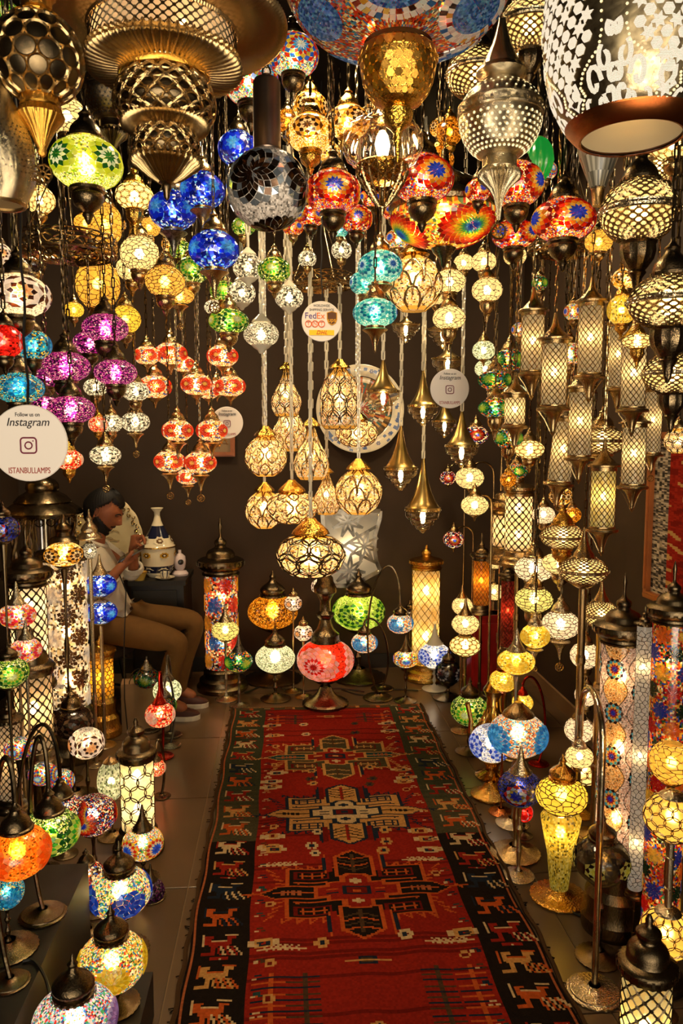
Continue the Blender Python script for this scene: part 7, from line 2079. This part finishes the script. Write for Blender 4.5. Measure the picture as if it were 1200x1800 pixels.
def small_things():
    x, y, z = (-0.6632, 4.8595, 0.8241)
    MT['plastic'] = plain('white_plastic', 'd8c4c0', 0.35)
    t = thing('baby_monitor', 'small white camera unit on its base beside the painted vase', 'camera', (x, y, ZT), .3, 1.0)
    b = MB().lathe([(0.001, 0), (.05, 0), (.052, .012), (.04, .028), (.02, .034)], 24); ob('base', b.mesh('base', 'plastic'), t)
    b = MB().lathe([(.018, .03), (.034, .05), (.038, .09), (.034, .12), (.018, .135), (.01, .14), (.01, .16), (0.001, .162)], 20); ob('body', b.mesh('body', 'plastic'), t)
    b = MB().lathe([(0.001, .012), (.014, .01), (.018, 0)], 16); ob('lens', b.mesh('lens', 'black'), t, (0, -.034, .088), (pi / 2, 0, 0))
    x, y, z = (-0.8892, 4.7026, 0.7996)
    t = thing('bowl', 'yellow bowl on the black cabinet next to the man’s hands', 'bowl', (x, y, ZT), 0, 1.0)
    b = MB().lathe([(0.001, .004), (.025, .002), (.03, 0), (.032, .006), (.05, .05), (.052, .052), (.047, .05), (.028, .01), (0.001, .008)], 24, lin('d8b050')); ob('body', b.mesh('body', 'glaze'), t)
    b = MB().lathe([(.0505, .049), (.053, .052), (.0505, .054), (.048, .052)], 24, lin('8a5a20')); ob('rim', b.mesh('rim', 'glaze'), t)
    x, y, z = (-0.7367, 4.7268, 0.751)
    t = thing('cup_and_saucer', 'small patterned cup standing on its saucer in front of the painted vase', 'cup', (x, y, ZT), 0, 1.0)
    b = MB().lathe([(0.001, .002), (.03, 0), (.058, .012), (.06, .014), (.03, .006), (0.001, .005)], 28, lin('e0d0b0')); ob('saucer', b.mesh('saucer', 'glaze'), t)
    b = MB().lathe([(0.001, .007), (.018, .006), (.026, .025), (.03, .045), (.028, .046), (.022, .022), (0.001, .012)], 24, colf=lambda i, j: lin('e8dcc0') if i % 4 else lin('2a3050')); ob('cup', b.mesh('cup', 'glaze'), t)
    x, y, z = (1.1812, 4.4151, 0.2537)
    t = thing('fire_box', 'red metal box behind the brass poles near the right back corner', 'box', (x, y, 0), 0, 1.0)
    MT['redpaint'] = plain('red_paint', 'a81410', 0.4)
    hz = (1.1834, 4.4449, 0.5589)[2]; 
    m = MB().box((-.09, -.06, .1), (.09, .06, hz)); m.box((-.095, -.066, hz - .02), (.095, .066, hz)); ob('case', m.mesh('case', 'redpaint', False), t)
    m = MB().box((-.075, -.072, .14), (.075, -.06, hz - .05)); d = ob('door', m.mesh('door', 'redpaint', False), t)
    m = MB().tube([(.05, -.072, .4), (.05, -.085, .4), (.05, -.085, .46), (.05, -.072, .46)], .004, 6); ob('handle', m.mesh('handle', 'silver'), d)
    for sx in (-1, 1):
        m = MB().box((sx * .07 - .012, -.05, 0), (sx * .07 + .012, .05, .1)); ob('foot', m.mesh('foot', 'black', False), t)
    # paper carrier bag under the man's legs
    x, y, z = (-0.8088, 4.0464, 0.128)
    MT['kraft'] = plain('tan_paper', '9a7e5e', 0.8, 0.2, 0.15, 8)
    w, h = 0.086, 0.2803
    t = thing('paper_bag', 'tan paper carrier bag standing under the man’s legs', 'bag', (x, 4.17, 0), .1, 1.0)
    m = MB().box((-w, -.05, 0), (w, .05, h * .96)); m.face([(-w, -.052, 0), (0, -.056, 0), (0, -.056, h * .96), (-w, -.052, h * .96)])
    ob('body', m.mesh('body', 'kraft', False), t)
    m = MB().box((-w * 1.003, -.0535, h * .9), (w * 1.003, .0535, h * .963)); ob('folded_rim', m.mesh('folded_rim', 'kraft', False), t)
    for sy in (-1, 1):
        m = MB().tube([(w * .5 * cos(q * pi / 8), sy * .05, h * .93 + h * .22 * sin(q * pi / 8)) for q in range(9)], .003, 6); ob('handle', m.mesh('handle', 'cable'), t)


small_things()


# ---- pierced iron canopies that carry clusters of lamps
def canopy(label, pos, R, n=6):
    t = thing('hanging_canopy', label, 'lamp canopy', pos, 0, 1.0)
    m = MB(); rgp = random.Random(3)
    for r in (1.0, .96, .62, .3):
        m.tube([(R * r * cos(2 * pi * q / 40), R * r * sin(2 * pi * q / 40), 0) for q in range(40)], .004, 5, closed=True)
    ob('hoops', m.mesh('hoops', 'brass'), t)
    m = MB()
    for k in range(90):
        a = rgp.uniform(0, 6.283); r = R * sqrt(rgp.uniform(.03, .95)); L = rgp.uniform(.15, .4)
        m.tube([(r * cos(a + L * q / 4), r * sin(a + L * q / 4), .002 * sin(q * 2)) for q in range(5)], .006, 4)
        if k % 2: m.tube([(r * cos(a), r * sin(a), 0), ((r + R * .12) * cos(a + .06), (r + R * .12) * sin(a + .06), 0)], .004, 4)
    f = ob('tracery', m.mesh('tracery', 'brass'), t); f['kind'] = 'stuff'
    m = MB(); S = Surf([(R, 0), (R, R * .34)]); pat_crackle(m, S, 26, 4, .007, .004, .4, 0, 1, rgp)
    f = ob('pierced_band', m.mesh('pierced_band', 'brass'), t); f['kind'] = 'stuff'
    for i in range(4):
        a = 2 * pi * i / 4 + .4
        m = MB().tube([(R * .95 * cos(a), R * .95 * sin(a), 0), (R * .3 * cos(a), R * .3 * sin(a), .25), (0, 0, .42)], .0025, 5); ob('wire', m.mesh('wire', 'bronze'), t)
    add_chain(t, 1.0, .41, 'dark')


canopy('pierced iron canopy carrying the long pale chains above the shipping card', (0.1859, 3.9386, 2.3494), 0.1626)
canopy('wide pierced iron canopy above the purple lamps on the left', (-0.7704, 2.8913, 2.2488), 0.1711)
canopy('pierced iron canopy above the lattice cylinder lanterns on the right', (1.1144, 3.0111, 2.3255), 0.1556)


# ---- big dome lantern on twisted columns, at the left wall
def dome_lantern():
    x, y, z = (-1.3171, 4.2876, 1.1758)
    R = 0.1742
    t = thing('dome_lantern', 'big dark dome lantern on twisted columns behind the large Instagram card', 'lantern', (x, y, 0), 0, 1.0)
    h = z
    P = [(.92, 0), (.98, -.04), (1.0, .0), (1.16, .04), (1.2, .1), (1.1, .2), (.9, .34), (.84, .38), (.86, .42), (.7, .6), (.5, .72), (.46, .76), (.5, .82), (.48, .98), (.38, 1.1), (.2, 1.18), (.16, 1.26), (.2, 1.36), (.1, 1.46), (0.002, 1.5)]
    ob('canopy', MB().lathe([(r * R, zz * R) for r, zz in P], 64, flute=(32, .012)).mesh('canopy', 'bronze'), t, (0, 0, h))
    m = MB(); pat_leaf(m, Surf([(R * .97, 0), (R * .97, R * .3)]), 18, 1, .006, .004); f = ob('pierced_frieze', m.mesh('pierced_frieze', 'bronze'), t, (0, 0, h - R * .3)); f['kind'] = 'stuff'
    for k in range(6):
        a = k * pi / 3 + .25
        m = MB()
        for s_ in (0, pi):
            m.tube([(R * .88 * cos(a) + .009 * cos(q * .55 + s_), R * .88 * sin(a) + .009 * sin(q * .55 + s_), .16 + (h - .16) * q / 60) for q in range(61)], .011, 6)
        ob('twisted_post', m.mesh('twisted_post', 'bronze'), t)
    ob('base', MB().lathe([(0.001, 0), (R * 1.1, 0), (R * 1.15, .03), (R * 1.1, .08), (R, .12), (R, .16), (0.001, .17)], 48).mesh('base', 'bronze'), t)
    g = ob('glass_body', MB().lathe([(R * .6, .17), (R * .62, .5), (R * .62, h - .02)], 32, lin('3a3026')).mesh('glass_body', 'clear'), t)


dome_lantern()


# ---- golden ewer among the yellow lamps
def ewer():
    (x, y, z) = (0.9699, 3.4388, 0.2069)
    u = 0.0027
    t = thing('golden_ewer', 'golden jug shaped ewer with a lidded spout, between green and turquoise lamps', 'ewer', (x, y, 0), .4, 1.0)
    h = 1.6
    top = (0.9721, 3.4674, 0.5005)[2]
    H = top
    P = [(0.001, 0), (.075, 0), (.08, .012), (.06, .03), (.03, .06), (.03, .1), (.05, .16), (.085, .26), (.095, .36), (.08, .46), (.05, .56), (.034, .66), (.03, .76), (.045, .82), (.05, .84), (.04, .87), (.025, .92), (.012, .95), (.016, .97), (0.001, 1.0)]
    P = [(r * 1.0, zz * H) for r, zz in P]
    ob('body', MB().lathe(P, 40, flute=(16, .012)).mesh('body', 'gold'), t)
    m = MB(); pat_leaf(m, Surf(P[6:12]), 10, 2, .006, .004); f = ob('chasing', m.mesh('chasing', 'gold'), t); f['kind'] = 'stuff'
    ob('handle', MB().tube([(.045, 0, .82 * H), (.1, 0, .84 * H), (.14, 0, .74 * H), (.14, 0, .56 * H), (.1, 0, .4 * H), (.088, 0, .34 * H)], .008, 8).mesh('handle', 'gold'), t)
    ob('spout', MB().tube([(-.085, 0, .32 * H), (-.13, 0, .42 * H), (-.13, 0, .6 * H), (-.15, 0, .76 * H)], [.02, .015, .01, .012], 8).mesh('spout', 'gold'), t)


ewer()

# ---- power leads on the floor
for lb, pts in (
    ('black lead looping on the tiles behind the white frosted lamp', ((-0.2473, 4.5033, 0.074), (-0.1147, 4.6442, 0.0697), (0.0586, 4.4816, 0.0842), (0.303, 4.5628, 0.0685), (0.4684, 4.4705, 0.0742))),
    ('black lead running between the red lamp and the blue swan neck', ((0.3348, 4.5207, 0.0747), (0.4642, 4.4298, 0.0671), (0.6447, 4.4978, 0.0747), (0.7995, 4.4856, 0.0678))),
    ('black lead coiled along the right skirting board', ((1.4194, 4.0014, 0.3243), (1.4253, 3.7996, 0.3261), (1.3254, 3.6035, 0.3058), (1.3858, 3.4976, 0.2989), (1.2844, 3.3017, 0.2789))),
    ('black lead crossing the tiles between the black mosaic globe and hammered foot', ((0.9497, 2.3929, 0.0053), (0.9955, 2.3588, 0.0009), (1.0948, 2.3624, 0.0099), (1.1475, 2.3479, 0.0047))),
    ('black lead trailing over the plinth edge at the lower left', ((-0.6336, 1.7782, 0.3493), (-0.6065, 1.7761, 0.3493), (-0.567, 1.7317, 0.3367), (-0.5356, 1.668, 0.3275))),
):
    zz = .356 if 'plinth' in lb else .005
    P = [(p[0] * (zz - 1.6) / (p[2] - 1.6), p[1] * (zz - 1.6) / (p[2] - 1.6), zz) for p in pts]
    Q = []
    for k in range(len(P) - 1):
        for q in range(6):
            u_ = q / 6; p0, p1, p2, p3 = P[max(k - 1, 0)], P[k], P[k + 1], P[min(k + 2, len(P) - 1)]
            Q.append(tuple(.5 * (2 * p1[i] + (p2[i] - p0[i]) * u_ + (2 * p0[i] - 5 * p1[i] + 4 * p2[i] - p3[i]) * u_ ** 2 + (3 * p1[i] - p0[i] - 3 * p2[i] + p3[i]) * u_ ** 3) for i in range(3)))
    Q.append(P[-1])
    tag(ob('power_lead', MB().tube(Q, .004, 6).mesh('power_lead', 'cable')), lb, 'cable')

# ================================================================ the seated man
for nme, c, r in (('skin', '9a5c3a', .5), ('shirt', 'cfc4b0', .8), ('chino', '6e4c22', .9), ('hair', '0e0a08', .6), ('shoe', '42201a', .6), ('sole', 'd8ccb8', .6), ('belt', '3a2214', .5), ('fabric_black', '181614', .8)):
    MT[nme] = plain(nme, c, r, .3, .12, 30, .08)


def skin_mesh(J, E, sub=2, root=None):
    """J: name -> (point, radius or (rx, ry)); E: edges; returns an evaluated mesh grown round the skeleton"""
    names = list(J); ix = {k: i for i, k in enumerate(names)}
    me = bpy.data.meshes.new('sk'); me.from_pydata([J[k][0] for k in names], [(ix[a], ix[b]) for a, b in E], [])
    o = bpy.data.objects.new('sk', me); COL.objects.link(o)
    o.modifiers.new('skin', 'SKIN').use_smooth_shade = True
    if not me.skin_vertices:
        bpy.context.view_layer.objects.active = o
    sv = me.skin_vertices[0].data
    for k in names:
        r = J[k][1]; sv[ix[k]].radius = r if isinstance(r, tuple) else (r, r)
        sv[ix[k]].use_root = (k == (root or names[0]))
    s = o.modifiers.new('sub', 'SUBSURF'); s.levels = s.render_levels = sub
    dg = bpy.context.evaluated_depsgraph_get(); dg.update()
    ev = o.evaluated_get(dg); m2 = ev.to_mesh()
    v = [tuple(x.co) for x in m2.vertices]; f = [tuple(p.vertices) for p in m2.polygons]
    ev.to_mesh_clear(); bpy.data.objects.remove(o)
    return v, f


def add_vf(m, v, f, col=(1, 1, 1)):
    b = len(m.v); m.v.extend(v)
    for q in f: m.f.append(tuple(b + i for i in q)); m.c.append(col)


def man():
    base = Vector((-1.0, 4.38, 0))
    t = thing('person', 'bearded dark haired man in a white shirt and tan trousers, sitting and tapping a phone', 'person', base, 0, 1.0)
    def L(p): return (p[0] - base.x, p[1] - base.y, p[2])
    pel, sp1, ch, nb, nk, hd = (-1.03, 4.38, .56), (-1.065, 4.38, .70), (-1.085, 4.38, .86), (-1.075, 4.38, .975), (-1.05, 4.38, 1.055), (-1.035, 4.38, 1.11)
    shN, shF = (-1.085, 4.215, .935), (-1.06, 4.545, .94)
    elN, elF = (-1.02, 4.165, .735), (-.885, 4.52, .79)
    wrN, wrF = (-.905, 4.235, .885), (-.868, 4.42, .955)
    paN, paF = (-.865, 4.26, .92), (-.852, 4.395, 1.01)
    hiN, hiF = (-1.0, 4.285, .55), (-1.0, 4.475, .555)
    knN, knF = (-.585, 4.235, .465), (-.515, 4.475, .53)
    anN, anF = (-.668, 4.30, .1), (-.64, 4.50, .11)
    J = {'pel': (pel, .12), 'sp1': (sp1, .115), 'ch': (ch, .1), 'nb': (nb, .055), 'nk': (nk, .05), 'hd': (hd, .048),
         'shN': (shN, .04), 'elN': (elN, .04), 'wrN': (wrN, (.027, .031)), 'paN': (paN, (.022, .036)),
         'shF': (shF, .04), 'elF': (elF, .04), 'wrF': (wrF, (.027, .031)), 'paF': (paF, (.022, .036)),
         'hiN': (hiN, .085), 'knN': (knN, .056), 'anN': (anN, .04), 'ftN': ((-.56, 4.29, .05), .035),
         'hiF': (hiF, .085), 'knF': (knF, .056), 'anF': (anF, .04), 'ftF': ((-.535, 4.50, .05), .035),
         'cvN': ((-.645, 4.262, .31), .055), 'cvF': ((-.585, 4.487, .34), .055)}
    E = [('pel', 'sp1'), ('sp1', 'ch'), ('ch', 'nb'), ('nb', 'nk'), ('nk', 'hd'), ('ch', 'shN'), ('shN', 'elN'), ('elN', 'wrN'), ('wrN', 'paN'),
         ('ch', 'shF'), ('shF', 'elF'), ('elF', 'wrF'), ('wrF', 'paF'), ('pel', 'hiN'), ('hiN', 'knN'), ('knN', 'cvN'), ('cvN', 'anN'), ('anN', 'ftN'), ('pel', 'hiF'), ('hiF', 'knF'), ('knF', 'cvF'), ('cvF', 'anF'), ('anF', 'ftF')]
    a = Vector((.89, 0, .45)); P = Vector(paN)
    for k in range(4):                                   # hand under the phone, fingers round its far edge
        q = P + a * (-.012 + .021 * k) + Vector((0, .022, .004)); ln = (.9, 1.05, 1.0, .8)[k]
        pts = [q, q + Vector((.004, .026 * ln, .004)), q + Vector((.004, .036 * ln, .024)), q + Vector((0, .026 * ln, .04))]
        pr = 'paN'
        for i, p in enumerate(pts):
            n_ = 'fN%d%d' % (k, i); J[n_] = (tuple(p), (.0105, .0098, .009, .0078)[i]); E.append((pr, n_)); pr = n_
    pr = 'paN'
    for i, p in enumerate([P + a * -.005 + Vector((0, -.03, .008)), P + a * .02 + Vector((0, -.042, .026)), P + a * .045 + Vector((0, -.03, .042))]):
        n_ = 'tN%d' % i; J[n_] = (tuple(p), (.0125, .011, .0085)[i]); E.append((pr, n_)); pr = n_
    P = Vector(paF)
    for k in range(4):                                   # hand above, knuckles up, fingers bent down to the screen
        s = Vector((.016, -.017, .002)) * (k - 1.2); ln = (.85, 1.0, 1.05, 1.0)[k]
        pts = [P + s + Vector((.004, -.006, .028)), P + s + Vector((.026, -.014, .034)) , P + s + Vector((.04, -.028, .014 - .004 * ln)), P + s + Vector((.036 + (.006 if k == 3 else -.012), -.04, -.014 if k == 3 else .0))]
        pr = 'paF'
        for i, p in enumerate(pts):
            n_ = 'fF%d%d' % (k, i); J[n_] = (tuple(p), (.0105, .0098, .009, .0078)[i]); E.append((pr, n_)); pr = n_
    pr = 'paF'
    for i, p in enumerate([P + Vector((.024, -.03, -.012)), P + Vector((.042, -.05, -.016)), P + Vector((.054, -.062, -.022))]):
        n_ = 'tF%d' % i; J[n_] = (tuple(p), (.0125, .011, .0085)[i]); E.append((pr, n_)); pr = n_
    v, f = skin_mesh({k: (L(p), r) for k, (p, r) in J.items()}, E, 2, 'pel')
    body = MB(); add_vf(body, v, f)
    # head: face towards +x, bowed over the phone
    H = Matrix.Translation(Vector(L((-1.015, 4.375, 1.185)))) @ Matrix.Rotation(radians(-6), 4, 'Z') @ Matrix.Rotation(radians(27), 4, 'Y')
    def hp(th, ph, k=1.0):
        x, y, z = cos(ph) * cos(th), cos(ph) * sin(th), sin(ph)
        rx = .1; ry = .077; rz = .122
        px_, py_, pz_ = x * rx, y * ry, z * rz
        if z < 0 and abs(z) < .9999:                      # fuller jaw than an egg
            c_ = cos(ph)
            px_ *= c_ ** -.42 if x > 0 else 1
            py_ *= c_ ** -.25
        if z < 0:
            py_ *= 1 + .26 * z; px_ *= 1 + (.14 * z if x > 0 else .42 * z)
        fr = max(0, x) ** 3
        def g(cy, cz, sy, sz): return math.exp(-((py_ - cy) / sy) ** 2 - ((pz_ - cz) / sz) ** 2) * (1 if x > 0 else 0)
        px_ += .024 * g(0, -.024, .0125, .015) + .016 * g(0, .0, .009, .024)      # nose
        px_ += .007 * g(0, .032, .05, .012)                                        # brow
        px_ -= .011 * (g(.03, .012, .016, .012) + g(-.03, .012, .016, .012))      # eye sockets
        px_ += .007 * g(0, -.058, .022, .007) + .006 * g(0, -.071, .018, .006)    # lips
        px_ += .010 * g(0, -.102, .024, .014) - .006 * g(0, -.083, .03, .006)                                        # chin
        return Vector((px_, py_, pz_)) * k
    n1, n2 = 48, 36; b = len(body.v)
    for j in range(n2 + 1):
        for i in range(n1): body.v.append(tuple(H @ hp(2 * pi * i / n1, -pi / 2 + pi * j / n2)))
    for j in range(n2):
        for i in range(n1):
            k = (i + 1) % n1; body.f.append((b + j * n1 + i, b + j * n1 + k, b + (j + 1) * n1 + k, b + (j + 1) * n1 + i)); body.c.append((1, 1, 1))
    for s in (-1, 1):                                    # ears
        body.tube([H @ Vector((-.008 + .017 * cos(q * pi / 6) - .004, s * .077, .0 + .03 * sin(q * pi / 6))) for q in range(12)], .0065, 6, closed=True)
        body.tile([H @ Vector((-.012 + .014 * cos(q * pi / 4), s * .074, .026 * sin(q * pi / 4))) for q in range(8)], H.to_3x3() @ Vector((0, s, 0)), .004, (1, 1, 1))
    bo = ob('body', body.mesh('body', 'skin', True, 80), t)
    def shell(name, mat, keep, k, par=t):
        m = MB(); idx = {}; n1, n2 = 110, 84
        for j in range(n2 + 1):
            for i in range(n1):
                th, ph = 2 * pi * i / n1, -pi / 2 + pi * j / n2
                p = hp(th, ph); ok = keep(p)
                if ok is not None:
                    d = p.normalized(); idx[i, j] = len(m.v); m.v.append(tuple(H @ (p + d * (.001 + k * ok + .0022 * sin(i * 2.1 + j * 1.3) * ok))))
        for j in range(n2):
            for i in range(n1):
                q = [(i, j), ((i + 1) % n1, j), ((i + 1) % n1, j + 1), (i, j + 1)]
                if all(x in idx for x in q): m.f.append(tuple(idx[x] for x in q)); m.c.append((1, 1, 1))
        return ob(name, m.mesh(name, mat, True, 80), par)
    def cl(v): return max(0.0, min(1.0, v))
    def hair(p):
        if p.x > .03: d = p.z - (.066 - .18 * (p.x - .03) + .2 * abs(p.y) * (p.x < .075))
        elif p.x > -.012: d = p.z - (.012 + (p.x + .012) * 1.25)
        else: d = max(p.z + .06, -.02 - p.x) if p.z > -.075 else -1
        return cl(d / .016) if d > 0 else None
    shell('hair', 'hair', hair, .017)
    def beard(p):
        if p.x < -.012: return None
        line = -.004 - .62 * max(0, p.x + .012) * (1 if p.x < .06 else 1.0)
        d = line - p.z if abs(p.y) > .02 or p.z < -.08 else -1
        if abs(p.y) < .034 and -.057 < p.z < -.043: d = .006
        if abs(p.y) < .022 and -.076 < p.z < -.057 and p.x > .03: return None
        return cl(d / .014) if d > 0 else None
    shell('beard', 'hair', beard, .011)
    for s in (-1, 1):
        m = MB().tube([H @ (hp(s * (.2 + .075 * q), .27 - .012 * (q - 2) ** 2) * 1.02) for q in range(6)], .0035, 5); ob('eyebrow', m.mesh('eyebrow', 'hair'), t)
        m = MB().tube([H @ (hp(s * (.24 + .06 * q), .1 + .008 * (q - 2) ** 2) * 1.01) for q in range(5)], .002, 5); ob('eyelashes', m.mesh('eyelashes', 'hair'), t)
    # shirt with rolled sleeves and a stand collar
    def mix(p, q, u): return tuple(p[i] + (q[i] - p[i]) * u for i in range(3))
    SJ = {'a': ((-1.025, 4.38, .6), (.155, .15)), 'b': (sp1, (.145, .15)), 'm': ((-1.08, 4.38, .78), (.14, .15)), 'c': (ch, (.145, .14)), 'n': ((-1.078, 4.38, .965), (.085, .085)),
          'sN': (shN, .08), 'uN': (mix(shN, elN, .5), .064), 'eN': (elN, .06), 'cN': (mix(elN, wrN, .3), .052),
          'sF': (shF, .08), 'uF': (mix(shF, elF, .5), .064), 'eF': (elF, .062), 'cF': (mix(elF, wrF, .32), .054)}
    SE = [('a', 'b'), ('b', 'm'), ('m', 'c'), ('c', 'n'), ('c', 'sN'), ('sN', 'uN'), ('uN', 'eN'), ('eN', 'cN'), ('c', 'sF'), ('sF', 'uF'), ('uF', 'eF'), ('eF', 'cF')]
    v, f = skin_mesh({k: (L(p), r) for k, (p, r) in SJ.items()}, SE, 2, 'b')
    m = MB(); add_vf(m, v, f)
    sh = ob('shirt', m.mesh('shirt', 'shirt', True, 80), t)
    for e, w_ in ((elN, wrN), (elF, wrF)):
        p, q = Vector(L(mix(e, w_, .25))), Vector(L(mix(e, w_, .36))); d = (q - p).normalized(); x = d.orthogonal().normalized(); y = d.cross(x)
        m = MB()
        for o_, r in ((0, .05), (.5, .051), (1, .048)): m.tube([p + (q - p) * o_ + (x * cos(k * pi / 9) + y * sin(k * pi / 9)) * r for k in range(18)], .009, 6, closed=True)
        ob('rolled_cuff', m.mesh('rolled_cuff', 'shirt'), sh)
    c = Vector(L((-1.068, 4.38, 1.005)))
    m = MB().tube([c + Vector((.06 * cos(k * pi / 10), .06 * sin(k * pi / 10), .012 - .03 * cos(k * pi / 10))) for k in range(20)], .014, 6, closed=True)
    ob('collar', m.mesh('collar', 'shirt'), sh)
    # trousers, belt
    TJ = {'p': (pel, (.15, .14)), 'w': ((-1.04, 4.38, .635), (.145, .14)), 'hN': (hiN, .105), 'tN': (mix(hiN, knN, .55), .09), 'kN': (knN, .074), 'cN': ((-.642, 4.262, .31), .062), 'bN': ((-.668, 4.295, .12), .054), 'aN': ((-.66, 4.30, .075), .056),
          'hF': (hiF, .105), 'tF': (mix(hiF, knF, .55), .09), 'kF': (knF, .074), 'cF': ((-.59, 4.487, .34), .062), 'bF': ((-.64, 4.498, .125), .054), 'aF': ((-.632, 4.50, .085), .056)}
    TE = [('p', 'w'), ('p', 'hN'), ('hN', 'tN'), ('tN', 'kN'), ('kN', 'cN'), ('cN', 'bN'), ('bN', 'aN'), ('p', 'hF'), ('hF', 'tF'), ('tF', 'kF'), ('kF', 'cF'), ('cF', 'bF'), ('bF', 'aF')]
    v, f = skin_mesh({k: (L(p), r) for k, (p, r) in TJ.items()}, TE, 2, 'p')
    m = MB(); add_vf(m, v, f); tr = ob('trousers', m.mesh('trousers', 'chino', True, 80), t)
    cr = MB()
    for (kx, ky, kz), sx in ((knN, 1), (knF, 1)):         # folds behind the knee and at the hip
        for q in range(4):
            cr.tube([Vector(L((kx - .05 - .012 * q + .015 * cos(w * .5), ky - .055 + .03 * w, kz - .055 - .006 * q + .004 * sin(w * 2 + q)))) for w in range(5)], .006, 5)
    ob('folds', cr.mesh('folds', 'chino'), tr)
    c = Vector(L((-1.035, 4.38, .645)))
    m = MB().tube([c + Vector((.155 * cos(k * pi / 12), .15 * sin(k * pi / 12), -.02 * cos(k * pi / 12))) for k in range(24)], .014, 6, closed=True); ob('belt', m.mesh('belt', 'belt'), tr)
    # shoes
    for an, y in ((anN, anN[1]), (anF, anF[1])):
        x0 = an[0]; X = [-.06, -.05, -.01, .05, .1, .14, .165, .178]; Wd = [.028, .036, .036, .037, .044, .04, .026, .006]; Ht = [.085, .105, .11, .09, .065, .052, .042, .032]
        m = MB(); b = 0
        for x, w_, h in zip(X, Wd, Ht):
            for k in range(12):
                al = pi * k / 11; m.v.append(L((x0 + x, y + w_ * cos(al), .022 + (h - .022) * sin(al) ** .7)))
        for i in range(len(X) - 1):
            for k in range(11): m.f.append((i * 12 + k, i * 12 + k + 1, (i + 1) * 12 + k + 1, (i + 1) * 12 + k)); m.c.append((1, 1, 1))
        m.f.append(tuple(range(12))); m.c.append((1, 1, 1))
        s = ob('shoe', m.mesh('shoe', 'shoe', True, 60), t)
        m = MB()
        loop = [(x0 + x, y + (w_ + .006)) for x, w_ in zip(X, Wd)] + [(x0 + x, y - (w_ + .006)) for x, w_ in reversed(list(zip(X, Wd)))]
        m.tile([L((p, q, 0)) for p, q in loop], (0, 0, 1), .026, (1, 1, 1)); ob('sole', m.mesh('sole', 'sole', False), s)
        m = MB()
        for k in range(4): m.tube([L((x0 + .045 + .018 * k, y - .022, .088 - .012 * k)), L((x0 + .05 + .018 * k, y, .096 - .012 * k)), L((x0 + .045 + .018 * k, y + .022, .088 - .012 * k))], .0028, 4)
        ob('laces', m.mesh('laces', 'shoe'), s)
    # phone in his hand
    P = Vector(paN); n = Vector((-.45, 0, .89)); c = P + a * .04 + n * .026
    ph = thing('phone', 'smartphone with a dark screen held in the seated man’s hands', 'phone', c, 0, 1.0); ph.rotation_euler = (radians(12), -math.atan2(.45, .89), 0)
    m = MB().box((-.074, -.036, -.004), (.074, .036, .004)); ob('body', m.mesh('body', 'steel', False), ph)
    MT['screen'] = plain('dark_screen', '0a0c10', .08, .6)
    m = MB().box((-.07, -.033, .004), (.07, .033, .0047)); ob('screen', m.mesh('screen', 'screen', False), ph)
    m = MB().box((-.068, -.03, -.0062), (-.045, -.01, -.004)); ob('lens_plate', m.mesh('lens_plate', 'black', False), ph)
    m = MB().tube([c + a * -.075, c + a * -.09 + Vector((0, -.01, -.04)), (-.85, 4.12, .78), (-.86, 4.085, .5), (-.865, 4.08, .2), (-.85, 4.07, .008), (-.8, 4.05, .006)], .0035, 6)
    o = ob('charging_cable', m.mesh('charging_cable', 'cable')); tag(o, 'black charging cable running down from the phone past the man’s knees', 'cable')
    # stool
    s = thing('stool', 'black padded stool the man sits on, almost hidden', 'stool', (-1.05, 4.38, 0), 0, 1.0)
    m = MB().lathe([(0.001, .36), (.16, .36), (.18, .38), (.18, .42), (.16, .44), (0.001, .445)], 28); ob('seat', m.mesh('seat', 'fabric_black'), s)
    for k in range(4):
        al = k * pi / 2 + .6; m = MB().tube([(.1 * cos(al), .1 * sin(al), .36), (.17 * cos(al), .17 * sin(al), 0)], .013, 8); ob('leg', m.mesh('leg', 'black'), s)
    m = MB().tube([(.145 * cos(q * pi / 10), .145 * sin(q * pi / 10), .14) for q in range(20)], .008, 6, closed=True); ob('ring', m.mesh('ring', 'black'), s)


man()
